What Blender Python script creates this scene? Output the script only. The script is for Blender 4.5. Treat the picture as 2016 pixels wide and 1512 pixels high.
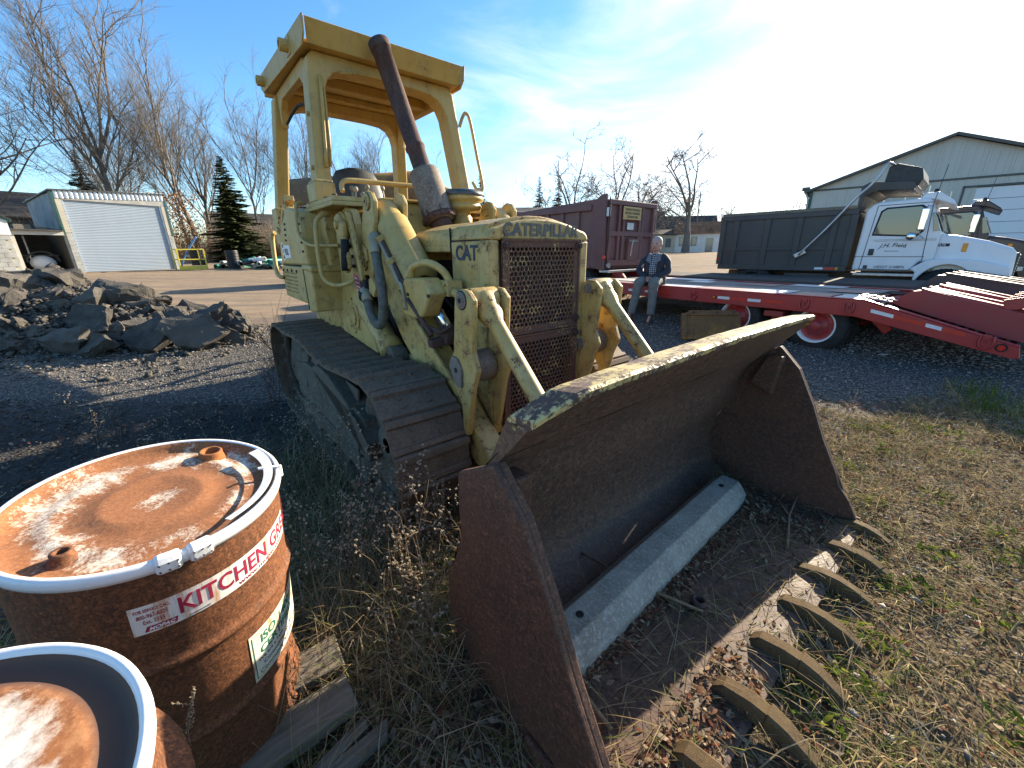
import bpy, bmesh, math, random
from math import sin, cos, pi, radians, sqrt, atan2, hypot
from mathutils import Vector, Matrix, Euler, noise as mnoise

for o in list(bpy.data.objects):
    bpy.data.objects.remove(o)
SC = bpy.context.scene
COL = SC.collection

# ---------------------------------------------------------------- camera
CAM_H = 1.6016
PITCH, ROLL, FPX = 0.321902, -0.008949, 779.14
cd = bpy.data.cameras.new('camera')
cam = bpy.data.objects.new('camera', cd)
COL.objects.link(cam)
cd.sensor_fit = 'HORIZONTAL'
cd.sensor_width = 36.0
cd.lens = 36.0 * FPX / 2016.0
cd.clip_start = 0.02
cd.clip_end = 3000
_r = Vector((1, 0, 0)); _u = Vector((0, sin(PITCH), cos(PITCH))); _f = Vector((0, cos(PITCH), -sin(PITCH)))
R_ = _r * cos(ROLL) + _u * sin(ROLL)
U_ = -_r * sin(ROLL) + _u * cos(ROLL)
m = Matrix((R_, U_, -_f)).transposed().to_4x4()
m.translation = Vector((0, 0, CAM_H))
cam.matrix_world = m
SC.camera = cam

# ---------------------------------------------------------------- sun, sky, exposure
SUN_AZ, SUN_EL = radians(47.0), radians(20.0)      # azimuth clockwise from +Y
SDIR = Vector((sin(SUN_AZ) * cos(SUN_EL), cos(SUN_AZ) * cos(SUN_EL), sin(SUN_EL)))
sl = bpy.data.lights.new('sun', 'SUN')
sl.energy = 5.0
sl.angle = radians(0.53)
sl.color = (1.0, 0.86, 0.66)
sun = bpy.data.objects.new('sun', sl)
COL.objects.link(sun)
sun.rotation_euler = SDIR.to_track_quat('Z', 'Y').to_euler()
sun.location = SDIR * 50

world = bpy.data.worlds.new('World')
SC.world = world
world.use_nodes = True
wn = world.node_tree.nodes; wl = world.node_tree.links
wn.clear()
w_out = wn.new('ShaderNodeOutputWorld')
w_bg = wn.new('ShaderNodeBackground')
w_bg.inputs[1].default_value = 0.098
w_sky = wn.new('ShaderNodeTexSky')
w_sky.sky_type = 'NISHITA'
w_sky.sun_disc = False
w_sky.sun_elevation = SUN_EL
w_sky.sun_rotation = SUN_AZ
w_sky.air_density = 1.0
w_sky.dust_density = 0.25
w_sky.ozone_density = 3.0
# thin high cloud: streaky noise on the sky direction, brighter where the light comes through it
w_tc = wn.new('ShaderNodeTexCoord')
w_dot = wn.new('ShaderNodeVectorMath'); w_dot.operation = 'DOT_PRODUCT'
w_dot.inputs[1].default_value = SDIR
wl.new(w_tc.outputs['Generated'], w_dot.inputs[0])
w_map = wn.new('ShaderNodeMapping')
w_map.inputs['Scale'].default_value = (1.1, 1.8, 4.5)
w_map.inputs['Rotation'].default_value = (0.15, 0.25, 0.5)
wl.new(w_tc.outputs['Generated'], w_map.inputs[0])
w_n1 = wn.new('ShaderNodeTexNoise')
w_n1.inputs['Scale'].default_value = 1.7
w_n1.inputs['Detail'].default_value = 8
w_n1.inputs['Roughness'].default_value = 0.58
w_n1.inputs['Distortion'].default_value = 0.5
wl.new(w_map.outputs[0], w_n1.inputs['Vector'])
w_a = wn.new('ShaderNodeMath'); w_a.operation = 'MULTIPLY_ADD'      # noise + sunward veil
w_a.inputs[1].default_value = 0.62; w_a.inputs[2].default_value = 0.0
wl.new(w_dot.outputs['Value'], w_a.inputs[0])
w_b = wn.new('ShaderNodeMath'); w_b.operation = 'ADD'
wl.new(w_n1.outputs['Fac'], w_b.inputs[0]); wl.new(w_a.outputs[0], w_b.inputs[1])
w_ramp = wn.new('ShaderNodeMapRange')
w_ramp.inputs['From Min'].default_value = 0.80
w_ramp.inputs['From Max'].default_value = 1.16
wl.new(w_b.outputs[0], w_ramp.inputs['Value'])
w_pow = wn.new('ShaderNodeMath'); w_pow.operation = 'POWER'; w_pow.inputs[1].default_value = 1.5
wl.new(w_ramp.outputs[0], w_pow.inputs[0])
w_mix = wn.new('ShaderNodeMix'); w_mix.data_type = 'RGBA'
w_mix.inputs[7].default_value = (5.0, 5.05, 5.1, 1)
wl.new(w_pow.outputs[0], w_mix.inputs[0])
w_hs = wn.new('ShaderNodeHueSaturation'); w_hs.inputs['Saturation'].default_value = 1.2
wl.new(w_sky.outputs[0], w_hs.inputs['Color'])
wl.new(w_hs.outputs[0], w_mix.inputs[6])
wl.new(w_mix.outputs[2], w_bg.inputs[0])
wl.new(w_bg.outputs[0], w_out.inputs[0])

SC.view_settings.view_transform = 'Standard'
SC.view_settings.look = 'None'
SC.view_settings.exposure = 1.62
SC.view_settings.gamma = 1.0
SC.view_settings.use_curve_mapping = False
SC.render.engine = 'CYCLES'
SC.cycles.max_bounces = 6
SC.cycles.diffuse_bounces = 3
SC.cycles.transparent_max_bounces = 6
SC.cycles.use_denoising = True

# ---------------------------------------------------------------- terrain height
TD = [0, 6.5, 9, 20, 33, 60, 100, 300]
TZ = [0, 0, .15, .45, .75, 1.3, 1.5, 1.5]
def lerp_tab(d, X, Y):
    if d <= X[0]: return Y[0]
    for i in range(len(X) - 1):
        if d <= X[i + 1]:
            return Y[i] + (Y[i + 1] - Y[i]) * (d - X[i]) / (X[i + 1] - X[i])
    return Y[-1]
def tz(x, y):
    return lerp_tab(hypot(x, y), TD, TZ)

# ---------------------------------------------------------------- mesh builder
class MB:
    def __init__(s, f=None):
        s.v = []; s.f = []; s.sm = []; s.mi = []; s.T = f; s.cur = 0
    def pt(s, p):
        p = s.T(*p) if s.T else p
        s.v.append((p[0], p[1], p[2])); return len(s.v) - 1
    def face(s, idx, smooth=False):
        s.f.append(tuple(idx)); s.sm.append(smooth); s.mi.append(s.cur)
    def poly(s, pts, smooth=False):
        s.face([s.pt(p) for p in pts], smooth)
    def box(s, a0, a1, b0, b1, c0, c1):
        i = [s.pt((x, y, z)) for z in (c0, c1) for y in (b0, b1) for x in (a0, a1)]
        for q in ((0, 2, 3, 1), (4, 5, 7, 6), (0, 1, 5, 4), (2, 6, 7, 3), (0, 4, 6, 2), (1, 3, 7, 5)):
            s.face([i[k] for k in q])
    def hexa(s, p):     # 8 points: bottom ring 4, top ring 4
        i = [s.pt(q) for q in p]
        for q in ((3, 2, 1, 0), (4, 5, 6, 7), (0, 1, 5, 4), (1, 2, 6, 5), (2, 3, 7, 6), (3, 0, 4, 7)):
            s.face([i[k] for k in q])
    def beam(s, p0, p1, w, h, up=(0, 0, 1)):    # rectangular bar between two points
        p0 = Vector(p0); p1 = Vector(p1); d = (p1 - p0).normalized(); up = Vector(up)
        sd = d.cross(up)
        if sd.length < 1e-4: sd = d.cross(Vector((1, 0, 0)))
        sd.normalize(); u2 = sd.cross(d)
        q = []
        for p in (p0, p1):
            for a, b in ((-1, -1), (1, -1), (1, 1), (-1, 1)):
                q.append(p + sd * (a * w / 2) + u2 * (b * h / 2))
        s.hexa(q)
    def prism(s, poly, ax, a0, a1, smooth=False):
        def mk(a, p):
            return {'u': (a, p[0], p[1]), 'v': (p[0], a, p[1]), 'w': (p[0], p[1], a)}[ax]
        n = len(poly)
        A = [s.pt(mk(a0, p)) for p in poly]; B = [s.pt(mk(a1, p)) for p in poly]
        s.face(A[::-1]); s.face(B)
        for k in range(n):
            s.face((A[k], A[(k + 1) % n], B[(k + 1) % n], B[k]), smooth)
    def ring(s, c, x, y, rx, ry, n, ph=0):
        return [s.pt(c + x * (rx * cos(2 * pi * k / n + ph)) + y * (ry * sin(2 * pi * k / n + ph))) for k in range(n)]
    def bridge(s, a, b, smooth=True):
        n = len(a)
        for k in range(n): s.face((a[k], a[(k + 1) % n], b[(k + 1) % n], b[k]), smooth)
    def cyl(s, p0, p1, r, r1=None, n=16, cap=True, smooth=True):
        p0 = Vector(p0); p1 = Vector(p1); r1 = r if r1 is None else r1
        d = (p1 - p0).normalized(); x = d.orthogonal().normalized(); y = d.cross(x)
        a = s.ring(p0, x, y, r, r, n); b = s.ring(p1, x, y, r1, r1, n)
        s.bridge(a, b, smooth)
        if cap: s.face(a[::-1]); s.face(b)
    def lathe(s, prof, c, ax=(0, 0, 1), n=32, cap=False, smooth=True):   # prof [(r,h)]
        c = Vector(c); d = Vector(ax).normalized(); x = d.orthogonal().normalized(); y = d.cross(x)
        pr = None; first = None
        for r, h in prof:
            a = s.ring(c + d * h, x, y, max(r, 1e-4), max(r, 1e-4), n)
            if pr: s.bridge(pr, a, smooth)
            else: first = a
            pr = a
        if cap: s.face(first[::-1]); s.face(pr)
    def tube(s, pts, r, n=8, cap=True, smooth=True, rf=None):
        P = [Vector(p) for p in pts]; x = None; pr = None; N = len(P)
        for i, p in enumerate(P):
            d = (P[min(i + 1, N - 1)] - P[max(i - 1, 0)])
            if d.length < 1e-9: d = Vector((0, 0, 1))
            d.normalize()
            if x is None: x = d.orthogonal().normalized()
            else:
                x = x - d * x.dot(d)
                x = d.orthogonal().normalized() if x.length < 1e-6 else x.normalized()
            y = d.cross(x); rr = rf(i / (N - 1)) if rf else (r[i] if isinstance(r, (list, tuple)) else r)
            a = s.ring(p, x, y, rr, rr, n)
            if pr: s.bridge(pr, a, smooth)
            elif cap: s.face(a[::-1])
            pr = a
        if cap: s.face(pr)
    def loft(s, rings, n=14, cap=True, smooth=True):   # rings: (centre, xvec, yvec) with radii in the vectors
        pr = None
        for c, x, y in rings:
            c = Vector(c); x = Vector(x); y = Vector(y)
            a = [s.pt(c + x * cos(2 * pi * k / n) + y * sin(2 * pi * k / n)) for k in range(n)]
            if pr: s.bridge(pr, a, smooth)
            elif cap: s.face(a[::-1], smooth)
            pr = a
        if cap: s.face(pr, smooth)
    def ball(s, c, r, n=10, m=6, sq=(1, 1, 1)):
        c = Vector(c); pr = None
        for j in range(1, m):
            t = pi * j / m
            a = [s.pt(c + Vector((sq[0] * r * sin(t) * cos(2 * pi * k / n), sq[1] * r * sin(t) * sin(2 * pi * k / n), sq[2] * r * cos(t)))) for k in range(n)]
            if pr: s.bridge(pr, a)
            else:
                top = s.pt(c + Vector((0, 0, sq[2] * r)))
                for k in range(n): s.face((top, a[k], a[(k + 1) % n]), True)
            pr = a
        bot = s.pt(c - Vector((0, 0, sq[2] * r)))
        for k in range(n): s.face((bot, pr[(k + 1) % n], pr[k]), True)
    def bolt(s, p, d, r=.012, h=.012, n=6):
        p = Vector(p); d = Vector(d).normalized()
        s.cyl(p - d * .002, p + d * h, r, r * .92, n, smooth=False)
    def mesh(s, name, mats=None, recalc=True):
        me = bpy.data.meshes.new(name)
        me.from_pydata(s.v, [], s.f)
        me.polygons.foreach_set('use_smooth', s.sm)
        if mats:
            for mt in (mats if isinstance(mats, (list, tuple)) else [mats]): me.materials.append(mt)
            if max(s.mi, default=0) > 0: me.polygons.foreach_set('material_index', s.mi)
        if recalc:
            bm = bmesh.new(); bm.from_mesh(me)
            bmesh.ops.recalc_face_normals(bm, faces=bm.faces)
            bm.to_mesh(me); bm.free()
        me.update()
        return me
    def split(s, name, mat, parent=None, bevel=0, **kw):
        """every loose piece becomes an object of its own"""
        par = list(range(len(s.v)))
        def fd(a):
            while par[a] != a: par[a] = par[par[a]]; a = par[a]
            return a
        for f in s.f:
            for q in f[1:]: par[fd(q)] = fd(f[0])
        grp = {}
        for k, f in enumerate(s.f): grp.setdefault(fd(f[0]), []).append(k)
        out = []
        for ks in grp.values():
            m = MB(); ix = {}
            for k in ks:
                for q in s.f[k]:
                    if q not in ix: ix[q] = len(m.v); m.v.append(s.v[q])
                m.f.append(tuple(ix[q] for q in s.f[k])); m.sm.append(s.sm[k]); m.mi.append(s.mi[k])
            out.append(m.build(name, mat, parent, bevel, **kw))
        return out
    def build(s, name, mat, parent=None, bevel=0, recalc=True, seg=2, **kw):
        if name.endswith(('_bolt', '_rivet')): kw.setdefault('kind', 'stuff')
        return obj(name, s.mesh(name, mat, recalc), parent, bevel, seg, **kw)

def obj(name, me, parent=None, bevel=0, seg=2, label=None, cat=None, group=None, kind=None):
    o = bpy.data.objects.new(name, me); COL.objects.link(o)
    if parent: o.parent = parent
    if bevel:
        b = o.modifiers.new('bevel', 'BEVEL'); b.width = bevel; b.segments = seg
        b.limit_method = 'ANGLE'; b.angle_limit = radians(38); b.harden_normals = False
    tag(o, label, cat, group, kind)
    return o
def tag(o, label=None, cat=None, group=None, kind=None):
    if label: o['label'] = label
    if cat: o['category'] = cat
    if group: o['group'] = group
    if kind: o['kind'] = kind
    return o
def empty(name, loc=(0, 0, 0), rz=0, label=None, cat=None, group=None, rot=None):
    o = bpy.data.objects.new(name, None); COL.objects.link(o)
    o.location = loc; o.rotation_euler = rot if rot else (0, 0, rz)
    o.empty_display_size = .1
    return tag(o, label, cat, group)
def copy_tree(o, parent=None):
    c = o.copy(); COL.objects.link(c); c.parent = parent
    for ch in list(o.children): copy_tree(ch, c)
    return c
def spline(P, k=6):
    P = [Vector(p) for p in P]; out = []
    for i in range(len(P) - 1):
        a = P[max(i - 1, 0)]; b = P[i]; c = P[i + 1]; d = P[min(i + 2, len(P) - 1)]
        for j in range(k):
            t = j / k
            out.append(.5 * ((2 * b) + (c - a) * t + (2 * a - 5 * b + 4 * c - d) * t * t + (3 * b - a - 3 * c + d) * t ** 3))
    out.append(P[-1]); return out
def arc(cx, cy, r, a0, a1, n):
    return [(cx + r * cos(a0 + (a1 - a0) * k / n), cy + r * sin(a0 + (a1 - a0) * k / n)) for k in range(n + 1)]
def text_mesh(s, size, ext=.001, off=0, align='LEFT', space=1.0, sx=1.0, shear=0):
    cu = bpy.data.curves.new('lettering', 'FONT'); cu.body = s; cu.size = size; cu.extrude = ext; cu.offset = off
    cu.align_x = align; cu.space_character = space; cu.shear = shear; cu.resolution_u = 3
    o = bpy.data.objects.new('lettering', cu); COL.objects.link(o)
    dg = bpy.context.evaluated_depsgraph_get()
    me = bpy.data.meshes.new_from_object(o.evaluated_get(dg))
    bpy.data.objects.remove(o); bpy.data.curves.remove(cu)
    if sx != 1.0:
        for v in me.vertices: v.co.x *= sx
    return me
def text_obj(s, size, mat, parent, O, X, Y, ext=.0012, off=0, align='LEFT', space=1.0, sx=1.0, name='lettering', bend=None, shear=0):
    """lettering laid on the plane O + x X + y Y (X, Y unit vectors in the parent's space)"""
    me = text_mesh(s, size, ext, off, align, space, sx, shear)
    O = Vector(O); X = Vector(X).normalized(); Y = Vector(Y).normalized(); Z = X.cross(Y)
    for v in me.vertices:
        c = v.co
        v.co = Vector(bend(c.x, c.y, c.z)) if bend else O + X * c.x + Y * c.y + Z * c.z
    me.materials.clear(); me.materials.append(mat)
    return obj(name, me, parent)

# ---------------------------------------------------------------- materials
class NT:
    def __init__(s, name):
        s.m = bpy.data.materials.new(name); s.m.use_nodes = True
        s.t = s.m.node_tree; s.t.nodes.clear()
        s.o = s.t.nodes.new('ShaderNodeOutputMaterial')
    def set(s, sock, v):
        if isinstance(v, bpy.types.NodeSocket): s.t.links.new(v, sock)
        elif v is not None:
            if isinstance(v, (tuple, list)) and len(v) == 3 and sock.type == 'RGBA': v = (*v, 1)
            sock.default_value = v
    def n(s, ty, out=0, **kw):
        nd = s.t.nodes.new('ShaderNode' + ty)
        for k, v in kw.items():
            if k in nd.inputs: s.set(nd.inputs[k], v)
            elif k.startswith('i_'): s.set(nd.inputs[int(k[2:])], v)
            else: setattr(nd, k, v)
        return nd.outputs[out]
    def coord(s, kind='Object'):
        nd = s.t.nodes.new('ShaderNodeTexCoord'); return nd.outputs[kind]
    def mapv(s, v, scale=(1, 1, 1), loc=(0, 0, 0)):
        return s.n('Mapping', Vector=v, Scale=scale, Location=loc)
    def noise(s, v, scale, detail=4, rough=.55, dist=0):
        return s.n('TexNoise', Vector=v, Scale=scale, Detail=detail, Roughness=rough, Distortion=dist)
    def vor(s, v, scale, feature='F1', out=0, rnd=1.0):
        return s.n('TexVoronoi', out, Vector=v, Scale=scale, feature=feature, Randomness=rnd)
    def rng(s, v, a, b, c=0., d=1.):
        nd = s.t.nodes.new('ShaderNodeMapRange'); s.set(nd.inputs[0], v)
        for i, q in zip((1, 2, 3, 4), (a, b, c, d)): s.set(nd.inputs[i], q)
        return nd.outputs[0]
    def math(s, op, a, b=None):
        nd = s.t.nodes.new('ShaderNodeMath'); nd.operation = op; s.set(nd.inputs[0], a)
        if b is not None: s.set(nd.inputs[1], b)
        return nd.outputs[0]
    def mix(s, f, a, b, mode='MIX'):
        nd = s.t.nodes.new('ShaderNodeMix'); nd.data_type = 'RGBA'; nd.blend_type = mode
        s.set(nd.inputs['Factor'], f); s.set(nd.inputs[6], a); s.set(nd.inputs[7], b)
        return nd.outputs[2]
    def bump(s, h, strength=.3, dist=.01, nrm=None):
        return s.n('Bump', Height=h, Strength=strength, Distance=dist, Normal=nrm)
    def out(s, color, rough=.6, metal=0., normal=None, spec=.5, **kw):
        p = s.t.nodes.new('ShaderNodeBsdfPrincipled')
        s.set(p.inputs['Base Color'], color); s.set(p.inputs['Roughness'], rough); s.set(p.inputs['Metallic'], metal)
        s.set(p.inputs['Specular IOR Level'], spec)
        if normal is not None: s.set(p.inputs['Normal'], normal)
        for k, v in kw.items(): s.set(p.inputs[k.replace('_', ' ')], v)
        s.t.links.new(p.outputs[0], s.o.inputs[0]); return s.m

def m_plain(name, col, rough=.6, metal=0., var=.12, scale=8, spec=.5, bump=.1):
    t = NT(name); c = t.coord()
    n = t.noise(c, scale, 5, .6); n2 = t.noise(c, scale * 7, 3)
    lo = tuple(x * (1 - var * 2) for x in col); hi = tuple(min(1, x * (1 + var)) for x in col)
    base = t.mix(t.rng(n, .3, .7), lo, hi)
    return t.out(base, t.rng(n2, .3, .7, rough - .08, min(1, rough + .1)), metal, t.bump(n2, bump, .004), spec)

RUST_A, RUST_B = (.20, .075, .030), (.075, .032, .020)
def m_paint(name, col, fade=None, rust=.42, scale=5, rough=.48, streak=.5, edge=0., dirt=.35, metal=0., rusta=RUST_A, rustb=RUST_B, dirtcol=(.10, .075, .045)):
    """old enamel: faded patches, grime runs, chips and rust speckle, worn edges"""
    t = NT(name); c = t.coord()
    big = t.noise(c, scale * .35, 4, .6); mid = t.noise(c, scale, 8, .68); fine = t.noise(c, scale * 9, 6, .7)
    base = t.mix(t.rng(big, .35, .68), col, fade or tuple(min(1, x * 1.25 + .03) for x in col))
    st = t.noise(t.mapv(c, (scale * 2.2, scale * 2.2, scale * .22)), 1.0, 6, .65)
    base = t.mix(t.math('MULTIPLY', t.rng(st, .52, .78), dirt * streak * 1.3), base, dirtcol)
    base = t.mix(t.math('MULTIPLY', t.rng(mid, .5, .75), dirt * .6), base, dirtcol)
    m1 = t.math('ADD', t.math('MULTIPLY', mid, .55), t.math('MULTIPLY', fine, .45))
    mask = t.rng(m1, 1 - rust - .02, 1 - rust + .035)
    if edge:
        bn = t.n('Bevel', Radius=edge, samples=4)
        g = t.t.nodes.new('ShaderNodeNewGeometry').outputs['Normal']
        dt = t.n('VectorMath', 1, i_0=bn, i_1=g, operation='DOT_PRODUCT')
        e = t.rng(t.math('SUBTRACT', 1.0, dt), .02, .16)
        e = t.math('MULTIPLY', e, t.rng(t.noise(c, scale * 4, 6, .7), .42, .62))
        mask = t.math('MAXIMUM', mask, e)
    rc = t.mix(t.rng(fine, .35, .65), rusta, rustb)
    halo = t.math('MULTIPLY', t.rng(m1, 1 - rust - .12, 1 - rust), .35)
    base = t.mix(halo, base, tuple(a * .5 + b * .5 for a, b in zip(rusta, col)))
    base = t.mix(mask, base, rc)
    rg = t.mix(mask, (rough,) * 3, (.88,) * 3)
    h = t.math('ADD', t.math('MULTIPLY', mask, -.5), t.math('MULTIPLY', fine, .35))
    return t.out(base, rg, metal, t.bump(h, .25, .003))

def m_rust(name, a=(.215, .085, .034), b=(.09, .04, .026), d=(.05, .036, .032), scale=4, rough=.86, bump=.5, streak=(1, 1, .25), spec=.2, pale=None, grain=0):
    t = NT(name); c = t.coord()
    n1 = t.noise(c, scale, 8, .65); n2 = t.noise(c, scale * 12, 6, .7)
    st = t.noise(t.mapv(c, tuple(scale * 3 * q for q in streak)), 1.0, 6, .62)
    col = t.mix(t.rng(n1, .34, .66), a, b)
    col = t.mix(t.rng(st, .5, .72, 0, .75), col, d)
    col = t.mix(t.rng(n2, .45, .62, 0, .65), col, tuple(q * 1.55 for q in a))
    if grain:
        n4 = t.noise(c, grain, 5, .8); col = t.mix(t.rng(n4, .40, .60, 0, .75), col, tuple(q * .42 for q in b)); col = t.mix(t.rng(t.noise(c, grain * .55, 5, .8), .54, .66, 0, .7), col, tuple(min(1, q * 1.7) for q in a))
    if pale: col = t.mix(t.rng(t.noise(c, scale * .6, 7, .7), .52, .64), col, pale)
    return t.out(col, t.rng(n2, .3, .7, rough - .12, min(1, rough + .1)), 0, t.bump(t.math('ADD', n2, t.math('MULTIPLY', n1, .6)), bump, .004), spec)

M = {}
YEL, YELF = (.46, .30, .08), (.51, .385, .15)
M['yellow'] = m_paint('loader_yellow_paint', YEL, YELF, rust=.395, scale=11, edge=.014, dirt=.5)
M['yellow_clean'] = m_paint('loader_canopy_yellow', (.48, .295, .065), (.50, .345, .11), rust=.37, scale=6, edge=.012, dirt=.5)
M['yellow_worn'] = m_paint('loader_worn_yellow', YEL, YELF, rust=.438, scale=13, edge=.018, dirt=.7)
M['grille'] = m_paint('grille_rusted_paint', (.52, .38, .13), (.36, .22, .10), rust=.575, scale=8, dirt=.8, rusta=(.17, .08, .05), rustb=(.085, .045, .036))
M['black'] = m_plain('soot_and_shade_black', (.012, .012, .013), .8, var=.3)  # also colours the shade rings round the loader pins
M['core'] = m_plain('radiator_core', (.05, .034, .025), .85, var=.35, scale=40)
M['track'] = m_rust('track_shoe_steel', (.165, .115, .078), (.115, .085, .062), (.06, .048, .040), 7, .72, .5, (1, 1, 1))
M['track_dirty'] = m_rust('muddy_steel', (.125, .105, .08), (.09, .078, .062), (.055, .047, .04), 3, .9, .6, (1, 1, 1))
M['bucket'] = m_rust('bucket_rust', (.135, .066, .041), (.08, .048, .036), (.045, .036, .033), 3.4, .7, .5, (1, 1, .22), .3, grain=110)
M['bucket_in'] = m_rust('bucket_inner_steel', (.135, .080, .055), (.095, .062, .048), (.06, .048, .042), 2.4, .62, .4, (1, .3, 1), .35, grain=60)
M['bucket_lip'] = m_paint('bucket_lip_worn_paint', (.58, .45, .15), (.6, .5, .25), rust=.5, scale=7, dirt=.3, rusta=(.12, .07, .055), rustb=(.07, .045, .04))
M['tooth'] = m_rust('worn_tooth_steel', (.125, .085, .042), (.08, .055, .032), (.045, .032, .025), 16, .85, .6, (1, 1, 1), .12)
M['exhaust'] = m_rust('exhaust_rust', (.085, .048, .040), (.05, .033, .03), (.10, .085, .08), 6, .8, .6, (1, 1, .3))
M['muffler'] = m_rust('muffler_grey_rust', (.20, .165, .13), (.13, .10, .075), (.10, .055, .035), 5, .75, .4, (1, 1, .4))
M['chrome'] = m_plain('chrome_rod', (.72, .72, .72), .12, 1.0, .05)
M['steel'] = m_rust('dull_steel', (.20, .17, .14), (.14, .11, .09), (.09, .06, .045), 9, .55, .3)
M['hose'] = m_plain('hose_rubber', (.12, .115, .095), .75, 0, .25, 30, bump=.4)
M['rubber'] = m_plain('tyre_rubber', (.022, .022, .023), .82, 0, .3, 14, bump=.3)
M['vinyl'] = m_plain('seat_vinyl', (.05, .052, .05), .5, 0, .3, 6)
M['navy'] = m_plain('navy_lettering', (.030, .045, .075), .6, 0, .35, 20)
M['navy_faded'] = m_paint('faded_lettering', (.05, .065, .085), (.10, .10, .08), rust=.36, scale=18, rusta=(.45, .34, .12), rustb=(.4, .3, .1))
M['white'] = m_plain('white_paint', (.78, .78, .76), .45, 0, .05)
M['pink'] = m_plain('red_decal', (.45, .035, .09), .5, 0, .1)
M['blackmark'] = m_plain('black_print', (.02, .02, .025), .6)
M['pipe_grey'] = m_plain('greyed_paint', (.30, .27, .19), .6, 0, .2)
# ================================================================ crawler loader
LF = lambda u, v, w: (u, -v, w)
LD = empty('crawler_loader', (-0.9585, 3.8917, 0), -0.882383,
           'old faded yellow crawler loader with roll cage, rusty exhaust and bucket on the ground', 'loader')
def L(): return MB(LF)

# ---- tracks
def track_path():
    P = []
    ic, ir, sc, sr = (1.40, .462), .442, (-.98, .48), .440
    P += [(sc[0] + (ic[0] - sc[0]) * k / 8, .040 + (.02 - .04) * k / 8) for k in range(9)]
    P += arc(ic[0], ic[1], ir, -pi / 2, pi / 2, 16)[1:]
    P += [(1.2, .896), (.95, .872), (.65, .852), (.35, .878), (.1, .912), (-.15, .926), (-.4, .912), (-.65, .905)]
    P += arc(sc[0], sc[1], sr, pi / 2, 1.5 * pi, 16)[:-1]
    return P
def resample(P, n):
    P = P + [P[0]]; D = [0]
    for a, b in zip(P, P[1:]): D.append(D[-1] + hypot(b[0] - a[0], b[1] - a[1]))
    out = []
    for k in range(n):
        t = D[-1] * k / n; i = 0
        while D[i + 1] < t: i += 1
        f = (t - D[i]) / (D[i + 1] - D[i])
        out.append((P[i][0] + (P[i + 1][0] - P[i][0]) * f, P[i][1] + (P[i + 1][1] - P[i][1]) * f))
    return out, D[-1] / n
NSH = 39
shoe_pts, pitch = resample(track_path(), NSH)
def shoe_mesh():
    b = MB(); hw = .225; hl = pitch * .5
    # plate, with two sprocket slots left open along its trailing edge
    b.box(-hl + .034, hl + .012, -hw, hw, -.012, .004)
    for y0, y1 in ((-hw, -.115), (-.065, .055), (.105, hw)):
        b.box(-hl - .004, -hl + .0345, y0, y1, -.012, .0035)
    # curled grousers at the leading edge, mid and trailing edge
    for x, h, w in ((hl - .004, .024, .030), (-hl + .042, .020, .024)):
        b.prism([(x - w, .003), (x - w * .62, h), (x + w * .5, h), (x + w * .8, .003)], 'v', -hw + .002, hw - .002)
    for x in (-.012, .044):
        for y in (-.075, .085):
            b.cyl((x, y, .003), (x, y, .015), .0165, .013, 8, smooth=False)
    return b.mesh('track_shoe', M['track'])
SHOE = shoe_mesh()
bpy.data.meshes['track_shoe']
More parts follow.
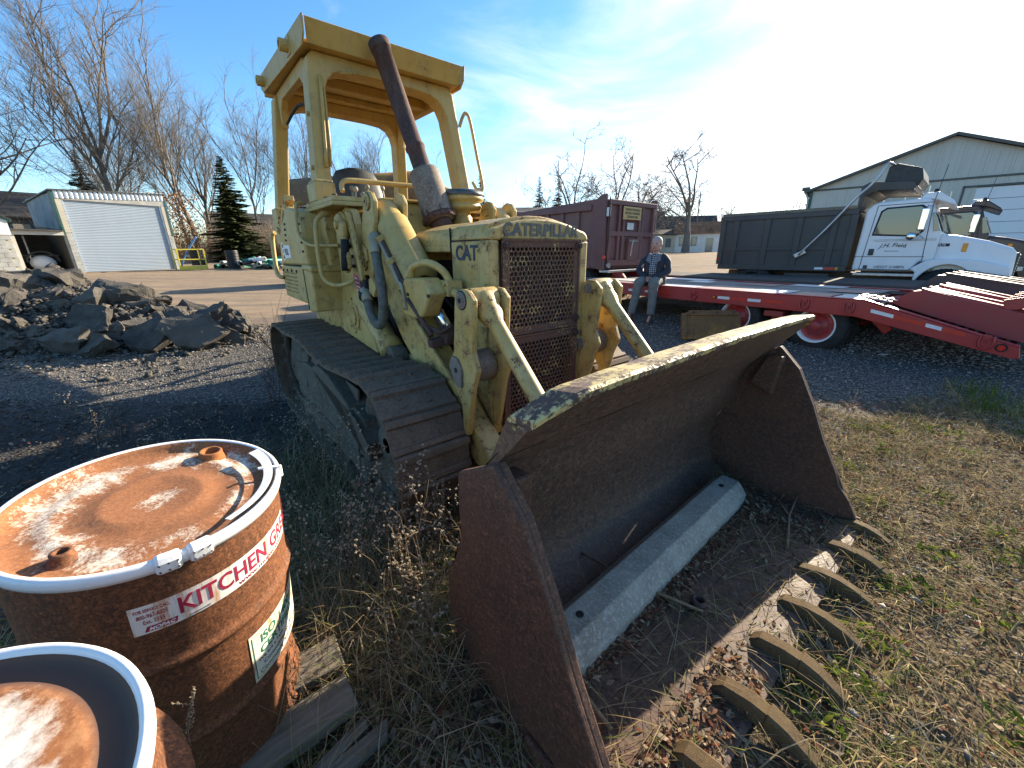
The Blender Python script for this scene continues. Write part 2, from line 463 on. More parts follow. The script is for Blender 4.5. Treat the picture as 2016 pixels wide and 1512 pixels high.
for sgn in (1, -1):
    vc = .83 * sgn
    # chain under the shoes
    b = L()
    for k in range(NSH):
        p = shoe_pts[k]; q = shoe_pts[(k + 1) % NSH]; r = shoe_pts[k - 1]
        t = Vector((q[0] - r[0], 0, q[1] - r[1])).normalized(); nrm = Vector((t.z, 0, -t.x))
        for dv in (-.085, .085):
            c = Vector((p[0], vc + dv, p[1])) - nrm * .06
            b.beam(c - t * pitch * .56, c + t * pitch * .56, .035, .085, up=nrm)
        c = Vector((p[0], vc, p[1])) - nrm * .055 + t * pitch * .5
        b.cyl(c + Vector((0, -.13, 0)), c + Vector((0, .13, 0)), .026, n=8)
    trk = b.build('track', M['track_dirty'], LD)
    first = None
    for k in range(NSH):
        p = shoe_pts[k]; q = shoe_pts[(k + 1) % NSH]; r = shoe_pts[k - 1]
        t = Vector((q[0] - r[0], 0, q[1] - r[1])).normalized(); nrm = Vector((t.z, 0, -t.x))
        X = t; Z = nrm; Y = Z.cross(X)
        m4 = Matrix((X, Y, Z)).transposed().to_4x4()
        m4.translation = Vector((p[0], -vc, p[1]))
        o = obj('track_shoe', SHOE, trk)
        o.matrix_local = m4
    # track frame, guards, wheels
    b = L()
    o1, o2 = (.72, .97) if sgn > 0 else (-.97, -.72)
    b.prism([(-.72, .25), (1.15, .25), (1.22, .36), (1.15, .56), (.9, .62), (-.3, .66), (-.62, .60), (-.75, .45)], 'v', o1, o2)
    b.prism([(.15, .60), (1.1, .56), (1.28, .44), (1.20, .36), (.95, .62), (.55, .74), (.25, .76), (.08, .70)], 'v', o1 + .05 * sgn, o2 + .035)
    b.box(-.5, 1.0, vc + .13 * sgn, vc + .16 * sgn, .12, .27)
    b.build('track_frame', M['track_dirty'], LD, .012)
    b = L()      # sloping guard skirts outside the frame
    vs = vc + .16 * sgn
    b.hexa([(-.35, vs - .02, .30), (1.0, vs - .02, .28), (1.0, vs, .28), (-.35, vs, .30), (-.30, vs - .12 * sgn, .72), (.92, vs - .10 * sgn, .70), (.92, vs - .08 * sgn, .705), (-.30, vs - .09 * sgn, .725)])
    b.hexa([(-.62, vs - .05, .45), (-.30, vs - .05, .42), (-.30, vs, .42), (-.62, vs, .45), (-.55, vs - .1 * sgn, .70), (-.34, vs - .1 * sgn, .76), (-.34, vs - .07 * sgn, .765), (-.55, vs - .07 * sgn, .71)])
    b.build('guard_plate', M['track_dirty'], LD, .008)
    b = L()      # idler
    b.lathe([(.05, -.10), (.12, -.10), (.13, -.06), (.30, -.05), (.33, -.085), (.375, -.085), (.375, -.04), (.40, -.03), (.40, .03), (.375, .04), (.375, .085), (.33, .085), (.30, .05), (.13, .06), (.12, .10), (.05, .10)], (1.40, vc, .462), (0, 1, 0), 36)
    b.build('idler_wheel', M['track_dirty'], LD)
    b = L()      # sprocket ring with teeth
    pr = []
    for k in range(25):
        a = 2 * pi * k / 25
        for da, r in ((-.07, .335), (-.03, .385), (.03, .385), (.07, .335)):
            pr.append((-.98 + r * cos(a + da), .48 + r * sin(a + da)))
    b.prism(pr, 'v', vc - .03, vc + .03)
    b.lathe([(.02, .11), (.10, .115), (.17, .10), (.22, .07), (.30, .06), (.31, .03), (.31, -.03)], (-.98, vc, .48), (0, sgn, 0), 32)
    b.build('sprocket', M['track_dirty'], LD)
    for k in range(5):
        b = L(); b.cyl((-.55 + k * .39, vc - .15, .135), (-.55 + k * .39, vc + .15, .135), .095, n=16)
        b.build('track_roller', M['track_dirty'], LD)
    b = L()
    for u in (-.15,): b.cyl((u, vc - .10, .80), (u, vc + .10, .80), .07, n=14)
    b.box(-.18, -.12, vc - .03, vc + .03, .6, .8)
    b.build('carrier_roller', M['track_dirty'], LD)

# ---- hull between the tracks
b = L()
b.prism([(-1.25, .45), (-1.0, .36), (1.3, .36), (1.6, .55), (1.6, .9), (-1.35, .95)], 'v', -.54, .54)
b.box(-1.30, -.1, -.52, .52, .95, 1.5)
b.build('hull', M['yellow_worn'], LD, .01)
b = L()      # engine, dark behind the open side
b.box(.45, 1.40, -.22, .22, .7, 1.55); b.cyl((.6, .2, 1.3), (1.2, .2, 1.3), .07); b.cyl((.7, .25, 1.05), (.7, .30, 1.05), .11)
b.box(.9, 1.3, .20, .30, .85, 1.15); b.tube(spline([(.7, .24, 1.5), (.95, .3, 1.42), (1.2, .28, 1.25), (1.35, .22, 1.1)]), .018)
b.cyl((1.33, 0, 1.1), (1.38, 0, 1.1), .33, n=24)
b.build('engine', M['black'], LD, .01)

# ---- radiator guard
def arch(hv, top, side, n=7):       # (v,w) outline over the top of the hood, left to right
    r = .07; P = [(hv, side - .0)]
    P += [(hv - r + r * cos(a), side + (r * .9) * sin(a)) for a in [pi / 2 * k / 5 for k in range(1, 6)]]
    for k in range(1, n):
        v = (hv - r) * (1 - 2 * k / n); P.append((v, side + r * .9 + (top - side - r * .9) * (1 - (v / (hv - r)) ** 2)))
    P += [(-hv + r - r * cos(pi / 2 - a), side + (r * .9) * sin(pi / 2 - a)) for a in [pi / 2 * k / 5 for k in range(0, 5)]]
    P.append((-hv, side)); return P
b = L()
out_ = arch(.405, 1.785, 1.665)
prof = [(.405, .52)] + out_ + [(-.405, .52)]
# front frame as four bars so that the screen opening is really open
b.prism([(.405, .52), (.405, 1.665), (.330, 1.665), (.330, .52)], 'u', 1.43, 1.812)
b.prism([(-.330, .52), (-.330, 1.665), (-.405, 1.665), (-.405, .52)], 'u', 1.43, 1.812)
b.prism(out_, 'u', 1.43, 1.812, True)
b.box(1.5, 1.811, -.33, .33, .50, .56)
b.build('radiator_guard', M['yellow_worn'], LD, .012)
b = L(); b.box(1.60, 1.70, -.33, .33, .55, 1.66)
core = b.build('radiator_core', M['core'], LD)
b = L()
for k in range(30): b.box(1.7, 1.708, -.325 + k * .022, -.321 + k * .022, .56, 1.65)
b.build('core_fin', M['steel'], core, kind='stuff')
# perforated screens
def screen(w0, w1, hv, name):
    b = L(); pv = .0315; pw = pv * .866; r = .0128
    n = int((2 * hv - .05) / pv); rows = int((w1 - w0 - .075) / pw)
    v0 = -(n - 1) * pv / 2; ws = w0 + (w1 - w0 - (rows - 1) * pw) / 2
    uu = 1.822
    R = pv / sqrt(3)
    for j in range(rows):
        nn = n if j % 2 == 0 else n - 1
        for k in range(nn):
            cv = v0 + k * pv + (pv / 2 if j % 2 else 0); cw = ws + j * pw
            O = [b.pt((uu, cv + R * sin(pi / 3 * q), cw + R * cos(pi / 3 * q))) for q in range(6)]
            I = [b.pt((uu, cv + r * sin(pi / 6 * q), cw + r * cos(pi / 6 * q))) for q in range(12)]
            J = [b.pt((uu - .004, cv + r * sin(pi / 6 * q), cw + r * cos(pi / 6 * q))) for q in range(12)]
            for q in range(6):
                b.face((O[q], O[(q + 1) % 6], I[(2 * q + 2) % 12], I[2 * q + 1], I[2 * q]))
            for q in range(12): b.face((I[q], I[(q + 1) % 12], J[(q + 1) % 12], J[q]))
        if j % 2:     # fill the half-cell gaps at the row ends
            pass
    ve = n * pv / 2; wt = ws + (rows - 1) * pw + R
    # border strips overlap the outer cells slightly behind
    b.box(uu - .006, uu - .001, ve - pv * .55, hv, w0, w1); b.box(uu - .006, uu - .001, -hv, -ve + pv * .55, w0, w1)
    b.box(uu - .0062, uu - .0012, -hv, hv, wt - R * .6, w1); b.box(uu - .0062, uu - .0012, -hv, hv, w0, ws - R * .4)
    # folded rim
    b.box(uu - .010, uu + .006, hv - .012, hv, w0, w1); b.box(uu - .010, uu + .006, -hv, -hv + .012, w0, w1)
    b.box(uu - .0102, uu + .0058, -hv, hv, w1 - .012, w1); b.box(uu - .0102, uu + .0058, -hv, hv, w0, w0 + .012)
    return b.build(name, M['grille'], LD)
screen(1.128, 1.672, .318, 'grille_screen')
screen(.565, 1.122, .318, 'grille_screen')
b = L()
for v in (.298, -.298):
    for w in (1.635, 1.18, 1.08): b.cyl((1.82, v, w), (1.85, v, w), .019, .015, 6, smooth=False); b.cyl((1.82, v, w), (1.832, v, w), .026, n=12)
b.build('grille_bolt', M['exhaust'], LD)
t_ = text_obj('CATERPILLAR', .092, M['navy_faded'], LD, (1.8145, -.305, 1.690), (0, 1, 0), (0, 0, 1), .0012, .0036, 'LEFT', 1.04, 1.04)
t_ = text_obj('CAT', .115, M['navy'], LD, (1.485, -.4075, 1.560), (1, 0, 0), (0, 0, 1), .0012, .003, 'LEFT', 1.0, 1.0)
t_ = text_obj('CAT', .115, M['navy'], LD, (1.735, .4075, 1.560), (-1, 0, 0), (0, 0, 1), .0012, .003, 'LEFT', 1.0, 1.0)

# ---- hood
b = L()
oh = arch(.395, 1.80, 1.68)
b.prism([(.395, 1.615)] + oh + [(-.395, 1.615), (-.36, 1.60), (.36, 1.60)], 'u', .94, 1.428, True)
b.prism([(.397, 1.667)] + arch(.397, 1.805, 1.69) + [(-.397, 1.667)], 'u', 1.428, 1.735, True)
b.box(.945, 1.425, .386, .3985, 1.605, 1.64)
b.build('hood', M['yellow_worn'], LD, .010)
b = L()      # domed latch casting and lugs on the hood top
b.cyl((1.35, -.18, 1.79), (1.35, -.18, 1.815), .10, .08, 18); b.box(1.15, 1.30, -.24, -.14, 1.79, 1.83); b.cyl((1.50, -.20, 1.79), (1.50, -.20, 1.825), .05, .04, 14)
b.cyl((1.55, -.05, 1.79), (1.55, -.05, 1.81), .018, n=8)
b.build('hood_fitting', M['yellow'], LD, .006)

# ---- exhaust
e0 = Vector((.66, 0, 1.79)); e1 = Vector((.125, .15, 3.125)); ed = (e1 - e0).normalized()
b = L(); b.cyl(e0 - ed * .02, e0 + ed * .08, .085, .08, 20); b.build('exhaust_base', M['exhaust'], LD)
b = L()
b.lathe([(.02, .055), (.125, .055), (.125, .075), (.118, .09), (.118, .43), (.11, .45), (.07, .455)], e0, ed, 28)
mf = b.build('muffler', M['muffler'], LD)
b = L()
b.lathe([(.126, .05), (.134, .055), (.134, .085), (.122, .10), (.122, .05)], e0, ed, 28)
for k in range(14):
    a = k * .45; x = ed.orthogonal().normalized(); y = ed.cross(x)
    b.cyl(e0 + ed * .06 + (x * cos(a) + y * sin(a)) * .133, e0 + ed * (.10 + .03 * (k % 3)) + (x * cos(a) + y * sin(a)) * .128, .010, .004, 5)
b.build('heat_band', M['exhaust'], mf)
b = L()
ln = (e1 - e0).length
b.lathe([(.078, .45), (.070, .47), (.070, .62), (.078, .63), (.078, .645), (.066, .66), (.072, ln - .06), (.076, ln - .06), (.080, ln - .04), (.082, ln), (.070, ln), (.066, ln - .1)], e0, ed, 24)
b.build('exhaust_pipe', M['exhaust'], LD)
b = L(); b.lathe([(.0735, ln - .055), (.0775, ln - .05), (.0775, ln - .012), (.0735, ln - .01)], e0, ed, 20)
b.build('pipe_collar', m_paint('peeling_collar', (.30, .28, .27), (.5, .48, .46), rust=.5, scale=14), LD)

# ---- air cleaner bowl
b = L(); c = (.56, -.25, 1.78)
b.lathe([(.085, 0), (.085, .10), (.07, .115), (.07, .14), (.15, .155), (.165, .17), (.165, .19), (.15, .20), (.15, .215), (.185, .225), (.185, .262)], c, (0, 0, 1), 32, True)
b.build('air_cleaner', M['yellow'], LD)
b = L(); b.lathe([(.192, .258), (.196, .27), (.19, .29), (.15, .305), (.02, .312)], c, (0, 0, 1), 32)
b.build('air_cleaner_cap', m_plain('dark_cap', (.06, .075, .085), .45, var=.25), LD)

# ---- cowl, dash
b = L()
b.prism([(.28, 1.40), (.90, 1.40), (.93, 1.56), (.93, 1.70), (.62, 1.74), (.40, 1.97), (.36, 2.0), (.28, 2.0)], 'v', -.40, .36)
b.prism([(.30, 1.99), (.41, 1.985), (.41, 2.01), (.30, 2.012)], 'v', -.41, .37)
b.box(.40, .47, -.40, .36, 1.87, 1.90)
b.build('cowl', M['yellow_clean'], LD, .012)
b = L()
for k in range(6):
    b.bolt((.44 + .05 * (k % 2), .30 - k * .12, 1.92 - .03 * (k % 2)), (.7, 0, .7), .008, .008)
b.build('cowl_bolt', M['steel'], LD)
b = L(); b.tube(spline([(.22, .60, 2.05), (.20, .59, 2.11), (.20, .52, 2.137), (.20, .2, 2.14), (.20, -.3, 2.146), (.20, -.40, 2.11), (.22, -.42, 2.04)], 5), .019, 10)
b.build('grab_rail', M['yellow'], LD)
b = L()      # floor of the operator's place
b.box(-1.25, .30, -.6, .6, 1.48, 1.52); b.box(-.3, .3, .36, .62, 1.5, 1.9); b.box(-.3, .3, -.62, -.40, 1.5, 1.9)
b.build('cab_floor', M['yellow_worn'], LD, .01)
# seat
b = L()
b.loft([((-.60, 0, 1.95), (0, .25, 0), (.05, 0, 0)), ((-.62, 0, 1.99), (0, .26, 0), (.22, 0, .02)), ((-.66, 0, 2.03), (0, .25, 0), (.22, 0, .02)), ((-.66, 0, 2.05), (0, .18, 0), (.15, 0, 0))], 20)
b.box(-.85, -.5, -.2, .2, 1.5, 1.96)
b.build('seat_cushion', M['vinyl'], LD, .02)
b = L()
R8 = [(-.88, 1.98, .20), (-.90, 2.05, .245), (-.95, 2.2, .26), (-.99, 2.33, .245), (-1.0, 2.40, .20), (-1.0, 2.425, .12)]
b.loft([((u, .04, w), (0, hv, 0), (.055, 0, .015)) for u, w, hv in R8], 24)
b.build('seat_back', M['vinyl'], LD)
b = L()
for u, v, w in ((.22, .50, 2.06), (-.02, .44, 2.10), (.10, .40, 2.04)):
    b.tube([(u - .05, v, 1.85), (u - .02, v, 1.97), (u, v, w)], .008, 6); b.ball((u, v, w + .015), .022, 8, 6)
b.build('control_lever', M['pipe_grey'], LD)
b = L()
for v in (.24, .10): b.tube([(.1, v, 1.6), (-.15, v, 1.95), (-.2, v, 2.14)], .009, 6); b.ball((-.2, v, 2.16), .022, 8, 6)
b.build('steering_lever', M['pipe_grey'], LD)

# ---- roll-over cage
def rops():
    # front and rear hoop: splayed posts running into an arched beam
    for u0, u1, v0, v1, dep, nm in ((.035, -.09, .730, .632, .17, 'front_hoop'), (-1.42, -1.17, .742, .655, .16, 'rear_hoop')):
        b = L(); wd = .115
        def ov(w): return v0 + (v1 - v0) * (w - 2.05) / .95
        def fu(w): return u0 + (u1 - u0) * (w - 2.05) / .95
        sec = [((ov(w), w), (ov(w) - wd, w)) for w in (2.04, 2.3, 2.55, 2.70)]
        vi = ov(2.75) - wd
        sec += [((ov(2.80), 2.80), (vi - .005, 2.79)), ((ov(2.90), 2.90), (vi - .035, 2.865)), ((ov(3.0), 3.0), (vi - .085, 2.92)), ((ov(3.0) - .04, 3.05), (vi - .16, 2.948)), ((.3, 3.05), (.25, 2.958)), ((0, 3.05), (0, 2.96))]
        for sg in (1, -1):
            prev = None
            for (a_, aw), (i_, iw) in sec:
                ring = [b.pt((fu(aw), sg * a_, aw)), b.pt((fu(iw), sg * i_, iw)), b.pt((fu(iw) - dep, sg * i_, iw)), b.pt((fu(aw) - dep, sg * a_, aw))]
                if prev:
                    for k in range(4): b.face((prev[k], prev[(k + 1) % 4], ring[(k + 1) % 4], ring[k]))
                else: b.face(ring)
                prev = ring
        b.build(nm, M['yellow_clean'], LD, .016, seg=3)
rops()
b = L()      # side rails joining the hoops under the roof, with corner webs
for sg in (1, -1):
    b.prism([(-.24, 3.045), (-.25, 2.70), (-.29, 2.86), (-.38, 2.94), (-1.02, 2.95), (-1.12, 2.88), (-1.18, 2.74), (-1.20, 3.045)], 'v', sg * .565, sg * .628)
b.build('side_rail', M['yellow_clean'], LD, .012)
b = L()      # roof: shallow box with flared front visor
b.hexa([(-1.30, -.70, 3.05), (-.02, -.655, 3.05), (-.02, .655, 3.05), (-1.30, .70, 3.05), (-1.30, -.70, 3.075), (-.02, -.655, 3.075), (-.02, .655, 3.075), (-1.30, .70, 3.075)])
b.hexa([(-.02, -.64, 3.052), (-.005, -.64, 3.045), (-.005, .64, 3.045), (-.02, .64, 3.052), (.05, -.655, 3.185), (.062, -.655, 3.178), (.062, .655, 3.178), (.05, .655, 3.185)])
for sg in (1, -1):
    P = [(.062, 3.19), (.045, 3.085), (-.02, 3.03), (-1.27, 3.045), (-1.335, 3.09), (-1.32, 3.185)]
    A = [b.pt((u, sg * (.662 + .045 * (-u / 1.33 if u < 0 else 0)), w)) for u, w in P]
    B = [b.pt((u, sg * (.676 + .045 * (-u / 1.33 if u < 0 else 0)), w)) for u, w in P]
    b.face(A); b.face(B[::-1])
    for k in range(6): b.face((A[k], A[(k + 1) % 6], B[(k + 1) % 6], B[k]))
b.box(-1.335, -1.322, -.70, .70, 3.03, 3.185)
b.build('canopy', M['yellow_clean'], LD, .004)
b = L()      # crossbeams below the roof sheet
b.box(-.62, -.52, -.6, .6, 2.97, 3.048); b.box(-.95, -.90, -.6, .6, 3.0, 3.047)
b.build('roof_beam', M['yellow_clean'], LD, .008)
b = L()
for u in (-.33, -1.20):
    for w0 in (3.115,):
        v0 = .69 + .03 * (-u / 1.3)
        b.lathe([(.042, 0), (.042, .075), (.026, .075), (.026, 0)], (u, v0 - .02, w0), (0, 1, 0), 16); b.box(u - .055, u + .055, v0 - .022, v0 - .003, w0 - .06, w0 + .06)
b.split('lifting_eye', M['yellow_clean'], LD, .003)
# post sockets on the platforms
for sg in (1, -1):
    b = L()
    b.box(-.17, .07, sg * .60, sg * .752, 1.992, 2.13); b.box(-.15, .05, sg * .608, sg * .742, 2.13, 2.15)
    b.prism([(-.17, 1.995), (-.17, 2.12), (-.32, 1.995)], 'v', sg * .64, sg * .70)
    b.build('post_socket', M['yellow'], LD, .008)
    b = L()
    b.box(-.43, .50, sg * .40, sg * .775, 1.925, 1.955); b.box(-.41, .48, sg * .41, sg * .76, 1.957, 1.99)
    b.build('post_platform', M['yellow'], LD, .006)
    b = L()
    for u, v in ((-.36, .73), (-.36, .48), (.2, .72), (.2, .48), (.4, .72)): b.bolt((u, sg * v, 1.99), (0, 0, 1), .018, .018)
    b.build('platform_bolt', M['exhaust'], LD)
    b = L(); b.box(-1.62, -1.38, sg * .60, sg * .77, 1.7, 2.06); b.build('rear_socket', M['yellow'], LD, .01)
# ribs and grab loops on the posts
b = L()
b.tube([(-.055, .565, 2.88), (-.040, .575, 2.75), (.012, .62, 2.35), (.03, .635, 2.24)], .013, 8)
b.tube([(-.045, .55, 2.80), (.0, .575, 2.45), (.025, .60, 2.25)], .009, 6)
b.bolt((-.10, .668, 2.62), (0, 1, .1), .02, .02); b.bolt((-.05, .708, 2.24), (0, 1, .1), .02, .02)
b.tube(spline([(-.085, .40, 2.94), (-.08, .25, 2.965), (-.08, .06, 2.97)], 3), .010, 6)
b.build('wiring_conduit', M['yellow_clean'], LD)
b = L(); b.tube(spline([(-.06, -.67, 2.74), (-.05, -.70, 2.82), (-.05, -.74, 2.86), (-.04, -.78, 2.80), (.0, -.82, 2.5), (.04, -.85, 2.24), (.04, -.82, 2.19), (.04, -.77, 2.2), (.04, -.73, 2.26)], 5), .016, 8)
b.build('grab_loop', M['yellow'], LD)
b = L(); b.tube(spline([(-.2, .60, 2.72), (-.6, .61, 2.80), (-1.0, .62, 2.75)], 4), .012, 6); b.build('roof_cable', M['black'], LD)

# ---- fender tanks either side
for sg in (1, -1):
    b = L()      # upper tank with chamfered shoulder
    b.prism([(-1.07, 1.505), (-.06, 1.505), (-.06, 1.66), (-.06, 1.80), (-.10, 1.92), (-.50, 1.99), (-.72, 1.94), (-1.0, 1.72)], 'v', sg * .56, sg * .865)
    b.build('fender_tank', M['yellow'], LD, .022, seg=3)
    b = L()      # lower louvred compartment
    b.prism([(-1.03, 1.20), (-.19, 1.185), (-.19, 1.495), (-1.05, 1.495)], 'v', sg * .50, sg * .877)
    lt = b.build('louvred_compartment', M['yellow'], LD, .012)
    if sg > 0:
        for c in range(3):
            for r in range(6):
                bb = L(); u0 = -.97 + c * .165 + r * .012; w0 = 1.255 + r * .034
                bb.prism([(.876, w0), (.886, w0 + .012), (.876, w0 + .019)], 'u', u0, u0 + .14)
                bb.build('louvre', M['yellow'], lt)
    b = L()      # front box below the platform
    b.prism([(-.20, 1.12), (.02, 1.14), (.06, 1.48), (-.20, 1.50)], 'v', sg * .55, sg * .874)
    b.prism([(-.21, 1.475), (.072, 1.46), (.072, 1.51), (-.21, 1.515)], 'v', sg * .55, sg * .882)
    b.build('tool_box', M['yellow'], LD, .014, seg=3)
    b = L()      # inner side slab down to the track
    b.prism([(-1.15, .90), (.10, .88), (.62, .86), (.60, 1.10), (.05, 1.20), (-1.25, 1.20)], 'v', sg * .50, sg * .60)
    b.prism([(-.35, 1.5), (.06, 1.5), (.10, 1.95), (-.30, 1.95)], 'v', sg * .56, sg * .72)
    b.build('side_slab', M['yellow_worn'], LD, .010)
b = L()
for u in (-.95, -.78, -.60, -.42): b.bolt((u, .877, 1.455), (0, 1, 0), .013, .010)
for k in range(9): b.bolt((-.66 + k * .068, .80 - .0 * k, 1.975 - abs(k - 4) * .006), (0, .5, 1), .011, .010)
for k in range(4): b.bolt((-.68 + .02 * k, .866, 1.72 + .045 * k), (0, 1, 0), .010, .010); b.bolt((-.12, .866, 1.62 + .07 * k), (0, 1, 0), .010, .010)
b.build('tank_bolt', M['exhaust'], LD)
# decal on the tank side: white plate with marks
b = L(); b.poly([(-.90, .8665, 1.56), (-.60, .8665, 1.57), (-.60, .8665, 1.675), (-.90, .8665, 1.685)]); b.poly([(-.92, .8668, 1.54), (-.83, .8668, 1.55), (-.83, .8668, 1.70), (-.92, .8668, 1.71)])
dc = b.build('decal', M['white'], LD, recalc=False)
text_obj('955L', .075, M['blackmark'], dc, (-.82, -.8672, 1.595), (1, 0, 0), (0, 0, 1), .0004, .002, 'LEFT', 1, 1.05)
b = L(); b.box(-.90, -.85, .867, .8675, 1.66, 1.69); b.box(-.90, -.85, .867, .8675, 1.56, 1.59); b.box(-.885, -.865, .867, .8675, 1.61, 1.645)
b.build('decal_mark', M['blackmark'], dc)
# handrails, cables and hydraulic valve beside the tank
b = L(); b.tube(spline([(.20, .72, 1.90), (.22, .80, 1.86), (.24, .84, 1.78), (.24, .85, 1.5), (.26, .83, 1.40), (.36, .78, 1.37), (.46, .72, 1.39), (.48, .68, 1.42)], 5), .016, 10)
b.build('hand_rail', M['yellow'], LD)
b = L(); b.tube(spline([(-.20, .80, 2.0), (-.14, .86, 1.97), (-.10, .885, 1.86), (-.06, .89, 1.74), (.06, .86, 1.67), (.22, .80, 1.66), (.34, .72, 1.66)], 5), .013, 8); b.cyl((.30, .70, 1.66), (.40, .67, 1.66), .024, n=8)
b.build('fuel_line', M['yellow'], LD)
b = L()
for k in range(3): b.beam((-.98 + k * .05, .74 + k * .02, 1.84 + .05 * k), (-.70 + k * .06, .80, 1.98 + .045 * k), .07, .05)
b.beam((-.90, .80, 1.80), (-.60, .82, 1.96), .11, .05); b.cyl((-.86, .78, 2.03), (-.74, .80, 2.09), .03, n=10); b.cyl((-.95, .82, 1.83), (-.92, .86, 1.80), .03, n=8)
for k in range(5): b.bolt((-.95 + k * .07, .86, 1.84 + k * .04), (0, 1, .2), .013, .014)
b.build('valve_block', M['yellow_worn'], LD, .006)
b = L(); b.tube(spline([(-1.05, .88, 1.80), (-1.10, .90, 1.76), (-1.08, .92, 1.5), (-1.03, .92, 1.40), (-.98, .88, 1.38)], 5), .020, 8)
b.build('rear_rail', M['yellow'], LD)

b = L()
for sg in (1, -1):
    b.box(-1.05, -.055, sg * .8655, sg * .8675, 1.4985, 1.5045); b.box(-.198, -.190, sg * .8745, sg * .8785, 1.14, 1.50)
    b.box(1.4255, 1.4305, sg * .3955, sg * .4075, 1.60, 1.74); b.box(1.43, 1.74, sg * .4045, sg * .4068, 1.6625, 1.6685)
    b.box(-.06, .0, sg * .5, sg * .602, .90, 1.19)
b.build('panel_seam', M['black'], LD, kind='stuff')
# ---- loader frame plates, towers, pins (both sides)
def both(fn):
    for sg in (1, -1): fn(sg)
def frame_side(sg):
    V = lambda v: sg * v
    b = L()
    b.prism([(-.05, .95), (.70, .88), (.62, 1.10), (.50, 1.47), (.56, 1.80), (.52, 1.90), (.40, 1.93), (.22, 1.88), (.10, 1.74), (.10, 1.5)], 'v', V(.60), V(.66))
    fp = b.build('loader_frame', M['yellow'], LD, .012)
    b = L()      # round inspection cover with bolts
    b.cyl((.30, V(.655), 1.12), (.30, V(.672), 1.12), .115, n=24); b.cyl((.30, V(.67), 1.12), (.30, V(.682), 1.12), .075, n=20)
    for k in range(8): b.bolt((.30 + .135 * cos(k * pi / 4), V(.66), 1.12 + .135 * sin(k * pi / 4)), (0, sg, 0), .011, .012)
    b.build('cover_plate', M['yellow_worn'], fp)
    # tower: two plates and the link head between them
    T = [(.60, 1.45), (.66, 1.40), (.735, 1.52), (.745, 1.65), (.82, 1.80), (.845, 1.93), (.80, 1.985), (.735, 2.0), (.675, 1.975), (.645, 1.90), (.54, 1.70), (.46, 1.60), (.445, 1.50), (.50, 1.44)]
    b = L(); b.prism(T, 'v', V(.585), V(.622)); b.prism(T, 'v', V(.372), V(.405))
    tw = b.build('lift_tower', M['yellow'], LD, .010)
    b = L(); b.prism([(.30, .9), (.80, .9), (.74, 1.5), (.45, 1.5)], 'v', V(.405), V(.53)); b.build('frame_web', M['black'], LD)
    b = L()
    for u, w in ((.745, 1.932), (.57, 1.535)):
        b.cyl((u, V(.60), w), (u, V(.634), w), .052, n=22); gr_ = L(); gr_.cyl((u, V(.60), w), (u, V(.6235), w), .0575, n=24); gr_.cyl((u, V(.60), w), (u, V(.6415), w), .012, n=12); gr_.build('pin_gap_shade', M['black'], tw, kind='stuff'); b.cyl((u, V(.63), w), (u, V(.640), w), .030, n=16); b.cyl((u, V(.36), w), (u, V(.36) + .0, w + .0001), .03)  # black rings colour in the shade of the gap around each pin
        b.cyl((u, V(.355), w), (u, V(.40), w), .050, n=22)
    b.build('pivot_pin', M['yellow_worn'], tw, .004)
    b = L()
    b.prism([(.50, 1.60), (.60, 1.66), (.66, 1.63), (.66, 1.55), (.60, 1.52), (.61, 1.60)], 'v', V(.622), V(.638)); b.bolt((.50, V(.63), 1.66), (0, sg, 0), .022, .02)
    b.build('lock_plate', M['yellow_worn'], tw, .004)
    # tilt cylinder
    a = Vector((.735, V(.495), 1.885)); c = Vector((1.51, V(.495), 1.13)); d = (c - a).normalized()
    b = L()
    b.loft([(a - d * .02 + Vector((0, V(0), 0)), (0, .085, 0), (.055, 0, .05)), (a + d * .05, (0, .085, 0), (.06, 0, .06)), (a + d * .14, (0, .09, 0), (.065, 0, .065)), (a + d * .16, (0, .10, 0), (.075, 0, .075))], 20)
    b.lathe([(.09, .13), (.108, .15), (.108, .60), (.112, .605), (.112, .645), (.06, .66)], a, d, 30)
    tc = b.build('tilt_cylinder', M['yellow'], LD)
    b = L(); b.cyl(a + d * .65, a + d * 1.08, .036, n=18); b.build('piston_rod', M['chrome'], tc)
    b = L(); b.cyl(c + Vector((0, V(-.06), 0)) + d * .02, c + Vector((0, V(.06), 0)) + d * .02, .055, n=16); b.beam(c - Vector((0, V(.1), .01)), c + Vector((0, V(.14), -.05)), .06, .05)
    b.build('rod_eye', M['exhaust'], tc, .008)
    # steel lines clipped to the cylinder
    for off, r in ((.115, .013), (.135, .011)):
        b = L()
        sd = Vector((0, V(off), .02 - off * .5))
        b.tube(spline([a + d * .20 + sd, a + d * .42 + sd, a + d * .58 + sd * 1.05, a + d * .66 + sd * 1.2 + Vector((.03, 0, .04)), a + d * .74 + sd * 1.15 + Vector((0, 0, -.05))], 5), r, 8)
        b.build('steel_line', M['exhaust'] if off < .12 else M['pipe_grey'], tc)
    b = L()
    for t in (.22, .42): b.beam(a + d * t + Vector((0, V(.09), -.02)), a + d * t + Vector((0, V(.15), -.05)), .05, .035)
    b.split('line_clip', M['yellow'], tc, .004)
    # box cover over the head of the cylinder
    P = [(1.19, 1.37), (1.25, 1.455), (1.50, 1.465), (1.575, 1.385), (1.46, 1.235), (1.34, 1.215), (1.20, 1.23)]
    b = L(); b.prism(P, 'v', V(.53), V(.645)); bx = b.build('guard_box', M['yellow'], LD, .016, seg=3)
    b = L()
    for u, w in ((1.235, 1.32), (1.245, 1.27), (1.30, 1.36), (1.56, 1.37)): b.bolt((u, V(.645), w), (0, sg, 0), .011, .01)
    b.build('box_bolt', M['exhaust'], bx)
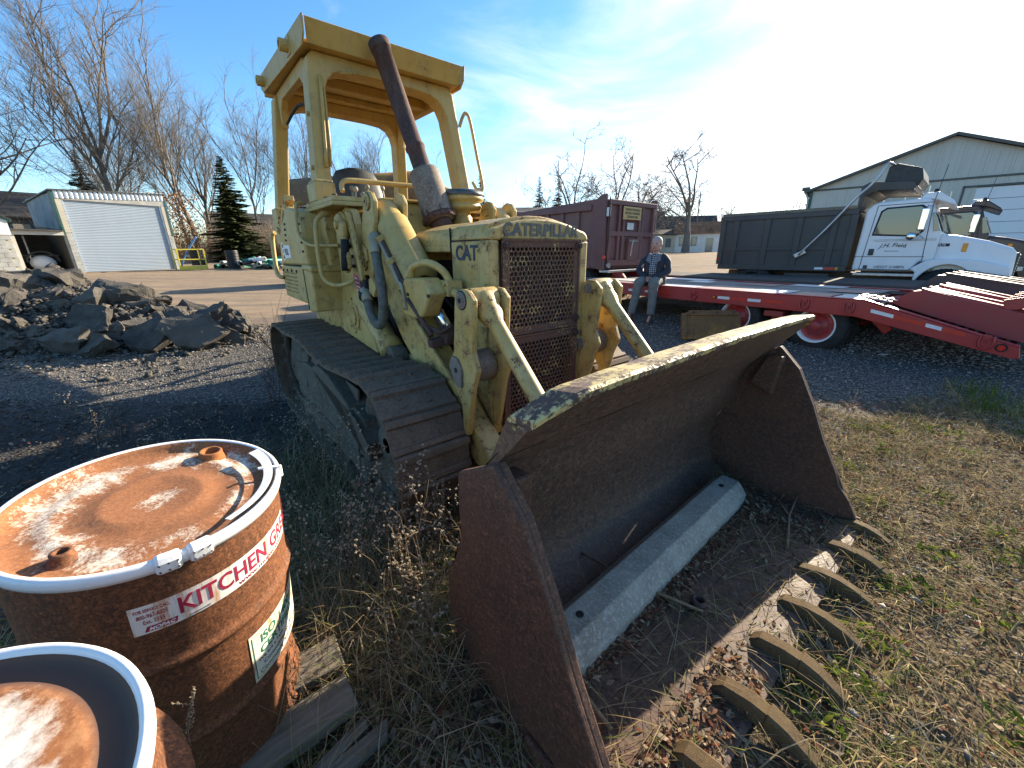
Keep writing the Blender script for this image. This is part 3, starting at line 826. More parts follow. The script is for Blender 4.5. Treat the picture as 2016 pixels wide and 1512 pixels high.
    b = L(); b.tube(spline([(1.27, V(.60), 1.46), (1.30, V(.60), 1.52), (1.42, V(.56), 1.545), (1.52, V(.52), 1.50), (1.56, V(.50), 1.43)], 5), .022, 10); b.build('bent_pipe', M['yellow'], LD)
    b = L(); b.box(1.50, 1.60, V(.44), V(.54), 1.36, 1.45); b.cyl((1.56, V(.50), 1.40), (1.66, V(.50), 1.36), .025, n=10)
    for k in range(4): b.bolt((1.53 + .04 * (k % 2), V(.545), 1.38 + .045 * (k // 2)), (0, sg, 0), .010, .012)
    b.build('pipe_flange', M['yellow_worn'], LD, .005)
    b = L(); b.tube([(1.30, V(.655), 1.335), (1.42, V(.64), 1.235), (1.50, V(.63), 1.165), (1.53, V(.63), 1.135)], [.012, .014, .016, .018], 8); b.tube([(1.44, V(.65), 1.20), (1.55, V(.58), 1.15), (1.62, V(.54), 1.2)], .014, 6)
    b.build('kickout_rod', M['exhaust'], LD)
    # lift arm: deep plate arm from tower to bucket hinge
    A_ = [(.56, 1.62), (.78, 1.64), (.95, 1.45), (1.25, 1.16), (1.58, .86), (1.78, .66), (2.0, .50), (2.36, .40), (2.40, .30), (2.36, .20), (2.1, .27), (1.72, .46), (1.34, .76), (1.12, .90), (.98, 1.0), (.80, 1.2), (.63, 1.44)]
    b = L(); b.prism(A_, 'v', V(.425), V(.565)); b.build('lift_arm', M['yellow_worn'], LD, .014)
    b = L(); b.beam((1.0, V(.575), 1.35), (1.72, V(.575), .80), .02, .045, (0, 0, 1)); b.build('arm_rib', M['yellow_worn'], LD, .004)
    # lift cylinder low down
    b = L(); p = Vector((.36, V(.60), 1.26)); q = Vector((.92, V(.60), .88)); dd = (q - p).normalized()
    b.lathe([(.03, -.02), (.082, 0), (.082, .52), (.09, .53), (.09, .60), (.045, .62)], p, dd, 24)
    lc = b.build('lift_cylinder', M['yellow_worn'], LD, .006)
    b = L(); b.cyl(q + Vector((0, V(-.06), 0)), q + Vector((0, V(.06), 0)), .088, n=20); b.box(.84, 1.0, V(.54), V(.66), .74, .93); b.build('cylinder_head', M['track_dirty'], lc, .012)
    # hoses
    b = L(); b.tube(spline([(.86, V(.645), 1.66), (.90, V(.66), 1.56), (.965, V(.675), 1.42), (.985, V(.685), 1.26), (.94, V(.69), 1.145), (.85, V(.69), 1.125), (.75, V(.685), 1.18), (.66, V(.675), 1.30)], 7), .032, 12)
    hz = b.build('hydraulic_hose', M['hose'], LD)
    b = L(); b.tube(spline([(.80, V(.60), 1.70), (.84, V(.64), 1.705), (.862, V(.645), 1.66), (.885, V(.655), 1.60)], 4), .036, 10); b.cyl((.69, V(.68), 1.27), (.63, V(.67), 1.35), .038, n=10)
    b.split('hose_fitting', M['pipe_grey'], hz)
    b = L(); b.box(.57, .67, V(.61), V(.68), 1.31, 1.42); b.cyl((.60, V(.66), 1.33), (.66, V(.68), 1.29), .05, n=10); b.build('hose_junction', M['black'], LD, .01)
    b = L(); b.prism([(.68, 1.33), (.76, 1.30), (.82, 1.37), (.77, 1.44), (.70, 1.43)], 'v', V(.60), V(.66)); b.build('stop_block', M['yellow_worn'], LD, .008)
    # travel lock hook hanging from the frame
    b = L()
    b.lathe([(.035, 0), (.075, 0), (.095, .015), (.095, .04), (.075, .055), (.035, .055)], (.40, V(.66), 1.80), (0, sg, 0), 24)
    b.cyl((.40, V(.66), 1.80), (.40, V(.75), 1.80), .03, n=12)
    hk = b.build('hook_pivot', M['yellow_worn'], LD, .004)
    O = [(.35, 1.86), (.44, 1.88), (.52, 1.80), (.50, 1.66), (.54, 1.58), (.52, 1.50), (.46, 1.46), (.41, 1.50), (.40, 1.58), (.43, 1.60), (.45, 1.55), (.48, 1.57), (.46, 1.62), (.40, 1.68), (.35, 1.76)]
    b = L(); b.prism(O, 'v', V(.70), V(.735)); b.build('hook_plate', M['yellow_worn'], hk, .010)
    b = L(); b.loft([((.49, V(.72), 1.70), (.028, 0, 0), (0, .03, 0)), ((.50, V(.73), 1.62), (.028, 0, 0), (0, .03, 0)), ((.49, V(.735), 1.53), (.034, 0, 0), (0, .034, 0)), ((.475, V(.735), 1.48), (.030, 0, 0), (0, .03, 0))], 12); b.build('hook_bumper', M['black'], hk)
    O = [(.46, 1.90), (.53, 1.88), (.60, 1.70), (.66, 1.42), (.63, 1.40), (.56, 1.62), (.50, 1.78)]
    b = L(); b.prism(O, 'v', V(.665), V(.69)); b.build('link_plate', M['yellow_worn'], hk, .006)
    b = L()
    for k in range(6): b.bolt((.36 + .02 * k, V(.66), 1.86 - .07 * k), (0, sg, 0), .014, .02)
    b.build('frame_bolt', M['exhaust'], fp)
    # bell crank (tilt lever): two plates, pins, bushing
    BL = [(1.785, 1.33), (1.80, 1.395), (1.85, 1.425), (1.91, 1.42), (1.962, 1.375), (1.955, 1.25), (1.938, 1.10), (1.975, 1.01), (1.93, .90), (1.885, .70), (1.86, .60), (1.815, .60), (1.815, .78), (1.745, .88), (1.70, .97), (1.715, 1.02), (1.752, 1.08), (1.77, 1.2)]
    for v0, v1 in ((.585, .622), (.372, .405)):
        b = L(); b.prism(BL, 'v', V(v0), V(v1)); bc = b.build('tilt_lever', M['yellow_worn'], LD, .010)
    b = L()
    b.cyl((1.862, V(.36), 1.368), (1.862, V(.634), 1.368), .034, n=18); b.cyl((1.862, V(.62), 1.368), (1.862, V(.630), 1.368), .044, n=18)
    b.cyl((1.80, V(.34), .985), (1.80, V(.638), .985), .045, n=20); b.cyl((1.80, V(.42), .985), (1.80, V(.57), .985), .092, n=24)
    b.prism([(1.725, 1.0), (1.76, 1.06), (1.81, 1.05), (1.85, .98), (1.84, .89), (1.80, .885), (1.76, .93)], 'v', V(.623), V(.640))
    b.split('lever_pin', M['steel'], LD, .005)
    gr_ = L(); gr_.cyl((1.862, V(.60), 1.368), (1.862, V(.6235), 1.368), .050, n=24); gr_.cyl((1.862, V(.60), 1.368), (1.862, V(.6355), 1.368), .014, n=12); gr_.cyl((1.80, V(.60), .985), (1.80, V(.6415), .985), .016, n=12); gr_.build('pin_gap_shade', M['black'], LD, kind='stuff')  # lever pins ringed in black for the shade in their gaps
    # tilt link to the bucket
    p = Vector((1.862, V(.495), 1.368)); q = Vector((2.40, V(.495), .835)); dd = (q - p).normalized()
    b = L()
    b.cyl(p - Vector((0, V(.082), 0)), p + Vector((0, V(.082), 0)), .060, n=20)
    b.loft([(p, (0, .075, 0), (.05, 0, .05)), (p + dd * .12, (0, .07, 0), (.04, 0, .04)), (p + dd * .17, (0, .044, 0), (.030, 0, .030)), (p + dd * .62, (0, .044, 0), (.030, 0, .030)), (q, (0, .05, 0), (.04, 0, .04))], 18)
    b.bolt((p + dd * .05 + Vector((.04, 0, .04))), (1, 0, 1), .018, .012)
    b.build('tilt_link', M['yellow_worn'], LD, .004)
both(frame_side)
b = L(); b.poly([(.40, .6615, 1.46), (.50, .6615, 1.44), (.565, .6615, 1.26), (.49, .6615, 1.25)]); b.build('warning_decal', M['pink'], LD, recalc=False)
dcl = L()
for k in range(5): dcl.poly([(.425 + k * .006, .6618, 1.43 - k * .03), (.488 + k * .008, .6618, 1.42 - k * .03), (.489 + k * .008, .6618, 1.412 - k * .03), (.427 + k * .006, .6618, 1.422 - k * .03)])
dcl.build('decal_print', M['white'], LD, recalc=False)

# ---- bucket
PB = [(3.38, .022), (3.1, .02), (2.80, .022), (2.64, .045), (2.545, .10), (2.49, .20), (2.485, .32), (2.51, .47), (2.595, .62), (2.625, .76), (2.665, .87), (2.74, .965), (2.80, 1.03)]
HB = 1.105
b = L()
n = len(PB)
def offs(P, d):
    out = []
    for i in range(len(P)):
        a = P[max(i - 1, 0)]; c = P[min(i + 1, len(P) - 1)]; t = Vector((c[0] - a[0], c[1] - a[1])).normalized(); out.append((P[i][0] + t.y * d, P[i][1] - t.x * d))
    return out
PO = offs(PB, -.022)
NV = 24
rowsI = [[b.pt((u + .004 * mnoise.noise(Vector((u * 3, k * .4, w * 3))), -HB + 2 * HB * k / NV, w + .004 * mnoise.noise(Vector((u * 4, k * .5, 9))))) for k in range(NV + 1)] for u, w in PB]
rowsO = [[b.pt((u, -HB + 2 * HB * k / NV, w)) for k in range(NV + 1)] for u, w in PO]
for i in range(n - 1):
    for k in range(NV):
        b.face((rowsI[i][k], rowsI[i + 1][k], rowsI[i + 1][k + 1], rowsI[i][k + 1]), True)
        b.face((rowsO[i][k], rowsO[i][k + 1], rowsO[i + 1][k + 1], rowsO[i + 1][k]), True)
for k in range(NV):
    b.face((rowsI[0][k], rowsI[0][k + 1], rowsO[0][k + 1], rowsO[0][k]))
bk = b.build('bucket', M['bucket_in'], LD, recalc=False)
# spill guard: tapered plate rising above the back, worn lip on top
b = L(); g = L()
def lipw(v):        # height of the top edge across the width
    a = abs(v); w = 1.252 + .03 * (1 - (a / 1.07) ** 2) * (a < 1.07)
    if a > .98: w -= (a - .98) * .55
    return w + .006 * mnoise.noise(Vector((v * 7, 0, 3)))
NL = 60; fr = []; bk_ = []; base = []; baseb = []
for k in range(NL + 1):
    v = -1.10 + 2.2 * k / NL; wt = lipw(v); t = (wt - 1.0) / .25
    fr.append(b.pt((2.772 + .205 * t, v, wt - .012))); base.append(b.pt((2.765, v, .99)))
    bk_.append(b.pt((2.690 + .17 * t, v, wt - .035))); baseb.append(b.pt((2.70, v, .93)))
for k in range(NL):
    b.face((base[k], base[k + 1], fr[k + 1], fr[k]), True); b.face((baseb[k], bk_[k], bk_[k + 1], baseb[k + 1]), True)
b.face((base[0], fr[0], bk_[0], baseb[0])); b.face((base[-1], baseb[-1], bk_[-1], fr[-1]))
b.build('spill_guard', M['bucket_in'], bk, recalc=True)
pf = pb = None
for k in range(NL + 1):
    v = -1.10 + 2.2 * k / NL; wt = lipw(v); t = (wt - 1.0) / .25
    jag = .006 * mnoise.noise(Vector((v * 22, 5, 1)))
    ring = [g.pt((2.774 + .205 * t, v, wt - .024 + jag)), g.pt((2.778 + .205 * t, v, wt - .006)), g.pt((2.766 + .205 * t, v, wt + .001)), g.pt((2.705 + .17 * t, v, wt - .014)), g.pt((2.688 + .17 * t, v, wt - .036)), g.pt((2.72 + .18 * t, v, wt - .05))]
    if pf: g.bridge(pf, ring, False)
    else: g.face(ring)
    pf = ring
g.face(pf)
g.build('spill_lip', M['bucket_lip'], bk)
# side plates with front wear edge
def side_plate(sg):
    SP = [(2.585, .885), (2.60, .905), (2.815, 1.028), (2.835, 1.01), (2.94, .905), (3.05, .70), (3.14, .50), (3.24, .315), (3.27, .24), (3.33, .17), (3.405, .035), (3.40, .0), (2.78, -.01), (2.62, .03), (2.50, .10), (2.455, .20), (2.465, .37), (2.53, .50), (2.585, .64), (2.578, .75)]
    b = L(); b.prism(SP, 'v', sg * 1.10, sg * 1.128); o = b.build('side_plate', M['bucket'], bk, .005)
    b = L(); SE = [(2.745, .985), (2.815, 1.028), (2.835, 1.01), (2.94, .905), (3.05, .70), (3.14, .50), (3.24, .315), (3.30, .2), (3.18, .2), (3.10, .38), (2.95, .66), (2.83, .87)]
    b.prism(SE, 'v', sg * 1.126, sg * 1.146); b.build('wear_strip', M['bucket'], o, .005)
    b = L(); b.prism([(2.77, .97), (2.86, .98), (2.84, .72), (2.70, .78)], 'v', sg * 1.03, sg * 1.10); b.build('corner_gusset', M['bucket'], o, .012)
    b = L(); b.box(2.95, 3.40, sg * 1.126, sg * 1.15, -.01, .07); b.build('heel_shoe', M['bucket'], o, .008)
both(side_plate)
b = L()      # cutting edge
b.prism([(3.05, .024), (3.36, .040), (3.42, .026), (3.40, .0), (3.05, .0)], 'v', -1.1, 1.1); b.build('cutting_edge', M['bucket_in'], bk, .004)
# hinge lugs behind the bucket
for sg in (1, -1):
    b = L(); b.prism([(2.43, .30), (2.455, .47), (2.52, .64), (2.62, .82), (2.60, .92), (2.44, .93), (2.36, .86), (2.34, .42)], 'v', sg * .40, sg * .44); b.prism([(2.43, .30), (2.455, .47), (2.52, .64), (2.62, .82), (2.60, .92), (2.44, .93), (2.36, .86), (2.34, .42)], 'v', sg * .57, sg * .61)
    b.build('hinge_lug', M['bucket'], bk, .006)
# teeth
TY = [-1.085 + .3085 * k for k in range(8)]
rr = random.Random(4)
def tooth_mesh():
    b = MB()
    # shank lying on the edge, then a curved tip bent down
    P = [(-.19, .028, .090), (-.15, .070, .092), (-.04, .088, .090), (.04, .082, .084), (.12, .058, .076), (.20, .016, .064)]
    Lw = [(-.19, .0), (-.15, .0), (-.04, .012), (.04, .010), (.12, .0), (.20, -.012)]
    pr = None
    for (x, z, w), (x2, z2) in zip(P, Lw):
        h = w / 2; a = [b.pt((x2, h * 1.05, z2)), b.pt((x, h * .95, z - .008)), b.pt((x, h * .7, z)), b.pt((x, -h * .7, z)), b.pt((x, -h * .95, z - .008)), b.pt((x2, -h * 1.05, z2))]
        if pr: b.bridge(pr, a, False)
        else: b.face(a)
        pr = a
    b.face(pr)
    return b.mesh('tooth', M['tooth'])
def tip_mesh():
    b = MB(); pr = None
    for x, z, lo, w in ((.025, .094, .006, .098), (.10, .076, .0, .090), (.215, .018, -.014, .070)):
        h = w / 2; a = [b.pt((x, h, lo)), b.pt((x, h, z - .01)), b.pt((x, h * .72, z)), b.pt((x, -h * .72, z)), b.pt((x, -h, z - .01)), b.pt((x, -h, lo))]
        if pr: b.bridge(pr, a, False)
        else: b.face(a)
        pr = a
    b.face(pr); return b.mesh('tooth_tip', M['tooth'])
TM, TT = tooth_mesh(), tip_mesh()
for k, v in enumerate(TY):
    o = obj('tooth', TM, bk, .004); o.location = (3.425 + rr.uniform(-.015, .015), -v, (.0, .004, -.004, .002, .018, .016, .018, .016)[7 - k] if False else (.016, .018, .016, .018, .002, -.004, .0, -.006)[7 - k]); o.rotation_euler = (rr.uniform(-.06, .06), rr.uniform(-.03, .05) - (.05 if k < 4 else 0), rr.uniform(-.07, .07)); o.scale = (rr.uniform(.76, .86), .76, rr.uniform(.8, .95))
    if k in (1, 4, 5, 6):
        obj('tooth_tip', TT, bk, .004).matrix_local = Matrix.Translation(o.location) @ o.rotation_euler.to_matrix().to_4x4() @ Matrix.Diagonal((*o.scale, 1))
b = L(); b.lathe([(.020, 0), (.034, 0), (.036, .03), (.030, .042), (.020, .042), (.018, .01)], (3.06, TY[4] + .02, .03), (.1, 0, 1), 16); b.build('edge_bolt', M['exhaust'], bk)
b = L()
for k in range(7):
    b.cyl((3.20, TY[k] + .15, .028), (3.20, TY[k] + .15, .036), .022, n=10); b.cyl((3.27, TY[k] + .07, .030), (3.27, TY[k] + .07, .037), .016, n=8)
b.build('edge_rivet', M['bucket'], bk)
# rear end seen through the gaps
b = L(); b.box(-1.5, -1.2, -.5, .5, .55, 1.55); b.build('rear_case', M['yellow_worn'], LD, .02)

# ================================================================ concrete wheel stop lying in the bucket
t = NT('weathered_concrete'); c = t.coord()
n1 = t.noise(c, 6, 8, .7); n2 = t.noise(c, 60, 5, .75); v1 = t.vor(c, 70)
colr = t.mix(t.rng(n1, .35, .65), (.35, .335, .285), (.23, .215, .175)); colr = t.mix(t.rng(n2, .5, .62, 0, .6), colr, (.50, .50, .47)); colr = t.mix(t.rng(v1, .0, .18, .55, 0), colr, (.12, .12, .11))
M['concrete'] = t.out(colr, .93, 0, t.bump(t.math('ADD', n2, t.math('MULTIPLY', n1, .5)), .7, .006), .2)
PKm = MB(LF)
prof = [(2.672, .030), (2.905, .030), (2.905, .085), (2.885, .118), (2.845, .165), (2.735, .168), (2.69, .120), (2.672, .085)]
NS = 40; pr = None
for k in range(NS + 1):
    v = -.865 + 1.85 * k / NS; e = min(k, NS - k); sc = 1 - .10 * (e == 0) - .02 * (e == 1)
    ring = []
    for j, (u, w) in enumerate(prof):
        q = Vector((u * 9, v * 9, w * 9)); dn = .0035 * mnoise.noise(q) + .003 * mnoise.noise(q * 4)
        uu = 2.788 + (u - 2.788) * sc + dn; ww = .03 + (w - .03) * sc + dn
        ring.append(PKm.pt((uu + v * .035, v + (.008 * mnoise.noise(q * 2) if e == 0 else 0), ww)))
    if pr: PKm.bridge(pr, ring, False)
    else: PKm.face(ring)
    pr = ring
PKm.face(pr)
pk = empty('parking_block', (-0.9585, 3.8917, 0), -0.882383, 'long grey concrete wheel stop lying inside the loader bucket', 'wheel stop')
PKm.build('concrete_bar', M['concrete'], pk, .006)
for v in (-.70, .72):
    b = MB(LF); b.cyl((2.79 + v * .035, v, .1600), (2.79 + v * .035, v, .1695), .017, n=12); b.build('pin_hole', M['black'], pk)
# ================================================================ steel drums
def m_drum_lid():
    t = NT('drum_lid_rust_and_white'); c = t.coord()
    n1 = t.noise(c, 5, 9, .74, .4); n2 = t.noise(c, 130, 6, .8); n3 = t.noise(c, 11, 9, .75)
    r = t.n('VectorMath', 1, i_0=t.mapv(c, (1, 1, 0)), operation='LENGTH')
    band = t.math('SUBTRACT', 1.0, t.math('MULTIPLY', t.math('ABSOLUTE', t.math('SUBTRACT', r, .20)), 6.0))   # paint left between ridge and rim
    cen = t.math('SUBTRACT', 1.0, t.math('MULTIPLY', r, 6.5))
    wv = t.math('ADD', t.math('MAXIMUM', t.math('MULTIPLY', band, .30), t.math('MULTIPLY', cen, .32)), t.math('ADD', t.math('MULTIPLY', n1, .95), t.math('MULTIPLY', n2, .28)))
    wm = t.rng(wv, .86, .985)
    rc = t.mix(t.rng(n3, .35, .65), (.27, .098, .036), (.135, .056, .028)); rc = t.mix(t.rng(n2, .42, .6, 0, .6), rc, (.36, .165, .07))
    col = t.mix(wm, rc, t.mix(t.rng(n2, .35, .6), (.62, .55, .40), (.74, .72, .64)))
    return t.out(col, t.rng(wm, 0, 1, .85, .55), 0, t.bump(t.math('ADD', n2, t.math('MULTIPLY', wm, .25)), .35, .003), .4)
M['lid'] = m_drum_lid()
M['drum'] = m_rust('drum_side_rust', (.21, .080, .032), (.105, .047, .026), (.05, .034, .028), 6, .75, .45, (1, 1, .25), .3, grain=150)
M['ring_white'] = m_paint('white_clamp_ring', (.74, .75, .74), (.80, .80, .78), rust=.31, scale=10, dirt=.12, rough=.38)
def m_label(name, col, stain):
    t = NT(name); c = t.coord()
    n = t.noise(t.mapv(c, (30, 30, 4)), 1, 6, .7); n2 = t.noise(c, 12, 5)
    a = t.mix(t.math('MULTIPLY', t.rng(n, .50, .64), .85), col, (.50, .20, .05))
    return t.out(t.mix(t.rng(n2, .58, .8, 0, .5), a, stain), .55, 0, None, .4)
M['label'] = m_label('drum_label', (.74, .73, .68), (.70, .58, .34))
M['label_y'] = m_label('drum_label_yellowed', (.78, .75, .60), (.78, .64, .22))
M['maroon_ink'] = m_plain('maroon_ink', (.33, .018, .055), .6); M['green_ink'] = m_plain('green_ink', (.02, .16, .09), .6); M['grey_ink'] = m_plain('grey_ink', (.09, .07, .08), .6)

def body_prof(H, R, hoops):
    P = [(R - .02, 0), (R + .006, 0), (R + .008, .010), (R, .022)]
    zs = [.03]
    z = .03
    while z < H - .03:
        d = 0
        for hz, ha in hoops: d += ha * math.exp(-((z - hz) / .013) ** 2)
        P.append((R + d, z)); z += .0085
    P += [(R, H - .025)]
    return P
def drum_body(b, H, R, hoops, dents=()):
    n = 72; pr = None
    for r, z in body_prof(H, R, hoops):
        ring = []
        for k in range(n):
            a = 2 * pi * k / n; rr = r
            for da, dz, amp, wa, wz in dents:
                dd = (a - da + pi) % (2 * pi) - pi
                rr -= amp * math.exp(-(dd / wa) ** 2 - ((z - dz) / wz) ** 2)
            rr += .0012 * mnoise.noise(Vector((cos(a) * 3, sin(a) * 3, z * 5)))
            ring.append(b.pt((rr * cos(a), rr * sin(a), z)))
        if pr: b.bridge(pr, ring)
        else: b.face(ring[::-1])
        pr = ring
def on_cyl(R, a0):
    def f(x, y, z): a = a0 + x / R; return ((R + z) * cos(a), (R + z) * sin(a), y)
    return f
def label_patch(a0, a1, z0, z1, R, mat, parent, name='paper_label', slant=0):
    b = MB(); n = 36; pr = None
    for k in range(n + 1):
        a = a0 + (a1 - a0) * k / n; q = (b.pt((R * cos(a), R * sin(a), z0 + slant * k / n)), b.pt((R * cos(a), R * sin(a), z1 + slant * k / n)))
        if pr: b.face((pr[0], q[0], q[1], pr[1]), True)
        pr = q
    return b.build(name, mat, parent, recalc=False)
H1, R1 = .88, .2925
nrm = Vector((.109, -.032, 1)).normalized()
top1 = Vector((-.984, .933, .987))
D1 = empty('steel_drum', top1 - nrm * H1, label='rusty steel drum with white clamp ring and red kitchen label, standing nearest the loader', cat='drum', group='rusty drums at lower left',
           rot=Vector((0, 0, 1)).rotation_difference(nrm).to_euler())
b = MB(); drum_body(b, H1, R1, ((.564, .012), (.27, .012)), ((radians(25), .20, .035, .35, .10), (radians(8), .10, .02, .2, .06), (radians(60), .42, .01, .3, .1)))
b.build('drum_body', M['drum'], D1)
b = MB(); b.lathe([(.0005, H1 - .020), (.085, H1 - .0195), (.10, H1 - .016), (.115, H1 - .016), (.13, H1 - .0215), (.17, H1 - .022), (.185, H1 - .018), (.20, H1 - .018), (.215, H1 - .023), (.268, H1 - .025), (.280, H1 - .012), (.286, H1 - .001), (.29, H1)], (0, 0, 0), (0, 0, 1), 72)
b.build('drum_lid', M['lid'], D1, recalc=False)
b = MB(); b.lathe([(.2935, H1 - .030), (.3005, H1 - .028), (.3035, H1 - .016), (.3025, H1 - .004), (.297, H1 + .003), (.289, H1 + .002), (.286, H1 - .006)], (0, 0, 0), (0, 0, 1), 72)
rg = b.build('clamp_ring', M['ring_white'], D1, recalc=False)
for a0, a1 in ((-50, -41), (-38.5, -29.5)):
    b = MB(); pr = None
    for k in range(7):
        a = radians(a0 + (a1 - a0) * k / 6); e = .004 if k in (0, 6) else 0
        q = [b.pt((r * cos(a), r * sin(a), H1 + z)) for r, z in ((.3035 - e, -.036 + e), (.309 - e, -.030), (.311 - e, -.004), (.304 - e, .010 - e), (.290, .011 - e), (.284, .003))]
        if pr: b.bridge(pr, q, False)
        else: b.face(q)
        pr = q
    b.face(pr); lug = b.build('ring_lug', M['ring_white'], rg, .003)
    b = MB()
    for k in range(3):
        a = radians(a0 + (a1 - a0) * (k + .5) / 3)
        for z in (-.024, -.006): b.cyl((.3105 * cos(a), .3105 * sin(a), H1 + z), (.3120 * cos(a), .3120 * sin(a), H1 + z), .0025, n=6)
    b.build('spot_rivet', M['grey_ink'], lug)
b = MB(); pr = None      # over-centre lever curling inside the rim
for k in range(22):
    t_ = k / 21; a = radians(58 - 76 * t_); r = .262 + .012 * sin(t_ * 2.4); wd = .014 - .005 * t_; z = H1 + .012 - .010 * t_
    q = [b.pt(((r - wd) * cos(a), (r - wd) * sin(a), z)), b.pt(((r + wd) * cos(a), (r + wd) * sin(a), z + .004)), b.pt(((r + wd) * cos(a), (r + wd) * sin(a), z + .006)), b.pt(((r - wd) * cos(a), (r - wd) * sin(a), z + .002))]
    if pr: b.bridge(pr, q, False)
    else: b.face(q)
    pr = q
b.face(pr); b.build('lever', M['ring_white'], rg)
b = MB(); a = radians(33)
b.beam((.245 * cos(a), .245 * sin(a), H1 + .012), (.306 * cos(a), .306 * sin(a), H1 + .006), .009, .006); b.beam((.304 * cos(a), .304 * sin(a), H1 + .008), (.306 * cos(a), .306 * sin(a), H1 - .03), .009, .004, up=(1, 0, 0))
b.build('lever_strap', M['ring_white'], rg, .001)
for r, aa, br in ((.226, 90.7, .027), (.218, -94.4, .015)):
    b = MB(); cx, cy = r * cos(radians(aa)), r * sin(radians(aa))
    b.lathe([(br + .016, -.024), (br + .008, -.020), (br + .005, -.012), (br + .005, -.002), (br + .002, .001), (br - .004, .001), (br - .005, -.008), (br - .010, -.019), (.001, -.0195)], (cx, cy, H1), (0, 0, 1), 28)
    b.build('bung', m_rust('bung_rust', (.30, .115, .04), (.17, .07, .03), (.10, .045, .025), 16) if r > .22 else M['drum'], D1, recalc=False)
# labels
L1 = label_patch(radians(-62.5), radians(22), H1 - .195, H1 - .112, R1 + .0016, M['label'], D1, slant=0)
RR = R1 + .0022
def curved(s, size, mat, a_deg, z, par, off=0, sx=1.0, shear=0):
    text_obj(s, size, mat, par, (0, 0, 0), (1, 0, 0), (0, 1, 0), .0003, off, 'LEFT', 1.0, sx, bend=lambda x, y, q: on_cyl(RR, radians(a_deg))(x, y + z, q), shear=shear)
curved('FOR SERVICE CALL', .0135, M['maroon_ink'], -60.8, H1 - .131, L1, 0, .56)
curved('800-967-8325', .0165, M['maroon_ink'], -60.3, H1 - .149, L1, 0, .60)
curved('Ext. 3333', .0165, M['maroon_ink'], -58.5, H1 - .166, L1, 0, .62)
b = MB(); fb = on_cyl(RR - .0002, radians(-58.7)); P = [(0, H1 - .190), (.006, H1 - .175), (.062, H1 - .175), (.066, H1 - .184), (.058, H1 - .190)]
pr = None
for k in range(9):
    x0 = k / 8; lo = (.0 + .058 * x0, H1 - .190); hi = (.006 + .056 * x0, H1 - .1745); q = (b.pt(fb(*lo, 0)), b.pt(fb(*hi, 0)))
    if pr: b.face((pr[0], q[0], q[1], pr[1]))
    pr = q
b.build('logo_field', M['maroon_ink'], L1, recalc=False)
text_obj('MOPAC', .0135, M['white'], L1, (0, 0, 0), (1, 0, 0), (0, 1, 0), .0002, .0004, 'LEFT', 1.0, .98, bend=lambda x, y, q: on_cyl(RR + .0005, radians(-57.2))(x, y + H1 - .1872, q), shear=.35)
curved('KITCHEN GREASE', .068, M['maroon_ink'], -46.3, H1 - .172, L1, .0012, .80)
curved('www.mopac.com', .021, M['maroon_ink'], -21, H1 - .190, L1, 0, 1.25)
curved('all purpose use only', .0055, M['grey_ink'], -43, H1 - .189, L1)
L2 = label_patch(radians(-21.5), radians(40), H1 - .577, H1 - .392, R1 + .0016, M['label_y'], D1)
b = MB()
for z0, z1 in ((H1 - .568, H1 - .566), (H1 - .404, H1 - .402)): 
    pr = None
    for k in range(31):
        q = [b.pt(on_cyl(RR, radians(-20.3))(x, z, 0)) for x, z in ((.30 * k / 30, z0), (.30 * k / 30, z1))]
        if pr: b.face((pr[0], q[0], q[1], pr[1]))
        pr = q
b.face([b.pt(on_cyl(RR, radians(-20.3))(x, z, 0)) for x, z in ((0, H1 - .568), (.003, H1 - .568), (.003, H1 - .402), (0, H1 - .402))])
b.build('label_border', M['green_ink'], L2, recalc=False, kind='stuff')
for s_, sz, mt, an, dz, of in (('ISO 14001', .044, 'green_ink', -15, -.447, .001), ('CERTIFIED', .040, 'green_ink', -16, -.487, .001), ('We are a Tank', .019, 'grey_ink', -18, -.510, 0), ('Committed to the', .023, 'grey_ink', -15, -.536, 0), ('Community and Environment', .023, 'grey_ink', -18, -.560, 0)):
    curved(s_, sz, M[mt], an, H1 + dz, L2, of, .92)

# second drum, nearest the camera
D2 = empty('steel_drum', (-.693, .149, .161), label='rusty steel drum cut off by the lower left corner, white ring and deep rusty lid', cat='drum', group='rusty drums at lower left')
b = MB(); drum_body(b, .862, .2925, ((.735, .026), (.42, .012)), ()); b.build('drum_body', M['drum'], D2)
b = MB(); b.lathe([(.2945, .855), (.301, .857), (.304, .868), (.303, .878), (.300, .883), (.295, .883), (.290, .879), (.288, .872)], (0, 0, 0), (0, 0, 1), 96); b.build('clamp_ring', M['ring_white'], D2, recalc=False)
b = MB(); b.lathe([(.2885, .874), (.283, .866), (.272, .861), (.258, .861), (.249, .868), (.236, .870), (.17, .869), (.160, .867), (.0005, .866)], (0, 0, 0), (0, 0, 1), 96)
t = NT('lid_rust_white_sky_tint'); c = t.coord()
n1 = t.noise(c, 6, 8, .7, .3); n2 = t.noise(c, 50, 6, .75); r = t.n('VectorMath', 1, i_0=t.mapv(c, (1, 1, 0)), operation='LENGTH')
wm = t.rng(t.math('ADD', t.math('MULTIPLY', t.math('SUBTRACT', .222, r), 4.0), t.math('ADD', t.math('MULTIPLY', n1, .7), t.math('MULTIPLY', n2, .3))), .50, .66)
rc = t.mix(t.rng(n1, .35, .65), (.33, .125, .042), (.16, .066, .03)); rc = t.mix(t.rng(n2, .42, .6, 0, .7), rc, (.45, .22, .10))
rc = t.mix(t.rng(r, .240, .250), rc, (.115, .062, .042))  # rim shadow darkened into the rust colour of the groove
wc = t.mix(t.rng(r, .150, .165), (.26, .36, .48), (.70, .68, .60))  # blue centre: sky reflection put into the white paint colour
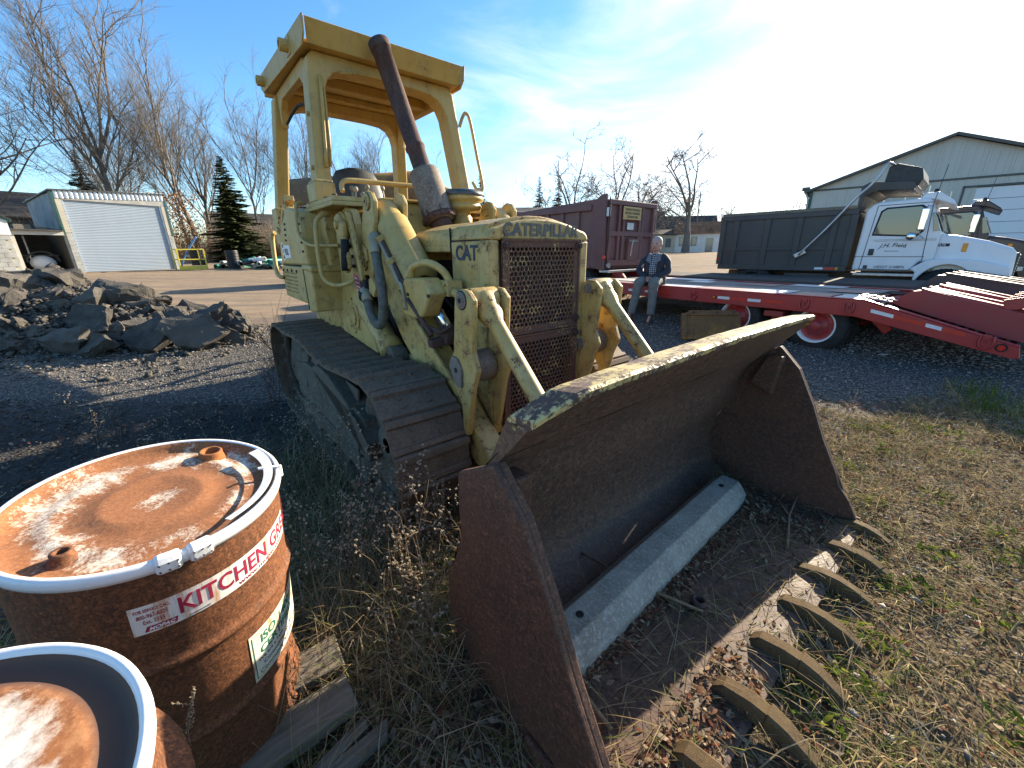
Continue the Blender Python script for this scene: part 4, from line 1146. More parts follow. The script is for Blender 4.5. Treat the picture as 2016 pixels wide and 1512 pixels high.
M['lid2'] = t.out(t.mix(wm, rc, wc), t.rng(r, .15, .17, .12, .65), 0, t.bump(n2, .3, .003), .25)
b.build('drum_lid', M['lid2'], D2, recalc=False)
b = MB(); b.poly([on_cyl(.2945, radians(2))(0, .30, 0), on_cyl(.2945, radians(2))(.05, .30, 0), on_cyl(.2945, radians(2))(.05, .62, 0), on_cyl(.2945, radians(2))(0, .62, 0)]); b.build('paper_label', M['label'], D2, recalc=False)

# ---- weathered boards under the drums
def m_wood(name, a, b_, ax=(3, 40, 40)):
    t = NT(name); c = t.coord()
    g = t.noise(t.mapv(c, ax), 1.0, 8, .65, .6); n = t.noise(c, 9, 5)
    col = t.mix(t.rng(g, .35, .65), a, b_); col = t.mix(t.rng(n, .55, .75, 0, .5), col, tuple(q * .4 for q in b_))
    return t.out(col, .9, 0, t.bump(g, .6, .006), .2)
M['oldwood'] = m_wood('weathered_board', (.24, .215, .165), (.11, .10, .08))
M['deckwood'] = m_wood('trailer_plank', (.36, .31, .27), (.22, .18, .15), (2, 30, 30))
def board(name, p0, p1, w, h, z, label, group=None, split=0, mat='oldwood', roll=0):
    p0 = Vector((*p0, z)); p1 = Vector((*p1, z)); d = p1 - p0; ln = d.length
    b = MB(); n = 12; rn = random.Random(hash(label) % 1000); pr = None
    for k in range(n + 1):
        x = ln * k / n; e = (rn.uniform(-.02, .06) * split) if k == n else 0
        ring = [b.pt((x + (e if j in (0, 3) else rn.uniform(-.03, .05) * split * (k == n)), y + rn.uniform(-.002, .002), zz + rn.uniform(-.002, .002))) for j, (y, zz) in enumerate(((-w / 2, -h / 2), (w / 2, -h / 2), (w / 2, h / 2), (-w / 2, h / 2)))]
        if pr: b.bridge(pr, ring, False)
        else: b.face(ring)
        pr = ring
    b.face(pr)
    o = b.build(name, M[mat], None, .005, label=label, cat='board', group=group)
    o.location = p0; o.rotation_euler = (roll, 0, atan2(d.y, d.x)); return o
G_ = 'weathered boards under the drums'
board('weathered_board', (-1.45, .62), (-.70, 1.17), .15, .045, .085, 'upper grey board jutting out from under the drum with red label', G_)
board('weathered_board', (-1.30, .42), (-.595, 1.02), .14, .05, .080, 'thick grey beam with a square cut end beneath the labelled drum', G_)
board('weathered_board', (-1.15, .25), (-.455, .905), .055, .03, .045, 'split grey board in the weeds, pointing at the bucket', G_, 1.0)
board('weathered_board', (-1.0, .28), (-.53, .92), .04, .03, .05, 'thin splintered slat beside the split grey board', G_, 1.0)
board('weathered_board', (-.95, .25), (-.40, .80), .05, .025, .035, 'short splintered board end at the bottom edge', G_, 1.0)
board('weathered_board', (-.90, .20), (-.33, .79), .03, .025, .03, 'narrowest splintered stick at the bottom edge', G_, 1.0)
for q in ((-1.35, .75), (-.85, .75), (-1.1, 1.05), (-.85, .35), (-.55, .1)):
    pass
board('weathered_board', (-1.6, .95), (-.62, .10), .10, .06, .035, 'grey pallet runner lying under the drums', G_)
board('weathered_board', (-1.35, 1.20), (-.35, .32), .10, .06, .033, 'grey pallet runner nearest the loader', G_)
# ================================================================ trailers
M['red'] = m_paint('trailer_red_paint', (.37, .022, .026), (.34, .042, .042), rust=.30, scale=3, dirt=.30, rough=.42)
M['red_dusty'] = m_paint('trailer_red_dusty', (.32, .032, .035), (.29, .055, .05), rust=.33, scale=4, dirt=.5, rough=.6)
M['darksteel'] = m_paint('dark_trailer_steel', (.035, .038, .04), (.06, .058, .055), rust=.36, scale=5, dirt=.4, rough=.55)
M['patch_white'] = m_paint('worn_white_deck', (.66, .66, .64), (.55, .54, .5), rust=.36, scale=5, dirt=.4)
M['patch_pink'] = m_paint('worn_pink_deck', (.34, .20, .17), (.30, .16, .15), rust=.38, scale=5, dirt=.4)
M['tape_white'] = m_plain('tape_white', (.72, .74, .75), .4, var=.06); M['tape_red'] = m_plain('tape_red', (.55, .035, .018), .4, var=.1)
M['amber'] = m_plain('amber_lens', (.70, .25, .01), .25, var=.05); M['redlens'] = m_plain('red_lens', (.60, .012, .012), .25, var=.05)
M['plank_dark'] = m_wood('dark_plank', (.12, .105, .09), (.055, .05, .045), (2, 30, 30))
TR = empty('flatbed_trailer', (2.42, 9.737, 0), atan2(-.821, .571), 'red equipment trailer with patched plank deck and dropped tail with ramps', 'trailer')
def rail(par, mat, y0, y1, x0, name='side_rail'):
    b = MB()
    b.prism([(x0, .645), (4.70, .645), (6.27, .33), (6.33, .345), (6.30, .47), (4.75, .885), (x0, .885)], 'v', y0, y1)
    b.prism([(x0, .885), (4.76, .887), (6.30, .472), (6.30, .485), (4.765, .902), (x0, .900)], 'v', y0 + .0 if y0 < 1 else y0 - .05, y1 + .05 if y0 < 1 else y1)
    return b.build(name, mat, par, .006)
rail(TR, M['red'], 0, .07, -3.6); rail(TR, M['red'], 2.46, 2.53, -3.6)
rn = random.Random(7)
for k in range(11):      # deck planks
    y = .125 + k * .213; x0 = -3.6 + rn.uniform(0, .05); x1 = 4.62 + rn.uniform(-.04, .04)
    cuts = [x0] + sorted(rn.uniform(-2.5, 4) for _ in range(2)) + [x1]
    for a, c in zip(cuts, cuts[1:]):
        b = MB(); z = rn.uniform(-.006, .006)
        b.box(a + .003, c - .003, y - .098, y + .102, .845 + z, .888 + z); b.build('deck_plank', M['deckwood'], TR, .004)
for x0, x1, y0, y1, mt in ((.55, 2.05, .08, .52, 'patch_white'), (1.0, 1.55, 1.45, 1.85, 'patch_white'), (2.10, 2.95, .10, .85, 'patch_pink'), (2.98, 3.65, .10, .80, 'patch_white'), (3.75, 4.35, .10, .62, 'patch_pink'), (4.30, 4.70, .10, .72, 'patch_white'), (-1.6, .35, .6, 1.2, 'patch_white'), (-.8, 1.2, 2.0, 2.4, 'patch_white'), (2.2, 2.9, 1.5, 2.1, 'patch_pink'), (3.0, 3.9, 1.95, 2.4, 'patch_white'), (3.95, 4.55, 1.1, 1.6, 'patch_pink')):
    b = MB(); b.box(x0, x1, y0, y1, .897, .903); b.build('deck_patch', M[mt], TR, .002)
b = MB()
for k in range(9): b.box(-3.4 + k * 1.0, -3.3 + k * 1.0, .08, 2.46, .66, .80)
b.box(-3.5, 5.0, .85, .97, .55, .83); b.box(-3.5, 5.0, 1.55, 1.67, .55, .83)
b.build('chassis', M['red_dusty'], TR, .006)
def dual_wheel(par, x, y, z, r, sgn, rimm, hubm, w=.24, name='wheel'):
    wh = empty(name); wh.parent = par; wh.location = (x, y, z)
    b = MB(); s = sgn
    b.lathe([(r * .60, -w * .5), (r * .80, -w * .5), (r * .93, -w * .42), (r * .985, -w * .34), (r, -w * .25), (r, w * .25), (r * .985, w * .34), (r * .93, w * .42), (r * .80, w * .5), (r * .60, w * .5)], (0, 0, 0), (0, s, 0), 44)
    for k in range(40):
        a = 2 * pi * k / 40
        for yy in (-.3, .0, .3):
            b.beam((r * cos(a), (yy - .13) * w, r * sin(a)), (r * cos(a + .05), (yy + .13) * w, r * sin(a + .05)), .018, .014, up=(cos(a), 0, sin(a)))
    b.build('tyre', M['rubber'], wh, recalc=False)
    b = MB(); b.lathe([(r * .61, w * .42), (r * .645, w * .52), (r * .62, w * .54), (r * .575, w * .46), (r * .56, w * .1)], (0, 0, 0), (0, s, 0), 36); b.build('rim', rimm, wh, recalc=False)
    b = MB(); b.lathe([(r * .57, w * .12), (r * .50, w * .05), (r * .36, w * .12), (r * .30, w * .34), (r * .20, w * .36), (r * .19, w * .62), (r * .12, w * .68), (.001, w * .68)], (0, 0, 0), (0, s, 0), 28)
    for k in range(8):
        a = k * pi / 4 + .2; b.cyl((r * .40 * cos(a), s * w * .10, r * .40 * sin(a)), (r * .40 * cos(a), s * w * .22, r * .40 * sin(a)), .014, n=6)
    b.build('hub', hubm, wh, recalc=False)
    return wh
for x in (2.92, 4.20):
    dual_wheel(TR, x, .22, .43, .43, -1, M['white'], M['red']); dual_wheel(TR, x, .52, .43, .43, -1, M['white'], M['red_dusty'])
    dual_wheel(TR, x, 2.30, .43, .43, 1, M['white'], M['red'])
    b = MB(); b.cyl((x, .1, .43), (x, 2.45, .43), .06, n=12); b.build('axle', M['red_dusty'], TR)
b = MB(); b.prism([(3.38, .64), (3.72, .64), (3.66, .42), (3.60, .30), (3.50, .30), (3.44, .42)], 'v', .35, .45); b.box(3.40, 3.70, .1, .5, .50, .60); b.build('spring_hanger', M['red_dusty'], TR, .01)
b = MB(); b.beam((4.75, .6, .62), (5.0, .6, .40), .1, .12); b.build('landing_leg', M['red'], TR, .01)
for x, z, t_ in ((2.11, .755, 0), (4.02, .765, 0), (4.60, .765, 0), (6.03, .50, -.27), (.1, .755, 0)):
    b = MB(); P = [(x - .05, -.012, z + .075), (x - .062, -.020, z + .0), (x - .045, -.022, z - .06), (x, -.022, z - .085), (x + .045, -.022, z - .06), (x + .062, -.020, z), (x + .05, -.012, z + .075)]
    b.tube(spline(P, 4), .013, 8); b.box(x - .035, x + .035, -.02, .002, z + .03, z + .085); b.tube([(x - .02, -.016, z + .05), (x, -.018, z - .02), (x + .02, -.016, z + .05)], .008, 6)
    b.build('tie_down_ring', M['red'], TR)
def tape(x0, x1, zf, mat, sl=0):
    b = MB(); b.hexa([(x0, -.0030, zf(x0) - .024), (x1, -.0030, zf(x1) - .024), (x1, .001, zf(x1) - .024), (x0, .001, zf(x0) - .024), (x0, -.0030, zf(x0) + .024), (x1, -.0030, zf(x1) + .024), (x1, .001, zf(x1) + .024), (x0, .001, zf(x0) + .024)])
    b.build('reflective_tape', M[mat], TR)
fl = lambda x: .757; sl_ = lambda x: .775 - (x - 4.75) * .205
for x0, x1, m_ in ((.50, .72, 'tape_white'), (.95, 1.25, 'tape_white'), (1.27, 1.55, 'tape_red'), (2.60, 2.82, 'tape_white'), (2.83, 3.12, 'tape_red'), (3.14, 3.36, 'tape_white'), (3.37, 3.70, 'tape_red')): tape(x0, x1, fl, m_)
for x0, x1, m_ in ((4.86, 5.12, 'tape_white'), (5.13, 5.45, 'tape_red'), (5.46, 5.62, 'tape_white'), (5.63, 5.84, 'tape_red')): tape(x0, x1, sl_, m_)
b = MB(); b.cyl((2.53, .002, .757), (2.53, -.010, .757), .033, n=20); ml = b.build('marker_light', M['rubber'], TR); b = MB(); b.cyl((2.53, -.008, .757), (2.53, -.022, .757), .024, .02, 16); b.build('lens', M['amber'], ml)
b = MB(); b.cyl((6.165, .002, .447), (6.165, -.012, .447), .052, n=22); ml = b.build('tail_light', M['rubber'], TR); b = MB(); b.cyl((6.165, -.010, .447), (6.165, -.024, .447), .038, .032, 20); b.build('lens', M['redlens'], ml)
# dropped tail: cross slats
for k in range(15):
    x = 4.80 + k * .10; z = .80 - (x - 4.75) * .262
    b = MB(); b.beam((x, .07, z), (x, 2.46, z), .06, .045, up=(.27, 0, 1)); b.build('tail_slat', M['darksteel'], TR)
# folded ramps lying on the tail
for y0 in (.48, 1.55):
    P = [(4.92, .85), (5.15, 1.02), (5.30, 1.045), (6.05, .86), (6.55, .74), (6.52, .42), (6.1, .50), (5.1, .78)]
    b = MB(); b.prism(P, 'v', y0, y0 + .62); rp = b.build('loading_ramp', M['red_dusty'], TR, .008)
    for dy in (.03, .47):
        b = MB(); b.beam((5.22, y0 + dy + .06, 1.052), (6.12, y0 + dy + .06, .862), .085, .03, up=(.2, 0, 1)); b.build('ramp_runner', M['red'], rp, .004)
    b = MB(); b.beam((6.02, y0 + .05, .90), (6.75, y0 + .05, 1.12), .03, .14); b.beam((6.02, y0 + .55, .90), (6.75, y0 + .55, 1.12), .03, .14); b.hexa([(6.05, y0 + .05, .85), (6.75, y0 + .05, 1.06), (6.75, y0 + .55, 1.06), (6.05, y0 + .55, .85), (6.05, y0 + .05, .88), (6.75, y0 + .05, 1.09), (6.75, y0 + .55, 1.09), (6.05, y0 + .55, .88)])
    b.build('ramp_flap', M['red'], rp, .006)
    for k in range(8):
        b = MB(); x = 5.3 + k * .1; b.beam((x, y0 + .1, 1.012 - (x - 5.3) * .225), (x, y0 + .46, 1.012 - (x - 5.3) * .225), .03, .03); b.build('ramp_cleat', M['darksteel'], rp)
b = MB()      # ladder-like grab steps at the start of the slope
for y in (.20, .48): b.beam((4.62, y, .935), (5.02, y, .88), .02, .02)
for k in range(4): b.beam((4.66 + k * .10, .20, .945 - k * .012), (4.66 + k * .10, .48, .945 - k * .012), .018, .018)
b.build('step_rack', M['patch_white'], TR)
b = MB(); b.tube(spline([(4.70, .9, .92), (4.85, .9, .97), (5.0, .92, .95), (5.02, 1.0, .93), (4.75, 1.05, .93)], 4), .012, 6); b.build('chain_hook', M['darksteel'], TR)
b = MB(); b.prism([(-3.6, .9), (-.75, .9), (-.98, 1.13), (-3.6, 1.16)], 'v', 1.35, 1.43); b.prism([(-3.6, .9), (-.75, .9), (-.98, 1.13), (-3.6, 1.16)], 'v', 2.3, 2.38); b.box(-3.6, -1.0, 1.35, 2.38, 1.09, 1.12)
b.build('gooseneck', M['red'], TR, .01)
# wrench left on the deck
b = MB(); b.box(-.08, .10, -.012, .012, 0, .012); b.prism([(.09, -.03), (.15, -.03), (.15, -.015), (.11, 0), (.15, .015), (.15, .03), (.09, .03)], 'w', 0, .014); b.cyl((-.09, 0, 0), (-.09, 0, .014), .024, n=10)
b = b.build('wrench', M['darksteel'], None, .003, label='small dark wrench lying on the trailer deck left of the seated person', cat='wrench')
b.location = (2.42 + .571 * .42 + .821 * .35, 9.737 - .821 * .42 + .571 * .35, .905); b.rotation_euler = (0, 0, .15)

# dark trailer parked beyond the red one
T2 = empty('dark_trailer', (2.42 + .821 * 2.75, 9.737 + .571 * 2.75, 0), atan2(-.821, .571), 'dark grey plank trailer parked between the red trailer and white dump truck', 'trailer')
for k in range(10):
    b = MB(); y = .12 + k * .20; b.box(-1.5 + rn.uniform(0, .1), 5.0 + rn.uniform(0, .1), y - .095, y + .092, .90 + rn.uniform(-.008, .008), .945); b.build('deck_plank', M['plank_dark'], T2, .004)
b = MB(); b.box(-1.5, 5.2, -.02, .04, .72, .935); b.box(-1.5, 5.2, 2.05, 2.1, .72, .935); b.box(-1.5, 5.0, .5, .6, .55, .88); b.box(-1.5, 5.0, 1.4, 1.5, .55, .88); b.build('frame', M['darksteel'], T2, .005)
for y0 in (.2, 1.25):
    b = MB(); b.prism([(4.75, .95), (4.95, 1.14), (5.25, 1.15), (7.1, .80), (7.1, .5), (5.3, .8)], 'v', y0, y0 + .6); rp = b.build('loading_ramp', M['darksteel'], T2, .008)
    for dy in (.0, .55):
        b = MB(); b.beam((5.05, y0 + dy + .02, 1.17), (7.1, y0 + dy + .02, .83), .07, .04, up=(.2, 0, 1)); b.build('ramp_runner', M['darksteel'], rp, .004)
b = MB(); b.prism([(-1.7, .95), (-1.7, 1.16), (-.75, 1.14), (-.6, .95)], 'v', .0, .06); b.build('headboard', M['darksteel'], T2, .005)
for x in (1.6, 2.7):
    for y, s_ in ((.25, -1), (1.85, 1)): dual_wheel(T2, x, y, .46, .42, s_, M['darksteel'], M['darksteel'])

# rusty guard panel propped against the trailer wheel
GP = empty('engine_guard', (3.10, 7.08, .06), atan2(-.05, 1.15) + .12, 'rust-brown steel guard panel leaning against the trailer wheel', 'guard', rot=(-.32, 0, -.02))
M['panel_rust'] = m_rust('panel_rust', (.20, .105, .045), (.12, .065, .035), (.07, .042, .03), 5, .8, .4, pale=(.30, .17, .05))
b = MB(); b.box(0, 1.06, 0, .03, .02, .46); b.build('sheet', M['panel_rust'], GP, .004)
b = MB(); b.box(-.02, .06, -.06, .0, 0, .48); b.build('flange', M['panel_rust'], GP, .004)
b = MB(); b.box(.062, 1.10, -.08, .0, 0, .07); b.build('flange', M['panel_rust'], GP, .004)
b = MB(); b.box(.062, 1.02, -.03, .0, .44, .50); b.box(.12, .96, -.012, .02, .50, .535); b.build('flange', M['panel_rust'], GP, .004)
b = MB()
for x in (.2, .62, .92): b.cyl((x, -.03, .49), (x, -.036, .49), .022, n=10)
b.build('panel_bolt', M['exhaust'], GP)

# ================================================================ seated person
def person():
    # local frame: x along the trailer rail (image right), y toward trailer, z up ; origin on the deck edge
    root = empty('person', (2.42 + .571 * 1.10, 9.737 - .821 * 1.10, .90), atan2(-.821, .571) + .30, 'person in dark navy jacket, checked shirt and grey trousers sitting on the red trailer', 'person')
    skin = m_plain('skin', (.50, .29, .22), .55, 0, .08, 20); hairm = m_plain('grey_hair', (.38, .36, .33), .7, 0, .2, 60)
    jk = m_plain('navy_jacket', (.022, .027, .040), .75, 0, .2, 12); jl = m_plain('jacket_lining', (.15, .16, .19), .8, 0, .1, 12)
    tro = m_plain('grey_trousers', (.17, .17, .155), .85, 0, .12, 14); boot = m_plain('brown_boot', (.13, .065, .035), .6, 0, .2, 20)
    t = NT('plaid_shirt'); c = t.coord(); sx = t.n('SeparateXYZ', 0, Vector=c)
    nd = t.t.nodes.new('ShaderNodeSeparateXYZ'); t.t.links.new(c, nd.inputs[0])
    fx = t.math('GREATER_THAN', t.math('FRACT', t.math('MULTIPLY', nd.outputs[0], 26)), .68); fz = t.math('GREATER_THAN', t.math('FRACT', t.math('MULTIPLY', nd.outputs[2], 26)), .68)
    col = t.mix(t.math('MULTIPLY', t.math('ADD', fx, fz), .5), (.02, .028, .045), (.50, .54, .58)); shirt = t.out(col, .85)
    hip = Vector((0, .16, .12)); 
    # continuous body under the clothes (skin modifier)
    J = {'pel': (0, .18, .12), 'bel': (0, .15, .28), 'che': (0, .13, .45), 'nek': (.0, .10, .60), 'hd0': (0, .07, .68), 'hd1': (0, .07, .78), 'hd2': (0, .08, .86),
         'shl': (-.19, .12, .53), 'ell': (-.27, .02, .28), 'wrl': (-.05, -.16, .14), 'shr': (.19, .12, .53), 'elr': (.27, .03, .28), 'wrr': (.06, -.16, .14),
         'hpl': (-.10, .14, .10), 'knl': (-.16, -.26, .02), 'anl': (-.22, -.42, -.52), 'tol': (-.27, -.58, -.68), 'hpr': (.10, .14, .10), 'knr': (.14, -.26, .03), 'anr': (.17, -.36, -.54), 'tor': (.17, -.52, -.69)}
    R = dict(pel=.13, bel=.125, che=.13, nek=.055, hd0=.062, hd1=.082, hd2=.06, shl=.06, ell=.042, wrl=.03, shr=.06, elr=.042, wrr=.03, hpl=.09, knl=.058, anl=.042, tol=.03, hpr=.09, knr=.058, anr=.042, tor=.03)
    E = [('pel', 'bel'), ('bel', 'che'), ('che', 'nek'), ('nek', 'hd0'), ('hd0', 'hd1'), ('hd1', 'hd2'), ('che', 'shl'), ('shl', 'ell'), ('ell', 'wrl'), ('che', 'shr'), ('shr', 'elr'), ('elr', 'wrr'), ('pel', 'hpl'), ('hpl', 'knl'), ('knl', 'anl'), ('anl', 'tol'), ('pel', 'hpr'), ('hpr', 'knr'), ('knr', 'anr'), ('anr', 'tor')]
    nm = list(J); me = bpy.data.meshes.new('body'); me.from_pydata([J[n] for n in nm], [(nm.index(a), nm.index(c)) for a, c in E], [])
    me.materials.append(skin); bo = obj('body', me, root)
    md = bo.modifiers.new('skin', 'SKIN'); sv = me.skin_vertices[0].data
    for i, n in enumerate(nm): sv[i].radius = (R[n] * .8, R[n] * .8); sv[i].use_root = (n == 'pel')
    md.use_smooth_shade = True; bo.modifiers.new('sub', 'SUBSURF').levels = 2; bo.modifiers[-1].render_levels = 2
    # head: shaped
    b = MB(); hr = [(.655, .055, .06), (.675, .068, .078), (.70, .074, .092), (.74, .079, .100), (.78, .080, .102), (.82, .077, .098), (.85, .066, .084), (.872, .045, .058), (.882, .015, .02)]
    b.loft([((0, .072 + (.02 if z > .8 else 0) * .5, z), (rx, 0, 0), (0, ry, 0)) for z, rx, ry in hr], 20); hd = b.build('head', skin, root)
    b = MB(); b.loft([((0, -.025, .775), (.010, 0, 0), (0, .010, 0)), ((0, -.042, .745), (.014, 0, 0), (0, .014, 0)), ((0, -.030, .728), (.017, 0, 0), (0, .014, 0))], 10); b.build('nose', skin, hd)
    for s in (-1, 1):
        b = MB(); b.ball((s * .082, .085, .755), .026, 8, 6, (.35, .7, 1.15)); b.build('ear', skin, hd)
        b = MB(); b.ball((s * .030, -.022, .772), .010, 8, 6, (1.5, .5, .7)); b.build('eye', M['blackmark'], hd)
        b = MB(); b.beam((s * .012, -.030, .788), (s * .05, -.018, .790), .012, .010); b.build('brow', hairm, hd)
    b = MB(); b.ball((0, -.022, .704), .012, 8, 6, (1.9, .5, .6)); b.build('mouth', m_plain('lips', (.20, .07, .06), .6), hd)
    b = MB(); b.loft([((0, .105, .70), (.070, 0, 0), (0, .062, 0)), ((0, .10, .76), (.084, 0, 0), (0, .078, 0)), ((0, .095, .80), (.086, 0, 0), (0, .088, 0)), ((0, .085, .84), (.080, 0, 0), (0, .096, 0)), ((0, .082, .872), (.058, 0, 0), (0, .072, 0)), ((0, .085, .892), (.02, 0, 0), (0, .03, 0))], 18); b.build('hair', hairm, root)
    # shirt and jacket
    b = MB(); b.loft([((0, .08, .14), (.11, 0, 0), (0, .12, 0)), ((0, .06, .30), (.12, 0, 0), (0, .125, 0)), ((0, .07, .46), (.11, 0, 0), (0, .11, 0)), ((0, .09, .57), (.07, 0, 0), (0, .075, 0)), ((0, .085, .62), (.062, 0, 0), (0, .062, 0))], 18); b.build('shirt', shirt, root)
    b = MB()
    def jring(z, hw, dp, yc, gap):      # open at the front
        n = 22; out = []
        for k in range(n + 1):
            a = -pi / 2 + gap + (2 * pi - 2 * gap) * k / n
            out.append(b.pt((hw * cos(a), yc + dp * sin(a), z)))
        return out
    pr = None
    for z, hw, dp, yc, gap in ((-.02, .235, .20, .14, .75), (.10, .235, .205, .13, .55), (.25, .225, .19, .13, .36), (.38, .225, .18, .13, .34), (.48, .225, .165, .13, .40), (.55, .19, .135, .13, .55), (.60, .11, .095, .12, .8)):
        r = jring(z, hw, dp, yc, gap)
        if pr:
            for k in range(len(r) - 1): b.face((pr[k], pr[k + 1], r[k + 1], r[k]), True)
        pr = r
    o = b.build('jacket', jk, root, recalc=False); so = o.modifiers.new('thick', 'SOLIDIFY'); so.thickness = .018; so.offset = -1
    for s in (-1, 1):
        b = MB(); S = Vector((s * .195, .13, .525)); Eb = Vector((s * .285, .02, .27)); Wr = Vector((s * .07, -.155, .145))
        P = spline([S + Vector((-s * .09, 0, .02)), S + Vector((-s * .01, 0, -.015)), S * .5 + Eb * .5 + Vector((s * .02, .01, 0)), Eb, Eb * .45 + Wr * .55 + Vector((s * .01, -.01, -.01)), Wr], 5)
        b.tube(P, None, 14, rf=lambda q: .074 - .018 * q + .006 * sin(q * 24)); b.build('sleeve', jk, root)
        b = MB(); b.hexa([(s * .05, -.02, .60), (s * .12, .02, .60), (s * .13, .03, .60), (s * .07, .0, .61), (s * .03, -.062, .40), (s * .14, -.045, .47), (s * .15, -.03, .48), (s * .05, -.05, .42)]); b.build('collar', jl, root, .008)
        # leg
        H = Vector((s * .10, .12, .085)); Kn = Vector((-.16 if s < 0 else .14, -.27, .03)); An = Vector((-.22 if s < 0 else .17, -.41 if s < 0 else -.37, -.56))
        b = MB(); P = spline([H, H * .5 + Kn * .5 + Vector((0, 0, .02)), Kn + Vector((0, .0, .01)), Kn * .55 + An * .45, An], 6)
        b.tube(P, None, 16, rf=lambda q: .112 - .038 * q + (.012 if .45 < q < .55 else 0) + .004 * sin(q * 40)); b.build('trouser_leg', tro, root)
        b = MB(); T = Vector((-.28 if s < 0 else .17, -.60 if s < 0 else -.56, -.715))
        dv = (T - An); dv.z = 0; dv.normalize(); sd = dv.cross(Vector((0, 0, 1)))
        b.loft([(An + Vector((0, 0, .02)), sd * .052, dv * .055), (An + Vector((0, 0, -.06)), sd * .050, dv * .058), (An + dv * .03 + Vector((0, 0, -.10)), sd * .050, dv * .08), (An + dv * .06 + Vector((0, 0, -.135)), sd * .052, dv * .125), (An + dv * .065 + Vector((0, 0, -.16)), sd * .054, dv * .135), (An + dv * .065 + Vector((0, 0, -.175)), sd * .054, dv * .135)], 16); b.build('boot', boot, root)
    b = MB(); b.loft([((0, .15, .02), (.20, 0, 0), (0, .16, 0)), ((0, .15, .13), (.19, 0, 0), (0, .15, 0)), ((0, .14, .2), (.15, 0, 0), (0, .12, 0))], 18); b.build('trouser_seat', tro, root)
    # clasped hands
    for s in (-1, 1):
        C = Vector((s * .028, -.185, .115)); b = MB()
        b.loft([(C + Vector((s * .035, .035, .02)), (.026, 0, 0), (0, .012, .026)), (C + Vector((s * .012, .01, .005)), (.030, .01, 0), (0, .014, .036)), (C + Vector((-s * .012, -.012, -.015)), (.028, .01, 0), (0, .012, .034))], 12)
        hn = b.build('hand', skin, root)
        for f in range(4):
            o = Vector((C.x - s * .012, C.y - .016 - .003 * f, C.z + .024 - f * .018)); ln = (.036, .042, .040, .032)[f]
            b = MB(); b.tube([o, o + Vector((-s * ln * .5, -.016, -.004)), o + Vector((-s * ln, -.004, -.012)), o + Vector((-s * ln * 1.1, .012, -.016))], [.0095, .0092, .0085, .007], 8); b.build('finger', skin, hn)
        b = MB(); o = Vector((C.x + s * .01, C.y - .012, C.z + .038)); b.tube([o, o + Vector((-s * .018, -.018, .010)), o + Vector((-s * .038, -.018, .006))], [.0105, .010, .008], 8); b.build('thumb', skin, hn)
    for o in root.children:
        if o.name.split('.')[0] in ('head', 'hair'):
            o.matrix_local = Matrix.Translation((0, .08, .66)) @ Matrix.Scale(1.2, 4) @ Matrix.Translation((0, -.08, -.66))
    root.scale = (1.06, 1.06, 1.06)
    return root
person()
# ================================================================ trucks
def m_glass(name, col=(.05, .07, .075), rough=.04):
    t = NT(name); return t.out(col, rough, 0, None, .9)
M['glass'] = m_glass('cab_glass'); M['glass_pale'] = m_glass('far_window', (.10, .12, .13), .12)
M['cabwhite'] = m_paint('cab_white', (.72, .73, .74), (.68, .70, .72), rust=.26, scale=2.5, dirt=.12, rough=.3)
M['cabdark'] = m_paint('cab_dark_brown', (.035, .018, .017), (.05, .03, .028), rust=.26, scale=2.5, dirt=.2, rough=.3)
M['bodygrey'] = m_paint('dump_body_dark_grey', (.050, .052, .050), (.075, .072, .066), rust=.33, scale=3, dirt=.5, rough=.65)
M['maroon'] = m_paint('dump_body_maroon', (.14, .055, .052), (.19, .095, .085), rust=.36, scale=3, dirt=.5, rough=.65, dirtcol=(.20, .15, .12))
M['alu'] = m_plain('brushed_aluminium', (.45, .46, .46), .4, .8, .1)
M['blacktarp'] = m_plain('black_tarp', (.03, .032, .034), .55, 0, .3, 10)
M['line'] = m_plain('panel_gap', (.015, .018, .022), .8)
